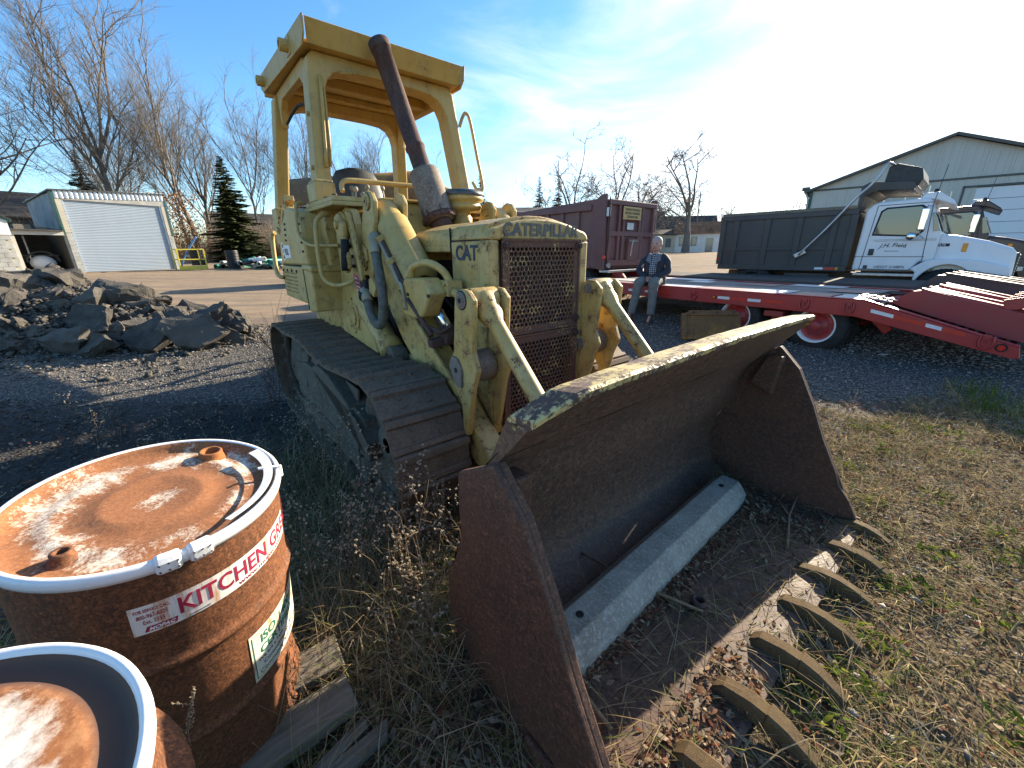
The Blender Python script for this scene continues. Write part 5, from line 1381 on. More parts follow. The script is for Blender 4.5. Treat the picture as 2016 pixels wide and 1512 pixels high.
def truck(A, ang, cabm, label, body=True, letters=True):
    T = empty('dump_truck', (A[0], A[1], 0), ang, label, 'truck')
    W = 2.3
    def P(name, poly, y0, y1, mat, bev=.02, par=T, seg=3):
        b = MB(); b.prism(poly, 'v', y0, y1); return b.build(name, mat, par, bev, seg=seg)
    cab = P('cab', [(2.84, 1.10), (2.86, 2.46), (2.96, 2.60), (3.10, 2.64), (3.86, 2.67), (3.96, 2.60), (4.06, 2.34), (4.24, 1.93), (4.24, 1.34), (4.02, 1.30), (3.92, 1.10)], .06, W - .06, cabm, .05)
    P('sun_visor', [(3.72, 2.66), (3.80, 2.78), (4.02, 2.78), (4.28, 2.58), (4.34, 2.48), (4.26, 2.50), (4.0, 2.62)], .16, W - .16, cabm, .03)
    P('hood', [(4.18, 1.30), (4.18, 1.92), (4.55, 1.86), (5.0, 1.74), (5.34, 1.60), (5.42, 1.50), (5.46, 1.0), (5.0, .95), (4.3, .95)], .24, W - .24, cabm, .07)
    # flared front fender with a round arch
    ar = [(4.50 - .50 * cos(a), .66 + .60 * sin(a)) for a in [pi * (.06 + .88 * k / 14) for k in range(15)]]
    for y0, y1 in ((.02, .42), (W - .42, W - .02)):
        P('fender', [(4.0, 1.08)] + [(3.99, 1.0)] + ar + [(5.10, .80), (5.44, .98), (5.40, 1.20), (5.1, 1.30), (4.86, 1.36), (4.3, 1.37), (4.12, 1.33), (3.90, 1.16)][:], y0, y1, cabm, .03)
    b = MB(); b.box(5.40, 5.47, .35, W - .35, .95, 1.5); gr = b.build('radiator_grille', M['darksteel'], T, .02)
    for k in range(9):
        b = MB(); b.box(5.468, 5.485, .38, W - .38, 1.0 + k * .055, 1.03 + k * .055); b.build('grille_bar', M['alu'], gr)
    b = MB(); b.box(5.40, 5.55, .1, W - .1, .62, .88); b.build('bumper', M['alu'], T, .02)
    b = MB(); b.box(4.9, 5.0, .002, .02, 1.03, 1.14); b.build('headlight', M['alu'], T, .01)
    # side glass, door outline, handle
    SG = [(3.10, 1.93), (3.16, 2.42), (3.24, 2.48), (3.80, 2.50), (3.88, 2.44), (3.92, 1.98), (3.84, 1.88)]
    dz = .055
    P('side_window', SG, dz - .006, dz + .03, M['glass'], .008); P('window_seal', [(3.07, 1.90), (3.13, 2.44), (3.22, 2.51), (3.82, 2.53), (3.91, 2.46), (3.955, 1.97), (3.86, 1.855)], dz - .002, dz + .02, M['line'], .006)
    P('windshield', [(4.075, 2.36), (4.255, 1.96), (4.270, 1.965), (4.09, 2.375)], .20, W - .20, M['glass'], .004)
    P('corner_glass', [(4.01, 2.35), (4.055, 2.36), (4.21, 1.97), (4.10, 1.96)], dz - .004, dz + .02, M['glass'], .004)
    def strip(x0, z0, x1, z1, w=.012):
        b = MB(); b.beam((x0, dz + .002, z0), (x1, dz + .002, z1), .006, w); b.build('door_gap', M['line'], cab)
    for q in ((2.99, 1.13, 3.06, 2.56), (3.06, 2.56, 3.98, 2.57), (3.98, 2.57, 4.06, 1.35), (4.06, 1.35, 3.88, 1.12), (2.99, 1.13, 3.88, 1.12), (2.85, 1.42, 4.08, 1.42), (3.12, 1.80, 4.2, 1.80), (3.16, 1.77, 4.2, 1.775)): strip(*q, .012 if q[1] != 1.80 and q[1] != 1.77 else .006)
    b = MB(); b.box(3.09, 3.19, dz - .012, dz + .002, 1.45, 1.60); b.build('door_handle', M['blacktarp'], T, .012)
    b = MB(); b.box(3.06, 3.14, dz - .004, dz + .002, 1.14, 1.22); b.build('badge', M['darksteel'], T, .003)
    b = MB(); b.box(4.62, 4.70, .225, .245, 1.52, 1.70); b.build('marker_lamp', M['amber'], T, .01)
    b = MB(); b.box(2.9, 4.0, .0, .30, .98, 1.04); b.build('step', M['alu'], T, .008)
    # mirrors
    mi = MB(); mi.box(3.84, 3.96, -.20, -.12, 1.98, 2.44); mo = mi.build('mirror', M['chrome'], T, .025, seg=3)
    b = MB(); b.tube([(3.98, .06, 2.48), (3.92, -.15, 2.50), (3.9, -.16, 1.9), (3.98, .06, 1.82)], .011, 8); b.build('mirror_arm', M['chrome'], mo)
    b = MB(); b.ball((3.78, -.16, 1.86), .085, 14, 10, (1, .5, 1)); b.build('mirror', M['chrome'], T)
    b = MB(); b.cyl((3.95, .35, 2.78), (3.95, .35, 2.86), .05, .03, 12); b.build('beacon', M['blacktarp'], T)
    b = MB(); b.tube([(3.98, .1, 2.6), (4.03, .1, 3.3)], .006, 5); b.build('antenna', M['darksteel'], T)
    for y, s_ in ((.22, -1), (W - .22, 1)): dual_wheel(T, 4.50, y, .66, .50, s_, M['alu'], M['alu'])
    for y, s_ in ((.25, -1), (W - .25, 1)): dual_wheel(T, .62, y, .70, .51, s_, M['darksteel'], M['darksteel'], .5)
    b = MB(); b.box(-.3, 5.2, .75, .87, .80, 1.02); b.box(-.3, 5.2, W - .87, W - .75, .80, 1.02); b.box(1.4, 2.4, .1, .6, .6, 1.0); b.build('chassis', M['darksteel'], T, .01)
    if letters:
        ink = M['line']
        cx = 3.50
        text_obj('J.H. Field', .125, ink, T, (0, 0, 0), (1, 0, 0), (0, 0, 1), .0006, .001, 'CENTER', 1.0, 1.05, bend=lambda x, y, q: (cx + x * 1.0 - y * .25 * x / .3, dz - .002 - q, 1.60 + y + .04 * cos(x * 4.4)), shear=.25)
        text_obj('EXCAVATING', .035, ink, T, (cx, dz - .002, 1.535), (1, 0, 0), (0, 0, 1), .0006, 0, 'CENTER', 1.0, 1.1)
        text_obj('USDOT 2158876', .082, ink, T, (3.26, dz - .002, 1.16), (1, 0, 0), (0, 0, 1), .0006, 0, 'LEFT', 1.0, .93)
        b = MB(); b.box(4.22, 4.42, .225, .238, 1.64, 1.70); bd = b.build('name_plate', M['line'], T, .004)
        text_obj('FL70', .058, M['white'], bd, (4.245, .2225, 1.65), (1, 0, 0), (0, 0, 1), .0006, .0006, 'LEFT', 1.0, 1.0)
    if body:
        for y0, y1 in ((.0, .06), (W - .06, W)):
            P('body_side', [(-.30, 1.10), (2.72, 1.10), (2.72, 2.46), (-.42, 2.48), (-.42, 1.40)], y0, y1, M['bodygrey'], .01)
        b = MB(); b.box(-.3, 2.7, .06, W - .06, 1.08, 1.16); b.box(2.66, 2.72, .06, W - .06, 1.16, 2.9); b.build('body_floor', M['bodygrey'], T, .01)
        b = MB(); b.box(-.46, -.38, .05, W - .05, 1.3, 2.48); b.build('tailgate', M['bodygrey'], T, .01)
        b = MB(); b.box(-.45, 2.74, -.05, .09, 2.40, 2.52); b.build('top_rail', M['bodygrey'], T, .012)
        b = MB(); b.box(-.45, 2.74, W - .09, W + .05, 2.40, 2.52); b.build('top_rail', M['bodygrey'], T, .012)
        b = MB(); b.box(-.36, 2.74, -.04, .0, 1.06, 1.20); b.build('bottom_rail', M['bodygrey'], T, .01)
        for x in (-.42, -.05, .75, 1.50, 2.25, 2.62):
            b = MB(); b.box(x, x + .14, -.045, .0, 1.20, 2.40); b.build('body_rib', M['bodygrey'], T, .01)
        b = MB(); b.box(-.30, 2.70, -.03, .0, 1.58, 1.66); b.build('body_rib', M['bodygrey'], T, .01)
        b = MB(); b.box(-.40, 2.70, -.055, .085, 2.521, 2.60); b.build('side_board', M['oldwood'], T, .008)
        # cab shield and tarp housing
        P('cab_shield', [(2.66, 2.46), (2.66, 3.02), (2.80, 3.10), (3.55, 3.02), (3.62, 2.92), (3.60, 2.86), (2.95, 2.90), (2.76, 2.80), (2.74, 2.46)], .05, W - .05, M['bodygrey'], .015)
        P('tarp_housing', [(3.02, 3.10), (3.04, 3.42), (3.18, 3.47), (3.62, 3.32), (3.68, 3.10), (3.62, 2.94)], .30, W - .30, M['blacktarp'], .03)
        b = MB(); b.tube(spline([(1.70, -.12, 1.46), (2.2, -.12, 2.12), (2.62, -.12, 2.74), (2.84, -.12, 3.0), (2.96, -.10, 3.2), (3.03, -.06, 3.42), (3.08, .05, 3.46), (3.12, .4, 3.44)], 5), .028, 10)
        b.build('tarp_arm', M['alu'], T)
        b = MB(); b.beam((1.60, -.10, 1.42), (1.84, -.10, 1.56), .05, .12); b.build('arm_bracket', M['alu'], T, .02)
        b = MB(); b.box(2.10, 2.28, -.050, -.041, 1.10, 1.155); b.build('reflective_tape', M['tape_white'], T); b = MB(); b.box(2.29, 2.50, -.050, -.041, 1.10, 1.155); b.build('reflective_tape', M['tape_red'], T)
        b = MB(); b.cyl((2.56, -.04, 1.13), (2.56, -.06, 1.13), .035, n=14); b.build('marker_lamp', M['amber'], T)
        b = MB(); b.cyl((-.36, -.045, 1.36), (-.36, -.06, 1.36), .03, n=12); b.build('marker_lamp', M['redlens'], T)
    return T
truck((6.6, 12.4), radians(-48), M['cabwhite'], 'white cab dump truck with dark grey body and tarp arm behind the trailers')
n8 = (sin(radians(48)), cos(radians(48))); d8 = (cos(radians(48)), -sin(radians(48)))
truck((6.6 + n8[0] * 3.4 + d8[0] * .75, 12.4 + n8[1] * 3.4 + d8[1] * .75), radians(-48), M['cabdark'], 'dark brown truck cab mostly hidden behind the white dump truck', body=False, letters=False)

# ---- maroon dump truck seen from behind
MT = empty('dump_truck', (2.45, 11.0, 0), radians(130), 'maroon dump truck seen from behind beyond the loader, yellow sign on tailgate', 'truck')
W = 2.3
def MP(name, poly, y0, y1, mat=None, bev=.01, par=None):
    b = MB(); b.prism(poly, 'v', y0, y1); return b.build(name, mat or M['maroon'], par or MT, bev)
MP('body_side', [(.0, 1.16), (4.5, 1.16), (4.5, 2.74), (.0, 2.90)], -.06, 0); MP('body_side', [(.0, 1.16), (4.5, 1.16), (4.5, 2.74), (.0, 2.90)], -W, -W + .06)
MP('corner_post', [(-.04, 1.10), (.42, 1.20), (.42, 2.80), (.12, 2.98), (-.02, 2.98)], -.02, .05); MP('corner_post', [(-.04, 1.10), (.30, 1.20), (.30, 2.80), (.12, 2.98), (-.02, 2.98)], -W - .05, -W + .02)
b = MB(); b.box(0.02, 4.5, -W + .06, -.06, 1.14, 1.22); b.box(4.44, 4.5, -W + .06, -.06, 1.22, 2.85); b.build('body_floor', M['maroon'], MT, .01)
b = MB(); b.box(.42, 4.5, .0, .09, 2.62, 2.76); b.build('top_rail', M['maroon'], MT, .012)
b = MB(); b.box(.42, 4.5, .0, .06, 1.16, 1.30); b.build('bottom_rail', M['maroon'], MT, .012)
b = MB(); b.box(.42, 4.5, .0, .04, 1.98, 2.06); b.build('body_rib', M['maroon'], MT, .01)
for k in range(7):
    b = MB(); x = .85 + k * .58; b.box(x, x + .13, .0, .055, 1.30, 2.62); b.build('body_rib', M['maroon'], MT, .01)
tg = MB(); tg.box(-.02, .04, -W + .06, -.06, 1.22, 2.86); tg = tg.build('tailgate', M['maroon'], MT, .008)
b = MB(); b.box(-.10, -.02, -W + .08, -.08, 2.74, 2.86); b.build('tailgate_rail', M['maroon'], tg, .012)
b = MB(); b.box(-.09, -.02, -W + .08, -.08, 1.22, 1.38); b.build('tailgate_rail', M['maroon'], tg, .012)
b = MB(); b.box(-.08, -.02, -W + .08, -.08, 1.98, 2.10); b.build('tailgate_rail', M['maroon'], tg, .012)
for y in (-.10, -.50, -.70, -1.45, -1.58, -W + .18):
    b = MB(); b.box(-.085, -.02, y - .05, y + .05, 1.38, 2.74); b.build('tailgate_rib', M['maroon'], tg, .012)
b = MB(); b.box(-.20, .1, -W - .02, .02, 1.06, 1.12); b.build('tail_apron', M['alu'], MT, .01)
b = MB(); b.box(-.11, -.095, -1.42, -.60, 2.40, 2.72); sg_ = b.build('warning_sign', m_paint('faded_yellow_sign', (.50, .31, .10), (.55, .38, .16), rust=.34, scale=8), tg, .003)
for s_, z in (('CONSTRUCTION VEHICLE', 2.62), ('KEEP ALERT FOR SUDDEN', 2.53), ('STOPS AND TURNS', 2.44)):
    text_obj(s_, .085, M['line'], sg_, (-.112, -1.01, z), (0, -1, 0), (0, 0, 1), .0008, .0008, 'CENTER', 1.0, .68)
b = MB(); b.box(-.10, -.086, -1.12, -.83, 2.15, 2.32); b.build('number_plate', M['patch_white'], tg, .003)
b = MB(); b.box(-.12, -.03, -1.36, -.92, 1.36, 1.92); b.build('chute_gate', M['maroon'], tg, .012)
b = MB(); b.tube(spline([(-.13, -1.02, 1.48), (-.17, -1.0, 1.7), (-.18, -1.03, 1.86)], 4), .018, 8); b.beam((-.18, -.86, 1.86), (-.18, -1.24, 1.86), .03, .03); b.build('chute_handle', M['alu'], tg)
b = MB(); b.tube(spline([(-.10, -.02, 2.9), (-.14, .02, 2.5), (-.12, .0, 2.2), (-.15, .03, 1.9), (-.11, .0, 1.6)], 5), .016, 8); b.build('safety_chain', M['exhaust'], tg)
b = MB(); b.box(-.12, -.04, -.05, .04, 2.44, 2.66); b.build('work_lamp', M['alu'], MT, .01)
b = MB(); b.cyl((-.05, .03, 1.45), (-.05, .06, 1.45), .05, n=12); b.build('tail_lamp', M['redlens'], MT)
b = MB(); b.cyl((-.06, -.10, 1.24), (-.12, -.10, 1.24), .07, n=16); b.build('back_up_lamp', M['alu'], MT)
for s_, z0 in ((1, 0),):      # heaped load with sheen
    b = MB(); N = 18; Mx = 8; G = []
    for i in range(N + 1):
        row = []
        for j in range(Mx + 1):
            x = .1 + 4.3 * i / N; y = -.08 - (W - .16) * j / Mx; e = min(j, Mx - j) / (Mx / 2)
            row.append(b.pt((x, y, 2.60 + .28 * sqrt(e) * sin(pi * min(1, i / N * 1.1 + .05)) ** .5 + .09 * mnoise.noise(Vector((x * 3, y * 3, 0))))))
        G.append(row)
    for i in range(N):
        for j in range(Mx): b.face((G[i][j], G[i][j + 1], G[i + 1][j + 1], G[i + 1][j]), True)
    q = b.build('asphalt_load', M['blacktarp'], None, recalc=False, label='black asphalt heaped in the maroon dump truck body', cat='load'); q.location = (2.45, 11.0, 0); q.rotation_euler = (0, 0, radians(130))
for x in (.9, 2.15):
    for y, s_ in ((-.25, 1), (-W + .25, -1)): dual_wheel(MT, x, y, .75, .52, s_, M['darksteel'], M['darksteel'], .45)
dual_wheel(MT, 6.3, -.2, .78, .52, 1, M['alu'], M['alu']); dual_wheel(MT, 6.3, -W + .2, .78, .52, -1, M['alu'], M['alu'])
b = MB(); b.box(.2, 7.2, -.95, -.83, .95, 1.14); b.box(.2, 7.2, -W + .83, -W + .95, .95, 1.14); b.build('chassis', M['darksteel'], MT, .01)
MP('cab', [(4.75, 1.1), (4.75, 2.55), (4.9, 2.75), (5.7, 2.78), (6.05, 2.1), (7.25, 1.8), (7.35, 1.0), (6.9, .95), (5.7, .95)], -W + .1, -.1, M['maroon'], .06)
for x in (-.02,):
    b = MB(); b.box(.15, .5, -.6, -.55, .45, 1.05); b.box(.15, .5, -W + .55, -W + .6, .45, 1.05); b.split('mud_flap', M['rubber'], MT)

# ---- tank shape on legs, unseen behind the loader, added to cast the left shadow
HW = empty('shadow_tank', (-1.3, 7.62, .1), atan2(1.05, -3.8), 'unseen rusty tank on legs added behind the loader to cast the left shadow', 'tank')
b = MB(); b.lathe([(.01, -.05), (.35, -.03), (.6, .02), (.6, 2.85), (.35, 2.9), (.01, 2.92)], (0, 0, 2.25), (1, 0, 0), 30); b.build('caster_shell', M['panel_rust'], HW)
for x in (.5, 2.4):
    for y in (-.45, .45):
        b = MB(); b.beam((x, y * 1.2, 0), (x, y * .9, 1.9), .06, .06); b.build('leg', M['exhaust'], HW)
    b = MB(); b.beam((x, -.45, 1.2), (x, .45, 1.2), .05, .05); b.build('brace', M['exhaust'], HW)
# ---- stacks of pallets, unseen behind the loader, added to fill the left shadow
def shadow_stack(loc, rz, n, label):
    S = empty('shadow_stack', loc, rz, label, 'pallets', 'unseen stacks added behind the loader for shadow')
    for k in range(n):
        z = k * .145
        for y in (.04, .5, .96):
            b = MB(); b.box(.0, 1.2, y, y + .045, z + .02, z + .115); b.build('runner', M['oldwood'], S)
        for j in range(6):
            b = MB(); b.box(.01 + j * .215, .11 + j * .215, .0, 1.05, z + .116, z + .136); b.build('slat', M['oldwood'], S)
    return S
shadow_stack((-1.95, 5.15 + .35, 0), radians(40), 11, 'unseen stack of grey pallets added behind the loader to cast shadow')
shadow_stack((-.80, 6.05, 0), radians(35), 11, 'second unseen stack of grey pallets added behind the loader to cast shadow')
# ---- rusty plate compactor trailer peeping out behind the loader's left side
RC = empty('rusty_trailer', (-8.6, 16.3, .40), radians(20), 'orange-brown rusty machine half hidden behind the rear of the loader', 'machine')
b = MB(); b.prism([(0, .7), (.15, 1.5), (.5, 1.75), (2.2, 1.75), (2.4, .7)], 'v', 0, 1.3); b.build('housing', M['panel_rust'], RC, .08, seg=4)
b = MB(); b.box(-.3, 2.6, .1, 1.2, .55, .7); b.build('frame', M['exhaust'], RC, .01)
for y, s_ in ((.0, -1), (1.3, 1)): dual_wheel(RC, .45, y, .42, .40, s_, M['darksteel'], M['darksteel'])
# ================================================================ buildings
M['siding'] = m_paint('beige_metal_siding', (.43, .42, .37), (.47, .46, .41), rust=.22, scale=1.5, dirt=.15, rough=.5)
M['trim_dark'] = m_plain('dark_trim', (.06, .065, .06), .5); M['trim_green'] = m_plain('green_trim', (.02, .085, .065), .5, var=.1, scale=2)
M['doorwhite'] = m_paint('overhead_door_white', (.60, .63, .66), (.64, .66, .68), rust=.22, scale=1, dirt=.12, rough=.45)
M['doorblue'] = m_paint('roll_door_blue_grey', (.30, .36, .42), (.33, .385, .44), rust=.2, scale=1, dirt=.15, rough=.4)
M['block'] = m_plain('painted_block', (.40, .40, .37), .9, 0, .15, 2, .2, .3); M['cream'] = m_plain('cream_wall', (.46, .42, .33), .85, 0, .1, 1)
M['roofdark'] = m_plain('dark_shingle', (.055, .052, .05), .9, 0, .25, 2); M['roofred'] = m_plain('rust_roof', (.30, .16, .085), .85, 0, .2, 1.5); M['clap'] = m_plain('white_clapboard', (.66, .66, .64), .7, 0, .06, 2)
M['galv'] = m_plain('galvanised', (.55, .56, .58), .35, .6, .15, 3); M['void'] = m_plain('dark_interior', (.012, .012, .012), .9)
# ---- big metal shop building
MBd = empty('metal_building', (18.2, 27.7, .6), radians(-40), 'large beige metal shop building with gable roof and white overhead door', 'building')
E0, RX, E1, EZ, RZ = .80, 6.53, 12.3, 4.46, 6.55
gz_ = lambda x: EZ + (RZ - EZ) * (1 - abs(x - RX) / (RX - E0))
x = E0; k = 0
while x < E1 - .01:
    x1 = min(x + .885, E1); b = MB()
    z0 = 0
    if 7.45 < (x + x1) / 2 < 11.6: z0 = 4.0
    pts = [(x + .004, z0), (x1 - .004, z0), (x1 - .004, gz_(x1) - .02)] + ([(RX, RZ - .02)] if x < RX < x1 else []) + [(x + .004, gz_(x) - .02)]
    b.prism(pts, 'v', 0, .05)
    for r in range(3):
        xr = x + .15 + r * .295
        if xr < x1: b.prism([(xr - .03, z0), (xr + .03, z0), (xr + .03, gz_(xr) - .06), (xr - .03, gz_(xr) - .06)], 'v', -.028, .001)
    b.build('siding_panel', M['siding'], MBd, recalc=True); x = x1; k += 1
b = MB(); b.box(E0, E0 + .05, .05, 20, 0, EZ); b.box(E1 - .05, E1, .05, 20, 0, EZ); b.box(E0, E1, 19.9, 20, 0, EZ); b.build('wall', M['siding'], MBd)
for sx, ex in ((E0 - .35, RX), (RX, E1 + .35)):
    b = MB(); za, zb = (gz_(E0) - .12, RZ + .02) if sx < RX else (RZ + .02, gz_(E1) - .12)
    b.hexa([(sx, -.35, za), (ex, -.35, zb), (ex, 20.3, zb), (sx, 20.3, za), (sx, -.35, za + .10), (ex, -.35, zb + .10), (ex, 20.3, zb + .10), (sx, 20.3, za + .10)]); b.build('roof', M['roofdark'], MBd)
    b = MB(); b.beam((sx, -.37, za + .02), (ex, -.37, zb + .02), .03, .13); b.build('rake_trim', M['trim_dark'], MBd)
b = MB(); b.box(E0, E1, -.045, .0, EZ - .06, EZ + .04); b.build('band_trim', M['trim_dark'], MBd)
b = MB(); b.box(E0 - .06, E0 + .10, -.06, .0, 0, EZ); b.build('corner_trim', M['trim_green'], MBd)
b = MB(); b.tube([(E0 - .28, -.3, EZ - .12), (E0 - .1, -.2, EZ - .45), (E0 - .08, -.12, EZ - .7), (E0 - .08, -.12, 0)], .05, 8); b.build('downspout', M['siding'], MBd)
b = MB(); b.box(E0 - .5, E0 - .1, -.2, .1, EZ + .02, EZ + .22); b.build('flood_lamp', M['trim_dark'], MBd, .02)
for k in range(7):
    b = MB(); b.box(7.45, 11.6, .02, .07, .02 + k * .565, .57 + k * .565); b.build('door_section', M['doorwhite'], MBd, .012)
b = MB(); b.box(7.36, 7.45, -.05, .02, 0, 4.08); b.build('door_jamb', M['trim_dark'], MBd); b = MB(); b.box(7.36, 11.7, -.05, .02, 3.98, 4.08); b.build('door_header', M['trim_dark'], MBd)

# ---- shed with roll-up door
SH = empty('garage_shed', (-23.49, 22.74, .72), atan2(3.82, 2.28), 'small shed with pale blue roll-up door, ribbed metal fascia and green trim', 'shed')
for k in range(44):
    b = MB(); z = .02 + k * .0835; b.prism([(.10, z), (.085, z + .02), (.085, z + .06), (.10, z + .0825), (.13, z + .0825), (.13, z)], 'u', .06, 4.14); b.build('door_slat', M['doorblue'], SH)
b = MB(); b.box(.04, 4.16, .02, .30, 3.68, 3.90); b.build('door_hood', M['cream'], SH, .03)
for x0 in (-.02, 4.14):
    b = MB(); b.box(x0, x0 + .08, .04, .14, 0, 3.7)
    for k in range(24): b.box(x0 + .02, x0 + .06, .02, .04, .1 + k * .15, .16 + k * .15)
    b.build('door_track', M['galv'], SH)
for x0, x1 in ((-.24, -.03), (4.23, 4.44)):
    for k in range(10):
        b = MB(); b.box(x0, x1, .0, .3, k * .205, k * .205 + .198); b.build('block', M['block'], SH, .006)
    b = MB(); b.box(x0, x1, .0, .12, 2.06, 3.75); b.build('door_post', M['cream'], SH)
b = MB(); b.box(-.32, -.245, -.02, .5, 2.0, 4.12); b.build('corner_trim', M['trim_green'], SH); b = MB(); b.box(4.445, 4.52, -.02, .5, 2.0, 4.25); b.build('corner_trim', M['trim_green'], SH)
for k in range(24):
    b = MB(); x = -.24 + k * .196; h = 3.76 + .012 * k; b.prism([(x, .0), (x + .05, -.035), (x + .12, -.035), (x + .17, 0)], 'w', h - .02, h + .40); b.build('fascia_sheet', M['galv'], SH)
b = MB(); b.box(-.3, 4.5, .0, .05, 3.7, 4.1); b.box(-.3, -.2, .05, 5, 0, 4.0); b.box(4.4, 4.5, .05, 5, 0, 4.0); b.box(-.3, 4.5, 4.9, 5, 0, 4.0); b.build('wall', M['block'], SH)
b = MB(); b.hexa([(-.4, -.1, 4.10), (4.6, -.1, 4.36), (4.6, 5.2, 4.0), (-.4, 5.2, 3.8), (-.4, -.1, 4.16), (4.6, -.1, 4.42), (4.6, 5.2, 4.06), (-.4, 5.2, 3.86)]); b.build('roof', M['trim_dark'], SH)
# open lean-to
LT = empty('lean_to', (-23.49, 22.74, .72), atan2(3.82, 2.28), 'open-fronted lean-to bay with clutter left of the roll-up door shed', 'shed')
b = MB(); b.box(-2.22, -2.08, 0, .14, 0, 1.95); b.build('post', M['siding'], LT); b = MB(); b.box(-1.62, -1.56, 1.2, 1.26, 0, 1.9); b.build('post', M['siding'], LT)
b = MB(); b.box(-2.3, -.33, -.05, .1, 1.92, 2.10); b.build('header', M['siding'], LT); b = MB(); b.hexa([(-2.5, -.2, 2.10), (-.33, -.2, 2.10), (-.33, 3.5, 2.4), (-2.5, 3.5, 2.4), (-2.5, -.2, 2.16), (-.33, -.2, 2.16), (-.33, 3.5, 2.46), (-2.5, 3.5, 2.46)]); b.build('roof', M['roofdark'], LT)
b = MB(); b.box(-2.3, -.3, 3.3, 3.4, 0, 2.2); b.box(-.32, -.31, .3, 3.3, 0, 2.1); b.build('wall', M['plank_dark'], LT)
b = MB(); b.box(-2.1, -.5, 1.4, 2.0, .9, .94); b.build('shelf', M['oldwood'], LT)
for x0, x1, z1, lb in ((-1.95, -1.35, 2.42, 'larger grey bundle lying on the lean-to roof'), (-1.2, -.8, 2.3, 'smaller grey bundle lying on the lean-to roof')):
    b = MB(); b.box(x0, x1, .35, .75, 2.145, z1); q = b.build('roof_bundle', M['oldwood'], None, .02, label=lb, cat='bundle'); q.location = (-23.49, 22.74, .72); q.rotation_euler = (0, 0, atan2(3.82, 2.28))
CA = empty('cart', (-24.0, 21.9, .75), atan2(3.82, 2.28), 'dim cart with round hoops stored inside the lean-to', 'cart')
CA.location = (-23.49 - .513 * 1.2 - .859 * .9, 22.74 - .859 * 1.2 + .513 * .9, .74)
for k in range(3):
    b = MB(); b.tube([(cos(a) * .6, k * .3, .55 + .55 * sin(a)) for a in [pi * j / 12 for j in range(13)]], .02, 6); b.build('hoop', M['darksteel'], CA)
b = MB(); b.ball((0, .3, .5), .5, 16, 10, (1.0, .6, .8)); b.build('tank', M['doorwhite'], CA)
# pale block building at the left edge
BW = empty('block_building', (-23.49, 22.74, .72), atan2(3.82, 2.28), 'pale block-walled building cut off by the left edge of the picture', 'building')
for r in range(9):
    for c in range(8):
        b = MB(); x0 = -2.36 - c * .41 - (.2 if r % 2 else 0); b.box(x0 - .40, x0, -.9, -.7, r * .205, r * .205 + .198); b.build('block', M['block'], BW, .006)
b = MB(); b.box(-7, -2.32, -.68, 5, 0, 1.85); b.build('wall', M['block'], BW)
b = MB(); b.prism([(-2.30, 1.86), (-2.30, 2.55), (-5.5, 4.2), (-8.5, 2.6), (-8.5, 1.86)], 'v', -.92, -.8); b.build('gable', M['clap'], BW); b = MB(); b.beam((-2.15, -.95, 2.50), (-5.5, -.95, 4.25), .05, .14); b.build('rake_trim', M['trim_green'], BW)
b = MB(); b.hexa([(-2.15, -1, 2.52), (-5.5, -1, 4.27), (-5.5, 5, 4.27), (-2.15, 5, 2.52), (-2.15, -1, 2.58), (-5.5, -1, 4.33), (-5.5, 5, 4.33), (-2.15, 5, 2.58)]); b.build('roof', M['roofdark'], BW)

def house(loc, rz, w, d, h, rh, wall, roof, label, wins=(), doors=(), name='house', cat='house'):
    H = empty(name, loc, rz, label, cat)
    b = MB(); b.box(0, w, 0, d, 0, h); b.prism([(0, h), (d, h), (d / 2, h + rh)], 'u', 0.0, w); b.build('wall', wall, H)
    for s in (0, 1):
        y0, y1 = (-.3, d / 2) if s == 0 else (d + .3, d / 2)
        zz = h - rh * .3 / (d / 2)
        b = MB(); b.hexa([(-.3, y0, zz), (w + .3, y0, zz), (w + .3, y1, h + rh), (-.3, y1, h + rh), (-.3, y0, zz + .12), (w + .3, y0, zz + .12), (w + .3, y1, h + rh + .12), (-.3, y1, h + rh + .12)]); b.build('roof', roof, H)
    for x, z, ww, hh in wins:
        b = MB(); b.box(x, x + ww, -.03, .03, z, z + hh); f = b.build('window', M['trim_dark'], H); b = MB(); b.box(x + .06, x + ww - .06, -.05, -.029, z + .06, z + hh - .06); b.build('pane', M['glass_pale'], f)
    for x, ww, hh in doors:
        b = MB(); b.box(x, x + ww, -.04, .02, 0, hh); b.build('door', M['glass_pale'], H)
    return H
house((25.6, 65.5, 1.28), radians(-24), 6.4, 4.2, 2.9, 1.5, M['clap'], M['roofred'], 'small white cottage with rust-red roof beyond the trucks', ((.6, 1.0, .8, 1.3), (2.3, 1.0, .8, 1.3)), ((4.4, 1.0, 2.1),))
house((16.5, 66.5, 1.28), radians(-8), 9.0, 5, 2.7, .7, M['cream'], M['roofdark'], 'low cream outbuilding with many windows joined behind the cottage', [(.5 + k * 1.2, .8, .8, 1.3) for k in range(7)], ())
house((17, 84, 1.4), radians(-10), 13, 9, 4.2, 3.4, M['clap'], M['roofdark'], 'white farmhouse with dark roof behind the large bare tree', ((1, 1.2, 1, 1.5), (3.5, 1.2, 1, 1.5), (6, 1.2, 1, 1.5)))
house((30, 88, 1.4), radians(-14), 12, 8, 3.4, 3.6, M['cream'], M['roofdark'], 'tan house with wide dark roof behind the cottage', ((1, 1.2, 1, 1.5),))
house((-7.5, 46, 1.0), radians(4), 11.5, 9, 4.6, .9, M['cream'], M['roofdark'], 'low cream building with dark flat roof behind the maroon dump truck', [(.8 + k * 1.35, 3.7, .7, .35) for k in range(8)])
house((-46, 33, .9), radians(50), 12, 8, 4.0, 2.2, M['plank_dark'], M['roofdark'], 'dark roofed barn behind the lean-to at far left', ())
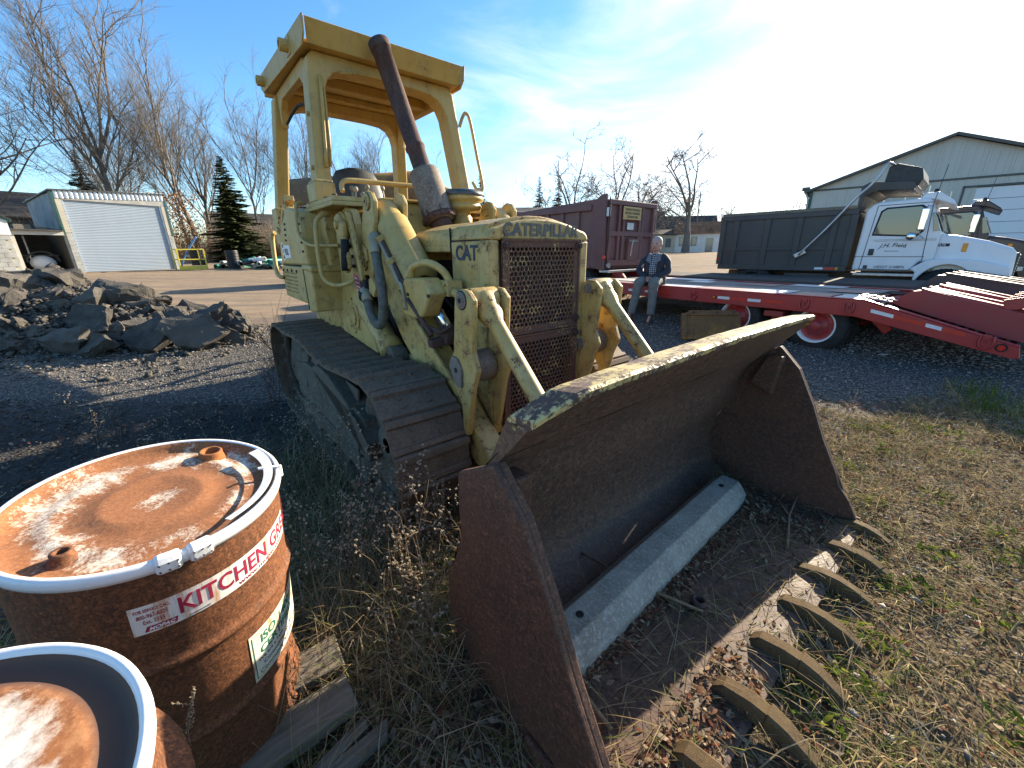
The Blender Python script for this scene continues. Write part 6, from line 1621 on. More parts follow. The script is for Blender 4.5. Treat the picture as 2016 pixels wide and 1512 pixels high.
house((-22, 58, 1.2), radians(12), 13, 8, 3.6, 2.4, M['siding'], M['roofdark'], 'grey house half hidden by brush behind the spruce', ((1, 1, 1, 1.4), (4, 1, 1, 1.4)))
house((-36.5, 52, 1.1), radians(38), 12, 7, 3.4, 2.2, M['siding'], M['roofdark'], 'grey roofed house in the woods right of the shed', ((1, 1, 1, 1.4),))

# ---- pipes and cages by the shed
M['pipe_black'] = m_plain('black_corrugated_plastic', (.018, .018, .02), .5, 0, .2, 5); M['pipe_green'] = m_plain('green_pipe', (.03, .20, .13), .5, 0, .12, 2); M['pipe_teal'] = m_plain('teal_pipe', (.06, .36, .30), .5, 0, .12, 2); M['pipe_white'] = m_plain('white_pipe', (.66, .66, .62), .5, 0, .08, 2); M['cageyel'] = m_paint('cage_yellow', (.62, .50, .02), (.6, .5, .08), rust=.26, scale=4); M['pipe_blue'] = m_plain('blue_pipe', (.12, .28, .55), .45)
CG = empty('pipe_cage', (-19.9, 24.9, .72), atan2(1.15, .85), 'yellow steel pipe cage standing right of the shed', 'cage')
for x, y in ((0, 0), (1.35, 0), (0, .9), (1.35, .9)):
    b = MB(); b.beam((x, y, 0), (x, y, 1.22), .07, .07); b.build('upright', M['cageyel'], CG, .005)
for z in (.62, 1.20):
    for p, q in (((0, 0), (1.35, 0)), ((1.35, 0), (1.35, .9)), ((0, .9), (1.35, .9)), ((0, 0), (0, .9))):
        b = MB(); b.beam((*p, z), (*q, z), .06, .06); b.build('crossbar', M['cageyel'], CG, .005)
b = MB(); b.beam((1.05, 0, 0), (1.05, 0, 1.2), .06, .06); b.build('upright', M['cageyel'], CG, .005)
b = MB(); b.box(0, 1.35, 0, .06, .02, .24); b.build('kick_plate', M['cageyel'], CG, .005)
def corr(r, h, pitch=.07):
    P = []; z = 0
    while z < h: P += [(r, z), (r, z + pitch * .45), (r * .93, z + pitch * .55), (r * .93, z + pitch * .95)]; z += pitch
    return P
b = MB(); b.lathe(corr(.40, .96, .09), (0, 0, 0), n=28); b.lathe([(.34, .1), (.34, .95)], (0, 0, 0), n=28)
CC = b.build('pipe_coil', M['pipe_black'], None, recalc=False, label='black corrugated pipe coil inside the yellow cage', cat='pipe'); CC.location = (-19.9 + .36, 24.9 + 1.1, .98)
b = MB(); b.lathe(corr(.37, 1.06, .095), (0, 0, 0), n=30); b.lathe([(.32, .05), (.32, 1.05)], (0, 0, 0), n=30); CV = b.build('culvert_pipe', M['pipe_black'], None, recalc=False, label='black corrugated culvert pipe standing upright by the pipe heap', cat='pipe'); CV.location = (-17.9, 26.75, .72)
b = MB(); b.tube(spline([(0, 0, 0), (.2, .3, .7), (.7, .5, 1.5), (1.0, .6, 1.9)], 5), .05, 8); q = b.build('blue_pipe', M['pipe_blue'], None, label='thin pale blue pipe sticking up behind the yellow cage', cat='pipe'); q.location = (-20.5, 25.6, .75)
rn = random.Random(11)
PM = {}
for mt in ('pipe_green', 'pipe_teal', 'pipe_white', 'pipe_black'):
    b = MB(); b.lathe([(.13, 0), (.16, 0), (.16, .15), (.15, .16), (.15, 2.4), (.125, 2.4)], (0, 0, 0), (1, 0, 0), 16); b.lathe([(.125, 2.4), (.125, 0.01)], (0, 0, 0), (1, 0, 0), 16); PM[mt] = b.mesh('drain_pipe', M[mt], False)
for k in range(34):
    mt = ('pipe_green', 'pipe_white', 'pipe_teal', 'pipe_white', 'pipe_black')[k % 5]
    x = rn.uniform(-17.4, -14.0); y = 27.2 + (x + 17) * .15 + rn.uniform(-.3, 2.2); z = .88 + max(0, rn.uniform(-.3, .5))
    o = obj('drain_pipe', PM[mt], None, label={'pipe_green': 'dark green drain pipe in the heap right of the culvert', 'pipe_white': 'white plastic pipe in the heap right of the culvert', 'pipe_teal': 'bright teal drain pipe in the heap right of the culvert', 'pipe_black': 'black drain pipe in the heap right of the culvert'}[mt], cat='pipe', group='pipes heaped right of the culvert')
    o.location = (x, y, z); o.rotation_euler = (0, rn.uniform(-.15, .25), rn.uniform(-1.9, .8)); o.scale = (rn.uniform(.4, .9), .8, .8)
for k in range(5):
    o = obj('drain_pipe', PM[('pipe_green', 'pipe_white', 'pipe_black', 'pipe_green', 'pipe_black')[k]], None, label='drain pipe end lying between the cage and the culvert', cat='pipe', group='pipes between cage and culvert')
    o.location = (-19.1 + k * .2, 26.7 + k * .1 + (k % 2) * .3, .86 + .2 * (k % 2)); o.rotation_euler = (0, 0, 1.2 + k * .12)

# ================================================================ rubble pile
t = NT('broken_asphalt'); c = t.coord(); oi = t.t.nodes.new('ShaderNodeObjectInfo').outputs['Random']
n1 = t.noise(c, 5, 8, .7); n2 = t.noise(c, 40, 6, .8); v1 = t.vor(c, 45)
a = t.mix(oi, (.038, .037, .037), (.12, .112, .10)); col = t.mix(t.rng(n1, .35, .7), a, t.mix(.5, a, (.22, .19, .15))); col = t.mix(t.rng(v1, .05, .25, .5, 0), col, (.24, .22, .20)); col = t.mix(t.rng(n2, .5, .7, 0, .5), col, (.03, .03, .03))
M['asphalt'] = t.out(col, .95, 0, t.bump(t.math('ADD', n2, t.math('MULTIPLY', v1, -.5)), .8, .02), .15)
def ridge(x):
    return lerp_tab(x, [-14, -11, -9.2, -7.9, -6.9, -6.0, -5.3, -4.8], [.80, .90, .96, .78, .50, .28, .10, .0])
def pile(x, y):
    r = ridge(x); yc = 7.3 + (x + 6) * -.10; wd = .8 + r * 1.15
    return max(0, r * (1 - ((y - yc) / wd) ** 2)) 
def chunk(seed, slab):
    r = random.Random(seed); bm = bmesh.new()
    if slab:
        n = r.randint(5, 7); th = r.uniform(.10, .16)
        pts = []
        for k in range(n):
            a = 2 * pi * k / n + r.uniform(-.3, .3); q = r.uniform(.36, .55); pts += [(q * cos(a), q * sin(a) * .8, th * .5), (q * cos(a) * r.uniform(.92, 1.06), q * sin(a) * .8 * r.uniform(.92, 1.06), -th * .5)]
    else:
        pts = [(r.uniform(-.5, .5), r.uniform(-.42, .42), r.uniform(-.32, .32)) for _ in range(14)]
    for p in pts: bm.verts.new(p)
    bmesh.ops.convex_hull(bm, input=bm.verts)
    lo = [v for v in bm.verts if not v.link_faces]; bmesh.ops.delete(bm, geom=lo, context='VERTS')
    bmesh.ops.triangulate(bm, faces=bm.faces)
    bmesh.ops.subdivide_edges(bm, edges=bm.edges, cuts=4 if not slab else 4, use_grid_fill=True)
    off = Vector((seed * 3.1, 0, 0))
    for v in bm.verts:
        p = v.co * 4 + off; flat = slab and abs(v.normal.z) > .9
        v.co += Vector((mnoise.noise(p), mnoise.noise(p + Vector((9, 0, 0))), mnoise.noise(p + Vector((0, 9, 0))))) * (.012 if flat else .06) + Vector((mnoise.noise(p * 3.3), mnoise.noise(p * 3.3 + Vector((9, 0, 0))), mnoise.noise(p * 3.3 + Vector((0, 0, 9))))) * (.006 if flat else .035) + Vector((mnoise.noise(p * 8), mnoise.noise(p * 8 + Vector((9, 0, 0))), mnoise.noise(p * 8 + Vector((0, 0, 9))))) * (.003 if flat else .014)
    me = bpy.data.meshes.new('rubble_chunk'); bm.to_mesh(me); bm.free(); me.materials.append(M['asphalt']); return me
CH = [chunk(s, False) for s in range(8)]; SL = [chunk(50 + s, True) for s in range(6)]
GR = 'broken asphalt and dirt chunks of the rubble pile'
def put(me, p, s, rot, label):
    o = obj('rubble_chunk', me, None, label=label, cat='rubble', group=GR); o.location = p; o.scale = s if isinstance(s, tuple) else (s, s, s); o.rotation_euler = rot; return o
put(SL[0], (-5.30, 6.45, .42), (1.05, .85, 1.0), (1.15, .10, .55), 'largest flat asphalt slab leaning at the right end of the rubble pile')
put(SL[1], (-5.85, 6.35, .36), (.9, .8, 1), (1.0, -.35, .25), 'dark slab leaning just left of the largest one in the rubble pile')
put(SL[2], (-5.70, 6.75, .62), (.9, .35, 1.0), (.4, .45, -.5), 'narrow pale slab sliding down between two leaning slabs')
put(CH[0], (-5.15, 7.35, .36), (.85, .72, .70), (.2, .1, .5), 'big rounded block on top of the right end of the rubble pile')
put(SL[3], (-5.25, 6.95, .62), (.75, .6, .9), (.3, -.35, .3), 'tan topped slab resting against the big rounded block')
put(CH[1], (-4.95, 6.95, .22), .48, (.5, .3, 1.0), 'rough lump low at the far right of the rubble pile')
put(SL[4], (-6.9, 6.45, .62), (1.0, .8, 1), (.95, .25, -.25), 'broad grey slab in the middle of the rubble pile')
put(SL[5], (-6.5, 6.05, .25), (.85, .55, 1), (.8, -.3, -.2), 'flat pointed slab near the foot of the rubble pile')
put(CH[2], (-7.1, 7.3, 1.02), (.9, .7, .6), (.1, .2, .2), 'black crumbly lump on the crest of the rubble pile')
put(CH[3], (-8.3, 7.6, 1.18), (.8, .75, .75), (.3, .1, .9), 'sunlit tan boulder on the crest of the rubble pile')
put(SL[0], (-9.2, 7.8, 1.28), (1.0, .8, .9), (.08, -.06, .4), 'flat slab lying on the highest point of the rubble pile')
rn = random.Random(21); cnt = 0
while cnt < 285:
    x = rn.uniform(-12.5, -4.8); yc = 7.3 + (x + 6) * -.10; y = yc + rn.uniform(-2.1, .9); h = pile(x, y)
    if h < .03 and rn.random() < .8: continue
    s = rn.uniform(.22, .72) * (1 if h > .05 else .35); s = s if rn.random() < .45 else s * .55
    sl = rn.random() < .4; me = rn.choice(SL if sl else CH)
    lab = ('small ' if s < .25 else 'mid-sized ' if s < .45 else 'large ') + ('flat asphalt slab' if sl else 'rough asphalt lump') + (' on the crest' if y > yc - .3 else ' on the front slope' if h > .25 else ' at the foot') + (' of the left part' if x < -8.8 else ' of the middle' if x < -6.4 else ' of the right end') + ' of the rubble pile'
    put(me, (x, y, tz(x, y) + h + s * .06), (s * 1.1, s, s), (rn.uniform(-.5, 1.1), rn.uniform(-.6, .6), rn.uniform(0, 6.3)), lab); cnt += 1
b = MB(); NX, NY = 200, 110; G = []
for i in range(NX + 1):
    row = []
    for j in range(NY + 1):
        x = -13.5 + 9.4 * i / NX; y = 4.6 + 5.2 * j / NY; h = pile(x, y); q = Vector((x * 2.2, y * 2.2, 0))
        row.append(b.pt((x, y, tz(x, y) - .03 + (h + (.20 * mnoise.noise(q) + .13 * mnoise.noise(q * 2.3) + .09 * mnoise.noise(q * 5) + .06 * mnoise.noise(q * 10)) * min(1, h * 4) if h > 0 else -.03))))
    G.append(row)
for i in range(NX):
    for j in range(NY): b.face((G[i][j], G[i + 1][j], G[i + 1][j + 1], G[i][j + 1]), True)
b.build('rubble_mound', M['asphalt'], None, recalc=False, label='dark crumbled asphalt and soil making up the rubble mound', cat='rubble', kind='stuff')
# ================================================================ trees
import numpy as np
t = NT('grey_bark'); c = t.coord(); n1 = t.noise(t.mapv(c, (6, 6, 1)), 1.0, 6, .65)
M['bark'] = t.out(t.mix(t.rng(n1, .35, .65), (.19, .168, .14), (.095, .083, .072)), .9, 0, t.bump(n1, .5, .05), .2)
M['twig'] = m_plain('twig_bark', (.17, .142, .115), .9, 0, .2, 2)
def bare_tree(seed, H, spread=.55, trunk=.28, forks=3, dens=1.0, low=.25, trop=1.0, bole=.42, minr=.0075):
    r = random.Random(seed); tr = MB(); cr = MB()
    def perp(d):
        a = r.uniform(0, 2 * pi); x = d.orthogonal().normalized(); y = d.cross(x); return x * cos(a) + y * sin(a)
    def limb(mb, p, d, ln, rad, lev, sides):
        n = (6, 6, 5, 4, 3, 2)[lev]; P = [p.copy()]; d = d.normalized(); q = p.copy()
        for k in range(n):
            d = (d + perp(d) * (.08, .13, .16, .2, .22, .2)[lev] + Vector((0, 0, (.0, .07, .08, .06, .05, .03)[lev] * trop))).normalized()
            q = q + d * (ln / n); P.append(q.copy())
        end = .35 if lev == 0 else .28
        mb.tube(P, [rad * (1 - (1 - end) * k / n) for k in range(n + 1)], sides, cap=False)
        return P, d
    P, d = limb(tr, Vector((0, 0, -.3)), Vector((r.uniform(-.06, .06), r.uniform(-.06, .06), 1)), H * bole, trunk, 0, 9)
    def grow(P, ln, rad, lev):
        if lev > 4: return
        cnt = int(((0, 8, 7, 7, 6)[lev]) * (dens if lev > 1 else 1) + r.random())
        for k in range(cnt):
            tpos = (low + (1 - low) * (k + r.random()) / cnt) if lev == 1 else r.uniform(.22, 1)
            i = min(int(tpos * (len(P) - 1)), len(P) - 2); f = tpos * (len(P) - 1) - i
            p = P[i].lerp(P[i + 1], f); d = (P[i + 1] - P[i]).normalized()
            sp = spread * (1.15 if lev > 1 else r.uniform(.75, 1.15))
            nd = (d * (1 - .35 * sp) + perp(d) * sp + Vector((0, 0, .16))).normalized()
            l2 = ln * (r.uniform(.75, 1.15) * (1.25 - .5 * tpos) if lev == 1 else r.uniform(.42, .68)); r2 = rad * ((.30, .30, .46, .42, .5)[lev]) * r.uniform(.7, 1.1)
            r2 = max(r2, minr)
            PP, _ = limb(cr, p, nd, l2, r2, lev, (0, 6, 5, 4, 3)[lev])
            grow(PP, l2, r2, lev + 1)
    # leading forks at the top of the trunk
    for k in range(forks):
        nd = (d + perp(d) * .38).normalized(); l2 = H * r.uniform(.42, .56)
        PP, _ = limb(cr, P[-1], nd, l2, trunk * .30, 1, 6); grow(PP, l2 * .62, trunk * .28, 2)
    grow(P, H * .40, trunk * .8, 1)
    return tr.mesh('trunk', M['bark'], False), cr.mesh('crown', M['twig'], False), max(v[2] for v in cr.v)
TREES = [bare_tree(3, 1.0 * 20, .55, .42, 4, 1.0, .45), bare_tree(8, 20, .50, .34, 3, 1.0, .35), bare_tree(14, 20, 1.05, .42, 4, .95, .45, .35, .40), bare_tree(23, 20, .42, .26, 3, .9, .3),
         bare_tree(14, 20, 1.0, .62, 4, .62, .32, .45, .38, .034), bare_tree(31, 20, .78, .50, 3, .6, .3, .6, .40, .034)]
def put_tree(k, x, y, h, label, rz=0, sq=1.0, name='bare_tree'):
    tm, cm, mz = TREES[k]; z = tz(x, y) - .1
    o = empty(name, (x, y, z), rz, label, 'tree', 'leafless trees around the yard'); s = h / mz; o.scale = (s * sq, s * sq, s)
    obj('trunk', tm, o); obj('crown', cm, o)
for q in ((0, -34.6, 39.0, 24.5, 'tallest bare tree rising behind the blue-doored shed', .3, 1.05), (1, -29.0, 39.4, 22.5, 'tall bare tree between the shed and the green spruce', 1.9, 1.0), (3, -31.8, 42.0, 19.0, 'slimmer bare tree just right of the tallest one', 4.0, .95),
          (2, -41.5, 34.5, 21.0, 'wide-limbed bare tree at the left edge behind the lean-to', .9, 1.05), (1, -45.5, 31.0, 22.0, 'bare tree whose limbs enter at the far left edge', 2.6, 1.15), (3, -38.5, 44.0, 17.0, 'thin bare tree behind the pale spruce', 5.1, 1.1), (3, -26.5, 45.5, 20.0, 'bare tree right behind the green spruce', 2.2, 1.1),
          (1, -24.3, 52.0, 20.0, 'bare tree seen left of the rear cage post', 3.3, 1.0), (3, -21.5, 56.0, 17.5, 'bare tree seen between the cage posts, left one', .6, 1.1), (0, -17.6, 56.0, 17.0, 'bare tree seen between the cage posts, right one', 5.4, .95), (1, -10.6, 65.5, 15.5, 'bare tree seen between exhaust pipe and far cage post', 1.2, 1.1), (3, -14.5, 62, 14.5, 'low bare tree seen just left of the exhaust pipe', 2.9, 1.2),
          (5, 10.6, 67.5, 17.6, 'bare tree above the maroon truck, left of the pair', .2, 1.35), (5, 15.6, 68.0, 18.0, 'bare tree above the maroon truck, right of the pair', 2.8, 1.3), (4, 20.6, 69.0, 13.0, 'leaning bare tree above the tailgate of the maroon truck', 4.4, 1.4), (4, 24.2, 58.0, 14.8, 'broad bare tree standing alone above the cottage', 1.1, 1.35), (5, 31.8, 64.0, 9.6, 'small bare tree right of the cottage', 3.7, 1.1),
          (5, 62, 100, 12.5, 'far bare tree above the grey dump body, left of three', .5, 1.2), (4, 70, 106, 13.5, 'far bare tree above the grey dump body, middle of three', 1.7, 1.2), (5, 77.5, 108, 14.5, 'far bare tree beside the metal building corner', 2.1, 1.3), (1, -47, 50, 18, 'bare tree far behind the barn at left', .1, 1.2), (0, -36, 50, 18, 'bare tree standing in the woods behind the shed', 3.0, 1.0)):
    put_tree(*q)

def spruce(seed, H, W, mat, k=1.0):
    r = random.Random(seed); tr = MB(); tr.tube([(0, 0, -.2), (0, 0, H * .5), (0, 0, H)], [.16, .10, .01], 8)
    V = []; Fc = []
    z = H * .06
    while z < H * .985:
        f = 1 - z / H; L_ = W * (f ** .85) * r.uniform(.8, 1.1); nb = 9 if f > .3 else 6
        for k in range(nb):
            a = r.uniform(0, 2 * pi); l = L_ * r.uniform(.65, 1.1); dz = -.25 * l * (.5 + f)
            m = max(4, int(l * 9))
            for j in range(m):
                t_ = (j + .6) / m; px, py, pz = cos(a) * l * t_, sin(a) * l * t_, z + dz * t_ + .12 * l * t_ * t_
                for s in range(5):
                    b_ = a + r.uniform(-1.1, 1.1); le = (.16 + .22 * l * (1 - t_ * .7)) * r.uniform(.5, 1.0); w = (.04 + .025 * r.random()) * k; drop = r.uniform(-.14, .04) * le * 3
                    ex, ey, ez = px + cos(b_) * le, py + sin(b_) * le, pz + drop
                    sx, sy = -sin(b_) * w, cos(b_) * w; i = len(V)
                    V += [(px - sx, py - sy, pz), (px + sx, py + sy, pz + .02), (ex, ey, ez)]; Fc.append((i, i + 1, i + 2))
        z += H * .013 + .012
    me = bpy.data.meshes.new('crown'); me.from_pydata(V, [], Fc); me.materials.append(mat)
    return tr.mesh('trunk', M['bark']), me
def m_leaf(name, a, b_):
    t = NT(name); g = t.t.nodes.new('ShaderNodeNewGeometry'); col = t.mix(g.outputs['Random Per Island'], a, b_); return t.out(col, .8, 0, None, .2)
M['needle'] = m_leaf('spruce_needle', (.055, .078, .030), (.15, .165, .065)); M['needle_b'] = m_leaf('pale_spruce_needle', (.07, .09, .075), (.16, .17, .125)); M['needle_d'] = m_leaf('dark_spruce_needle', (.018, .028, .016), (.04, .05, .028))
def put_spruce(ms, x, y, s, label):
    o = empty('spruce_tree', (x, y, tz(x, y) - .05), random.Random(x).uniform(0, 6), label, 'tree', 'spruce trees'); o.scale = (s, s, s); obj('trunk', ms[0], o); obj('crown', ms[1], o)
put_spruce(spruce(1, 8.6, 2.9, M['needle'], 1.5), -24.4, 37.6, 1, 'full green spruce right of the shed, behind the pipes')
put_spruce(spruce(2, 10.8, 3.0, M['needle_b'], 1.3), -44.6, 46.0, 1, 'pale grey-green spruce rising behind the shed roof')
sd = spruce(5, 14, 2.7, M['needle_d'], 2.6)
put_spruce(sd, 5.5, 81.8, .98, 'dark far spruce behind the maroon truck, left of two'); put_spruce(sd, 9.1, 82.0, 1.0, 'dark far spruce behind the maroon truck, right of two'); put_spruce(sd, -5.9, 87.6, 1.12, 'dark far spruce right of the far cage post'); put_spruce(sd, -1.4, 90, .72, 'smallest dark far spruce above the low cream building')

# dense leafless brush along the edge of the woods
r = random.Random(9); b = MB()
def bramble(x, y, h):
    z = tz(x, y)
    for k in range(r.randint(3, 6)):
        d = Vector((r.uniform(-.5, .5), r.uniform(-.5, .5), 1)).normalized(); p = Vector((x + r.uniform(-.3, .3), y + r.uniform(-.3, .3), z)); P = [p.copy()]
        for j in range(4):
            d = (d + Vector((r.uniform(-.4, .4), r.uniform(-.4, .4), -.12))).normalized(); p = p + d * h / 4; P.append(p.copy())
        b.tube(P, [.016, .014, .012, .009, .006], 3, cap=False)
        for j in range(3):
            q = P[r.randint(1, 3)]; d2 = Vector((r.uniform(-1, 1), r.uniform(-1, 1), r.uniform(0, .9))).normalized(); b.tube([q, q + d2 * h * .18, q + d2 * h * .33 + Vector((0, 0, .05 * h))], [.009, .008, .005], 3, cap=False)
for k in range(1000):
    a = r.random()
    if a < .62: x, y = r.uniform(-32, -12), r.uniform(39.5, 50)
    elif a < .86: x, y = r.uniform(-56, -33), r.uniform(34, 52)
    elif a < .92: x, y = r.uniform(-16, 2), r.uniform(52, 66)
    else: x, y = r.uniform(26, 60), r.uniform(66, 95)
    bramble(x, y, r.uniform(1.2, 4.6))
b.build('brush', m_plain('brush_stem', (.24, .185, .125), .9, 0, .25, 1), None, recalc=False, label='tangle of leafless brush along the edge of the woods', cat='brush', kind='stuff')
def leaf_cloud(name, n, box, size, mat, seed, label, cat='leaves'):
    rs = np.random.RandomState(seed); V = np.zeros((n, 4, 3)); c = rs.uniform([box[0], box[2], box[4]], [box[1], box[3], box[5]], (n, 3))
    a = rs.normal(size=(n, 3)); a /= np.linalg.norm(a, axis=1)[:, None]; b2 = np.cross(a, rs.normal(size=(n, 3))); b2 /= np.linalg.norm(b2, axis=1)[:, None]; s = rs.uniform(.5, 1, (n, 1)) * size
    V[:, 0] = c - a * s; V[:, 1] = c + b2 * s * .5; V[:, 2] = c + a * s; V[:, 3] = c - b2 * s * .5
    me = np_mesh(name, V.reshape(-1, 3), np.arange(n * 4).reshape(n, 4)); me.materials.append(mat)
    return obj(name, me, None, label=label, cat=cat, kind='stuff')
def np_mesh(name, V, F, smooth=False):
    me = bpy.data.meshes.new(name); V = np.asarray(V, np.float32); F = np.asarray(F, np.int32); k = F.shape[1]
    me.vertices.add(len(V)); me.vertices.foreach_set('co', V.ravel()); me.loops.add(F.size); me.loops.foreach_set('vertex_index', F.ravel())
    me.polygons.add(len(F)); me.polygons.foreach_set('loop_start', np.arange(len(F), dtype=np.int32) * k); me.polygons.foreach_set('loop_total', np.full(len(F), k, np.int32))
    if smooth: me.polygons.foreach_set('use_smooth', np.ones(len(F), bool))
    me.update(calc_edges=True); return me
M['oakleaf'] = m_leaf('withered_leaf', (.22, .11, .05), (.33, .20, .11))
leaf_cloud('withered_leaves', 2600, (-30.2, -27.0, 35.5, 38.0, 1.5, 6.6), .13, M['oakleaf'], 3, 'withered tan leaves still hanging beside the spruce')
leaf_cloud('brush_leaves', 9000, (-55, -14, 40, 52, .9, 3.0), .10, m_leaf('brush_leaf', (.16, .11, .06), (.24, .18, .10)), 4, 'sparse dead leaves in the brush of the woods edge')
# utility pole behind the cottage
b = MB(); b.tube([(0, 0, 0), (0, 0, 9.5)], [.14, .10], 8); b.beam((-.9, 0, 9.0), (.9, 0, 9.0), .09, .11); q = b.build('utility_pole', M['bark'], None, label='thin utility pole behind the cottage by the broad bare tree', cat='pole'); q.location = (31.5, 72, 1.3)
# ================================================================ ground
t = NT('yard_ground'); c = t.coord()
sp = t.t.nodes.new('ShaderNodeSeparateXYZ'); t.t.links.new(c, sp.inputs[0])
X_, Y_ = sp.outputs[0], sp.outputs[1]
nb = t.noise(c, .35, 5, .6); nm_ = t.noise(c, 1.6, 6, .65); nf = t.noise(c, 9, 6, .7); ng = t.noise(c, 60, 4, .7); vg = t.vor(c, 46); vg2 = t.vor(c, 24); vc = t.n('TexVoronoi', 1, Vector=c, Scale=46.0)
dist = t.n('VectorMath', 1, i_0=t.mapv(c, (1, 1, 0)), operation='LENGTH')
grey = t.mix(t.rng(t.n('SeparateColor', 0, i_0=vc), .1, .9), (.12, .115, .108), (.32, .295, .26)); grey = t.mix(t.rng(vg, .25, .55, 0, .85), grey, (.055, .052, .048))
fard = t.mix(t.rng(nm_, .35, .65), (.33, .245, .160), (.25, .19, .135)); fard = t.mix(t.rng(nf, .5, .7, 0, .5), fard, (.40, .31, .23)); fard = t.mix(t.rng(t.noise(t.mapv(c, (.25, 2.2, 1)), 1.0, 5, .6), .45, .62, 0, .6), fard, (.16, .135, .11))
shade_mask = t.math('MULTIPLY', t.rng(t.math('ADD', Y_, t.math('MULTIPLY', nb, 1.2)), 4.3, 5.2, 1, 0), t.rng(X_, -2.2, -1.6, 1, 0))     # left shadow put into the ground colour behind the drums
grey = t.mix(t.math('MULTIPLY', shade_mask, .8), grey, (.04, .039, .038))
far = t.rng(t.math('ADD', dist, t.math('MULTIPLY', nb, 3.0)), 9.5, 13.0)
base = t.mix(far, grey, fard)
soil = t.mix(t.rng(nf, .35, .65), (.085, .064, .042), (.15, .115, .075)); soil = t.mix(t.rng(ng, .5, .7, 0, .6), soil, (.23, .18, .12)); soil = t.mix(t.rng(nm_, .52, .66, 0, .45), soil, (.06, .075, .03))
g1 = t.rng(t.math('ADD', t.math('MULTIPLY', Y_, -1.0), t.math('MULTIPLY', t.math('SUBTRACT', nm_, .5), 2.2)), -4.3, -3.5)
g2 = t.rng(X_, -2.7, -2.0)
base = t.mix(t.math('MULTIPLY', g1, g2), base, soil)
hgt = t.math('ADD', t.math('MULTIPLY', vg, -.6), t.math('ADD', t.math('MULTIPLY', ng, .4), t.math('MULTIPLY', nf, .8)))
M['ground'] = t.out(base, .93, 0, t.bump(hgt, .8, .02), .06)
b = MB(); NA = 220; rings = [0.0, .3, .6, .9, 1.2, 1.5, 1.8, 2.1, 2.5, 3, 3.5, 4, 4.6, 5.2, 5.8, 6.5, 7.2, 8, 9, 10, 11.5, 13, 15, 17, 20, 24, 28, 33, 40, 50, 60, 80, 100, 150, 300, 700, 2200]
pr = None
for rr_ in rings[1:]:
    ring = []
    for k in range(NA):
        a = 2 * pi * k / NA; x = rr_ * sin(a); y = rr_ * cos(a); q = Vector((x * .6, y * .6, 0))
        z = tz(x, y) + (.022 * mnoise.noise(q) + .010 * mnoise.noise(q * 3.1)) * min(1, max(0, (hypot(x, y) - .5))) * (1 if rr_ < 60 else 0) - .018
        ring.append(b.pt((x, y, z)))
    if pr: b.bridge(pr, ring, True)
    else: b.face(ring)
    pr = ring
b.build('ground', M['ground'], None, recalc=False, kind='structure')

# ---- loose stones, leaves and grass (each one mass)
RS = np.random.RandomState(5)
def tzv(x, y): return np.interp(np.hypot(x, y), TD, TZ)
LOC = Vector((-0.9585, 3.8917, 0)); CU, SU = cos(-0.882383), sin(-0.882383)
def inside_loader(x, y, m=0.0):
    dx, dy = x + .9585, y - 3.8917; u = dx * CU + dy * SU; v = np.abs(-(-dx * SU + dy * CU))
    trk = (u > -1.25 - m) & (u < 1.6 + m) & (v > .60 - m) & (v < 1.06 + m)
    bkt = (u > 2.5 - m) & (u < 3.38 + m) & (v < 1.13 + m)
    return trk | bkt
def scatter(name, tv, tf, P, S, RZ, tilt, mat, label, cat, jit=None):
    n = len(P); tv = np.asarray(tv, float); k = len(tv)
    V = np.repeat(tv[None], n, 0) * S[:, None, :]
    if jit is not None: V = V * (1 + RS.uniform(-jit, jit, (n, k, 1)))
    ct, st = np.cos(tilt), np.sin(tilt); x, z = V[..., 0] * ct[:, None] + V[..., 2] * st[:, None], -V[..., 0] * st[:, None] + V[..., 2] * ct[:, None]
    c_, s_ = np.cos(RZ)[:, None], np.sin(RZ)[:, None]
    V = np.stack([x * c_ - V[..., 1] * s_, x * s_ + V[..., 1] * c_, z], -1) + P[:, None, :]
    tf = np.asarray(tf); F = (tf[None] + (np.arange(n) * k)[:, None, None]).reshape(-1, tf.shape[1])
    me = np_mesh(name, V.reshape(-1, 3), F); me.materials.append(mat)
    return obj(name, me, None, label=label, cat=cat, kind='stuff')
t = NT('stones'); g = t.t.nodes.new('ShaderNodeNewGeometry').outputs['Random Per Island']; cr_ = t.n('ValToRGB', 0, Fac=g)
rp = t.t.nodes[-1].color_ramp if hasattr(t.t.nodes[-1], 'color_ramp') else None
col = t.mix(t.rng(g, 0, 1), (.10, .098, .094), (.28, .255, .22)); col = t.mix(t.rng(t.math('FRACT', t.math('MULTIPLY', g, 17.0)), .75, .8), col, (.29, .28, .26))
M['stone'] = t.out(col, .9, 0, None, .15)
OV = [(1, 0, .05), (-.9, .1, 0), (.1, .85, .02), (0, -.9, .05), (.15, .05, .62), (-.1, 0, -.5)]; OF = [(0, 2, 4), (2, 1, 4), (1, 3, 4), (3, 0, 4), (2, 0, 5), (1, 2, 5), (3, 1, 5), (0, 3, 5)]
def pts(n, x0, x1, y0, y1, clear=True):
    P = np.stack([RS.uniform(x0, x1, n), RS.uniform(y0, y1, n)], -1)
    if clear: P = P[~inside_loader(P[:, 0], P[:, 1])]
    return P
A = np.concatenate([pts(26000, 1.2, 9.0, 3.4, 9.2), pts(16000, -9, -1.4, 4.15, 8.2), pts(5000, .2, 6, .4, 3.6), pts(6000, 0, 8, 9, 14)])
n = len(A); S = (RS.gamma(4, .25, n)[:, None] * np.array([.0115, .0095, .007])) * (1 + .5 * (np.hypot(A[:, 0], A[:, 1]) > 8))[:, None]
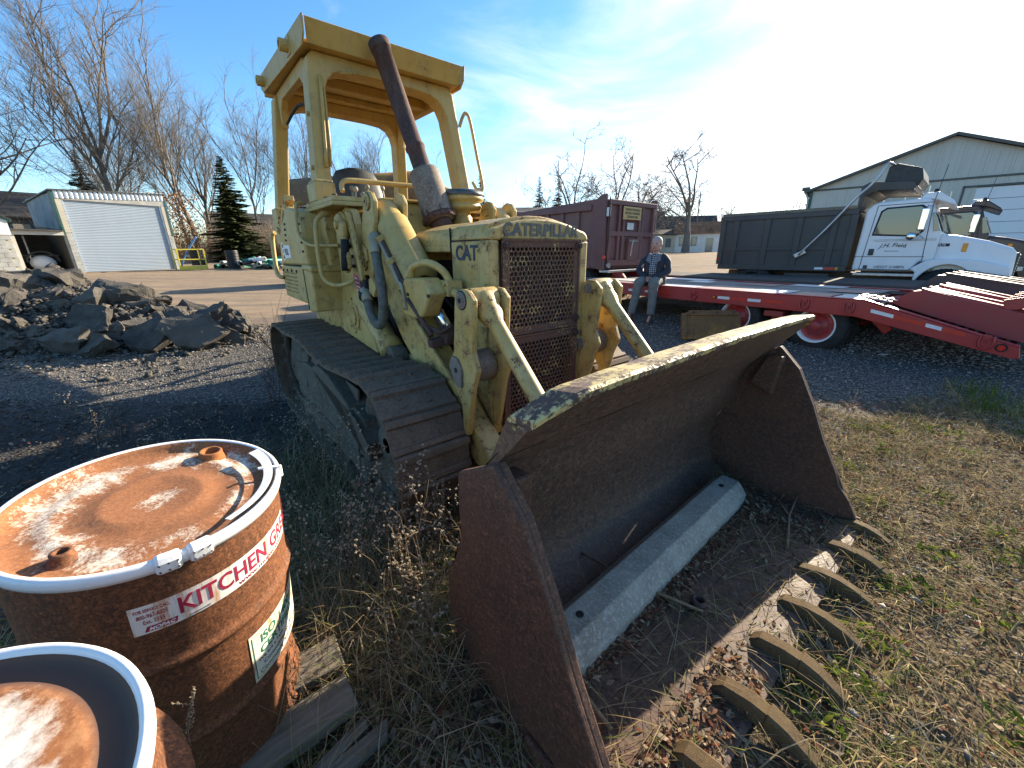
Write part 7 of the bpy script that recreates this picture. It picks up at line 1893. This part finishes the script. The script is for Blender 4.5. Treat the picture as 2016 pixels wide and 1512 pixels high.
scatter('gravel', OV, OF, np.c_[A, tzv(A[:, 0], A[:, 1]) - .004 + S[:, 2] * .2], S, RS.uniform(0, 6.28, n), RS.uniform(-.5, .5, n), M['stone'], 'grey crushed gravel spread over the yard', 'gravel', .25)
# grass blades: bent strips
def m_island(name, cols, rough=.8, trans=0):
    t = NT(name); g = t.t.nodes.new('ShaderNodeNewGeometry').outputs['Random Per Island']; col = cols[0]
    for i, cc in enumerate(cols[1:]): col = t.mix(t.rng(g, (i + .8) / len(cols), (i + 1.0) / len(cols)), col, cc)
    if trans:
        p = t.t.nodes.new('ShaderNodeBsdfDiffuse'); q = t.t.nodes.new('ShaderNodeBsdfTranslucent'); mx = t.t.nodes.new('ShaderNodeMixShader'); mx.inputs[0].default_value = trans
        t.set(p.inputs[0], col); t.set(q.inputs[0], col); t.t.links.new(p.outputs[0], mx.inputs[1]); t.t.links.new(q.outputs[0], mx.inputs[2]); t.t.links.new(mx.outputs[0], t.o.inputs[0]); return t.m
    return t.out(col, rough, 0, None, .25)
M['straw'] = m_island('dry_grass', [(.40, .31, .17), (.30, .22, .12), (.46, .38, .24), (.20, .15, .085), (.17, .19, .06)], trans=.35)
M['litter'] = m_island('leaf_litter', [(.15, .095, .058), (.21, .115, .07), (.095, .068, .05), (.27, .19, .12), (.17, .07, .045), (.34, .28, .20)], trans=.25)
M['green'] = m_island('green_weed', [(.07, .12, .018), (.13, .19, .03), (.05, .085, .02), (.24, .26, .04)], trans=.4)
BV = [(0, -.5, 0), (0, .5, 0), (.45, -.4, .16), (.45, .4, .16), (.85, -.22, .14), (.85, .22, .14), (1.1, 0, .02)]
BF4 = [(0, 1, 3, 2), (2, 3, 5, 4), (4, 5, 6, 6)]
BF = [(0, 1, 3), (0, 3, 2), (2, 3, 5), (2, 5, 4), (4, 5, 6)]
def clump(P, n, sd):      # clustered positions
    c = P[RS.randint(0, len(P), n)]; return c + RS.normal(0, sd, (n, 2))
G0 = np.concatenate([pts(420, .6, 5.2, .5, 3.9), pts(200, -2.3, .5, .6, 2.7), pts(60, -1.2, .6, 2.2, 3.3)])
A = np.concatenate([pts(15000, .4, 5.4, .4, 4.1), clump(G0[:420], 16000, .09), pts(7000, -2.4, .6, .5, 3.0), clump(G0[420:], 7000, .08), pts(1500, 4.2, 6.5, 2.0, 5.0)])
A = A[~inside_loader(A[:, 0], A[:, 1])]; A = A[(A[:, 1] < 4.0 + .35 * np.sin(A[:, 0] * 3)) & ~((A[:, 0] > -.6) & (A[:, 1] < .3))]
n = len(A); ln = RS.gamma(3, .028, n) + .03; S = np.stack([ln, RS.uniform(.0025, .0055, n), ln * RS.uniform(.3, 1.8, n)], -1)
scatter('dry_grass', BV, BF, np.c_[A, tzv(A[:, 0], A[:, 1]) - .012], S, RS.uniform(0, 6.28, n), RS.uniform(-.55, .15, n), M['straw'], 'short dry straw-coloured grass on the ground around the bucket', 'grass')
LV = [(-1, 0, .05), (-.3, .5, .16), (-.25, -.45, .10), (.4, .4, .04), (.35, -.42, .16), (1, .05, .10)]; LFc = [(0, 2, 1), (1, 2, 4), (1, 4, 3), (3, 4, 5)]
A = np.concatenate([pts(15000, .4, 5.6, .4, 4.1), pts(11000, -2.4, .6, .5, 3.1), pts(1600, -6, -2, 1.2, 4.0), pts(1500, 2, 8, 4, 8)]); n = len(A); s = RS.gamma(4, .0027, n) + .005
scatter('leaf_litter', LV, LFc, np.c_[A, tzv(A[:, 0], A[:, 1]) + RS.uniform(-.004, .018, n)], np.stack([s, s * RS.uniform(.6, 1, n), s * RS.uniform(.4, 1.6, n)], -1), RS.uniform(0, 6.28, n), RS.uniform(-.7, .7, n), M['litter'], 'small brown dead leaves littering the soil and grass', 'leaves', .2)
# leaves, twigs and mud blown into the bucket
def in_bucket(n, u0, u1, v0, v1):
    u = RS.uniform(u0, u1, n); v = RS.uniform(v0, v1, n); return np.stack([-.9585 + u * CU + v * SU, 3.8917 + u * SU - v * CU], -1)
A = np.concatenate([in_bucket(1500, 2.9, 2.99, -.9, 1.0), in_bucket(900, 2.55, 3.3, -1.05, -.7), in_bucket(250, 2.95, 3.4, -1.0, 1.0), in_bucket(700, 3.22, 3.4, .3, .9)]); n = len(A); s = RS.gamma(4, .0022, n) + .004
scatter('bucket_litter', LV, LFc, np.c_[A, np.full(n, .034) + RS.uniform(0, .02, n)], np.stack([s, s * .8, s], -1), RS.uniform(0, 6.28, n), RS.uniform(-.7, .7, n), M['litter'], 'dead leaves and dirt gathered on the bucket floor', 'leaves', .2)
A = np.concatenate([in_bucket(500, 2.95, 3.45, -1.05, 1.0), in_bucket(500, 2.55, 2.75, -1.08, -.75)]); n = len(A); ln = RS.uniform(.08, .25, n)
scatter('bucket_straw', BV, BF, np.c_[A, np.full(n, .036)], np.stack([ln, np.full(n, .003), ln * .4], -1), RS.uniform(0, 6.28, n), RS.uniform(-.3, .1, n), M['straw'], 'dry stalks lying on the bucket floor and teeth', 'straw')
# low green plants
C0 = np.array([(1.9, 1.55), (2.35, 1.75), (1.35, 1.1), (1.55, 1.25), (2.2, 1.35), (1.1, .95), (3.5, 3.35), (3.9, 3.4), (2.9, 2.3), (3.4, 2.0), (4.2, 2.7), (4.6, 3.2), (2.6, 2.7), (-.28, 1.35), (-.35, 1.75), (-.9, 1.9), (3.0, 1.5), (1.75, .9), (2.5, .95), (5.0, 3.3), (5.3, 3.4), (2.3, 2.95), (-.15, 1.6), (.05, 1.2)])
A = clump(np.concatenate([C0, pts(40, .8, 5, .7, 3.6)]), 1900, .055); A = A[~inside_loader(A[:, 0], A[:, 1])]; n = len(A); s = RS.uniform(.012, .034, n)
scatter('green_weeds', LV, LFc, np.c_[A, tzv(A[:, 0], A[:, 1]) + RS.uniform(0, .03, n)], np.stack([s, s * .55, s * .7], -1), RS.uniform(0, 6.28, n), RS.uniform(-.8, .3, n), M['green'], 'scattered low green weeds between the dead leaves', 'weeds', .2)
A = clump(np.array([(5.0, 3.9), (5.2, 4.15), (5.35, 4.3), (4.9, 3.75)]), 420, .14); n = len(A); ln = RS.uniform(.10, .30, n)
scatter('green_grass', BV, BF, np.c_[A, tzv(A[:, 0], A[:, 1]) - .01], np.stack([ln * .6, np.full(n, .004), ln * 2.4], -1), RS.uniform(0, 6.28, n), RS.uniform(-.9, -.2, n), M['green'], 'tuft of long green grass at the right edge', 'grass')

# ---- dried weed stalks, one by one
M['stem'] = m_plain('dry_stem', (.20, .135, .08), .85, 0, .25, 30); M['seed'] = m_plain('seed_head', (.36, .29, .20), .9, 0, .25, 40, .2); M['seedw'] = m_plain('white_seed', (.44, .38, .29), .9, 0, .15, 40, .2); M['redstem'] = m_plain('red_brown_stem', (.10, .05, .035), .8, 0, .2, 20)
def weed(seed, H, kind):
    r = random.Random(seed); st = MB(); sd = MB()
    d = Vector((r.uniform(-.25, .25), r.uniform(-.25, .25), 1)).normalized(); p = Vector((0, 0, -.02)); P = [p.copy()]
    for j in range(7): d = (d + Vector((r.uniform(-.12, .12), r.uniform(-.12, .12), .02))).normalized(); p = p + d * H / 7; P.append(p.copy())
    st.tube(P, [.0032 - .0022 * j / 7 for j in range(8)], 5)
    def tuft(q, n, rad, sz):
        for k in range(n):
            e = q + Vector((r.uniform(-1, 1), r.uniform(-1, 1), r.uniform(-.6, 1))) * rad; sd.ball(e, sz * r.uniform(.7, 1.3), 5, 4)
    if kind == 'umbel':
        for k in range(11):
            a = 2 * pi * k / 11; e = P[-1] + Vector((cos(a) * .035, sin(a) * .035, .022 + r.uniform(0, .01))); st.tube([P[-1], e], [.0009, .0007], 3); tuft(e, 4, .006, .0026)
    elif kind == 'spike':
        for j in range(3, 8):
            for k in range(6): q = P[j - 1].lerp(P[j], k / 6); tuft(q, 3, .007, .0032)
        for k in range(4):
            i = r.randint(2, 5); q = P[i]; dd = Vector((r.uniform(-.6, .6), r.uniform(-.6, .6), 1)).normalized(); ln = H * r.uniform(.18, .35); pts_ = [q + dd * ln * m_ / 5 for m_ in range(6)]; st.tube(pts_, .0011, 4)
            for m_ in range(2, 6): tuft(pts_[m_], 4, .007, .003)
    elif kind == 'aster':
        for k in range(9):
            i = r.randint(2, 7); q = P[i]; dd = Vector((r.uniform(-1, 1), r.uniform(-1, 1), r.uniform(.3, 1))).normalized(); ln = H * r.uniform(.15, .36); mid = q + dd * ln * .6; e = mid + (dd + Vector((0, 0, .6))).normalized() * ln * .4; st.tube([q, mid, e], [.0012, .001, .0007], 4)
            for f in (.5, .75, 1.0):
                w_ = q.lerp(e, f); dd2 = Vector((r.uniform(-1, 1), r.uniform(-1, 1), r.uniform(0, 1))).normalized(); e2 = w_ + dd2 * .035; st.tube([w_, e2], [.0007, .0005], 3); tuft(e2, 2, .004, .0038)
            tuft(e, 3, .006, .0042)
    elif kind == 'twig':
        for k in range(8):
            i = r.randint(1, 5); q = P[i]; dd = Vector((r.uniform(-.7, .7), r.uniform(-.7, .7), 1.1)).normalized(); ln = H * r.uniform(.35, .7); Q = [q + dd * ln * m_ / 4 + Vector((r.uniform(-.01, .01), r.uniform(-.01, .01), 0)) for m_ in range(5)]; st.tube(Q, [.0026, .0022, .0018, .0012, .0008], 4)
    smat = M['redstem'] if kind == 'twig' else M['stem']
    return st.mesh('dried_weed', smat, False), (sd.mesh('seed_heads', M['seedw'] if kind == 'aster' else M['seed'], False) if sd.v else None)
WV = {k: [weed(100 + i * 7 + j, h, k) for j, h in enumerate(hs)] for i, (k, hs) in enumerate((('umbel', (.62, .5, .42)), ('spike', (.42, .34, .5)), ('aster', (.55, .45, .36)), ('twig', (1.15, .95, .8))))}
def put_weed(kind, x, y, s, label, i=None, z=None, lean=(0, 0)):
    rr2 = random.Random(x * 31 + y * 17); a = WV[kind][rr2.randint(0, 2) if i is None else i]
    o = obj('dried_weed', a[0], None, label=label, cat='weed', group='dried weed stalks around the loader'); o.location = (x, y, tz(x, y) if z is None else z); o.scale = (s, s, s); o.rotation_euler = (lean[0], lean[1], rr2.uniform(0, 6.28))
    if a[1]: c_ = obj('seed_heads', a[1], o); c_['kind'] = 'stuff'
rw = random.Random(77)
for k in range(12): put_weed('umbel', rw.uniform(-1.15, -.4), rw.uniform(1.3, 2.15), rw.uniform(.8, 1.25), 'dried umbel flower stalk between the labelled drum and the track')
for k in range(40): put_weed('aster', rw.uniform(-1.9, -.55), rw.uniform(1.7, 3.1), rw.uniform(.7, 1.3), 'white-seeded dead weed growing along the near track')
for k in range(24): put_weed('aster', rw.uniform(-.95, -.2), rw.uniform(1.1, 1.85), rw.uniform(.6, 1.15), 'branching dead weed with pale seeds beside the labelled drum')
for k in range(22): put_weed('spike', rw.uniform(-.5, .02), rw.uniform(1.4, 2.2), rw.uniform(.7, 1.15), 'dead weed spike standing by the near side of the bucket')
for k in range(14): put_weed('spike', *[float(q) for q in in_bucket(1, 1.95, 2.4, -.35, .75)[0]], rw.uniform(.85, 1.5), 'dead weed spike growing between grille and bucket')
for k in range(9): put_weed('twig', rw.uniform(-2.75, -2.3), rw.uniform(3.75, 4.35), rw.uniform(.7, 1.0), 'bare reddish twig shrub stem at the rear of the near track')
for k in range(14): put_weed('aster', rw.uniform(-4.2, -2.0), rw.uniform(2.0, 3.6), rw.uniform(.6, 1.0), 'dim dead weed in the shade behind the drums')
for k in range(7): put_weed('spike', rw.uniform(1.85, 3.6), rw.uniform(3.2, 3.9), rw.uniform(.4, .7), 'short dead weed on the gravel right of the bucket')
put_weed('spike', 4.7, 3.75, .9, 'arching grass seed stalk on the gravel at right', 2, None, (.3, .7))
put_weed('twig', *[float(q) for q in in_bucket(1, 1.95, 2.0, .9, .95)[0]], .5, 'pale bare twig sticking out beside the front of the track', 2, .25, (.9, -.5))
put_weed('spike', -.62, .50, .42, 'small pale seed head rising between the two drums', 1, .72)
# loose sticks on the bucket floor
STK = MB(); STK.tube([(0, 0, 0), (.3, .02, .012), (.62, -.01, .03)], [.008, .007, .004], 6); STK.tube([(.3, .02, .012), (.42, .10, .03)], [.004, .002], 4); STK = STK.mesh('stick', M['stem'])
for k, (u, v, a, lab) in enumerate(((3.0, .95, 1.9, 'long bare stick lying across the near bucket floor'), (3.12, .9, 2.1, 'second bare stick beside the near bucket tooth'), (3.2, -.55, .9, 'curved pale stick by the far bucket teeth'), (3.1, .2, 2.6, 'thin stick across the middle of the bucket floor'))):
    o = obj('stick', STK, None, label=lab, cat='stick', group='sticks on the bucket floor'); q = in_bucket(1, u, u + .001, v, v + .001)[0]; o.location = (q[0], q[1], .05); o.rotation_euler = (0, -.05, a)

# crumbs of asphalt over and around the rubble pile
A = pts(16000, -12.5, -4.6, 4.9, 8.6, False); hh = np.array([pile(float(x), float(y)) for x, y in A]); k = (hh > .02) | (RS.rand(len(A)) < .06); A = A[k]; hh = hh[k]; n = len(A); S = RS.gamma(3, .012, n)[:, None] * np.array([1, .85, .8]) + .008
scatter('asphalt_crumbs', OV, OF, np.c_[A, tzv(A[:, 0], A[:, 1]) + hh + RS.uniform(-.02, .07, n) * (hh > .05)], S, RS.uniform(0, 6.28, n), RS.uniform(-.8, .8, n), M['asphalt'], 'crumbled asphalt bits filling the gaps of the rubble pile', 'rubble', .3)

# long matted straw in the gap between drums, track and bucket
A = np.concatenate([pts(5200, -2.2, .1, 1.0, 2.9), clump(G0[420:], 3000, .12)]); A = A[~inside_loader(A[:, 0], A[:, 1])]; n = len(A); ln = RS.gamma(4, .045, n) + .06
scatter('long_straw', BV, BF, np.c_[A, tzv(A[:, 0], A[:, 1]) - .01], np.stack([ln, RS.uniform(.002, .0045, n), ln * RS.uniform(.4, 3.0, n)], -1), RS.uniform(0, 6.28, n), RS.uniform(-.7, .05, n), M['straw'], 'long dead grass matted between the drums and the near track', 'grass')

A = pts(9000, -7.5, -1.8, 1.0, 4.3); n = len(A); S = RS.gamma(4, .25, n)[:, None] * np.array([.013, .011, .008])  # stones coloured asphalt black to deepen the painted left shadow
scatter('shade_stones', OV, OF, np.c_[A, tzv(A[:, 0], A[:, 1]) - .004 + S[:, 2] * .2], S, RS.uniform(0, 6.28, n), RS.uniform(-.5, .5, n), M['asphalt'], 'dark stones deepening the shadow on the ground behind the drums', 'gravel', .25)
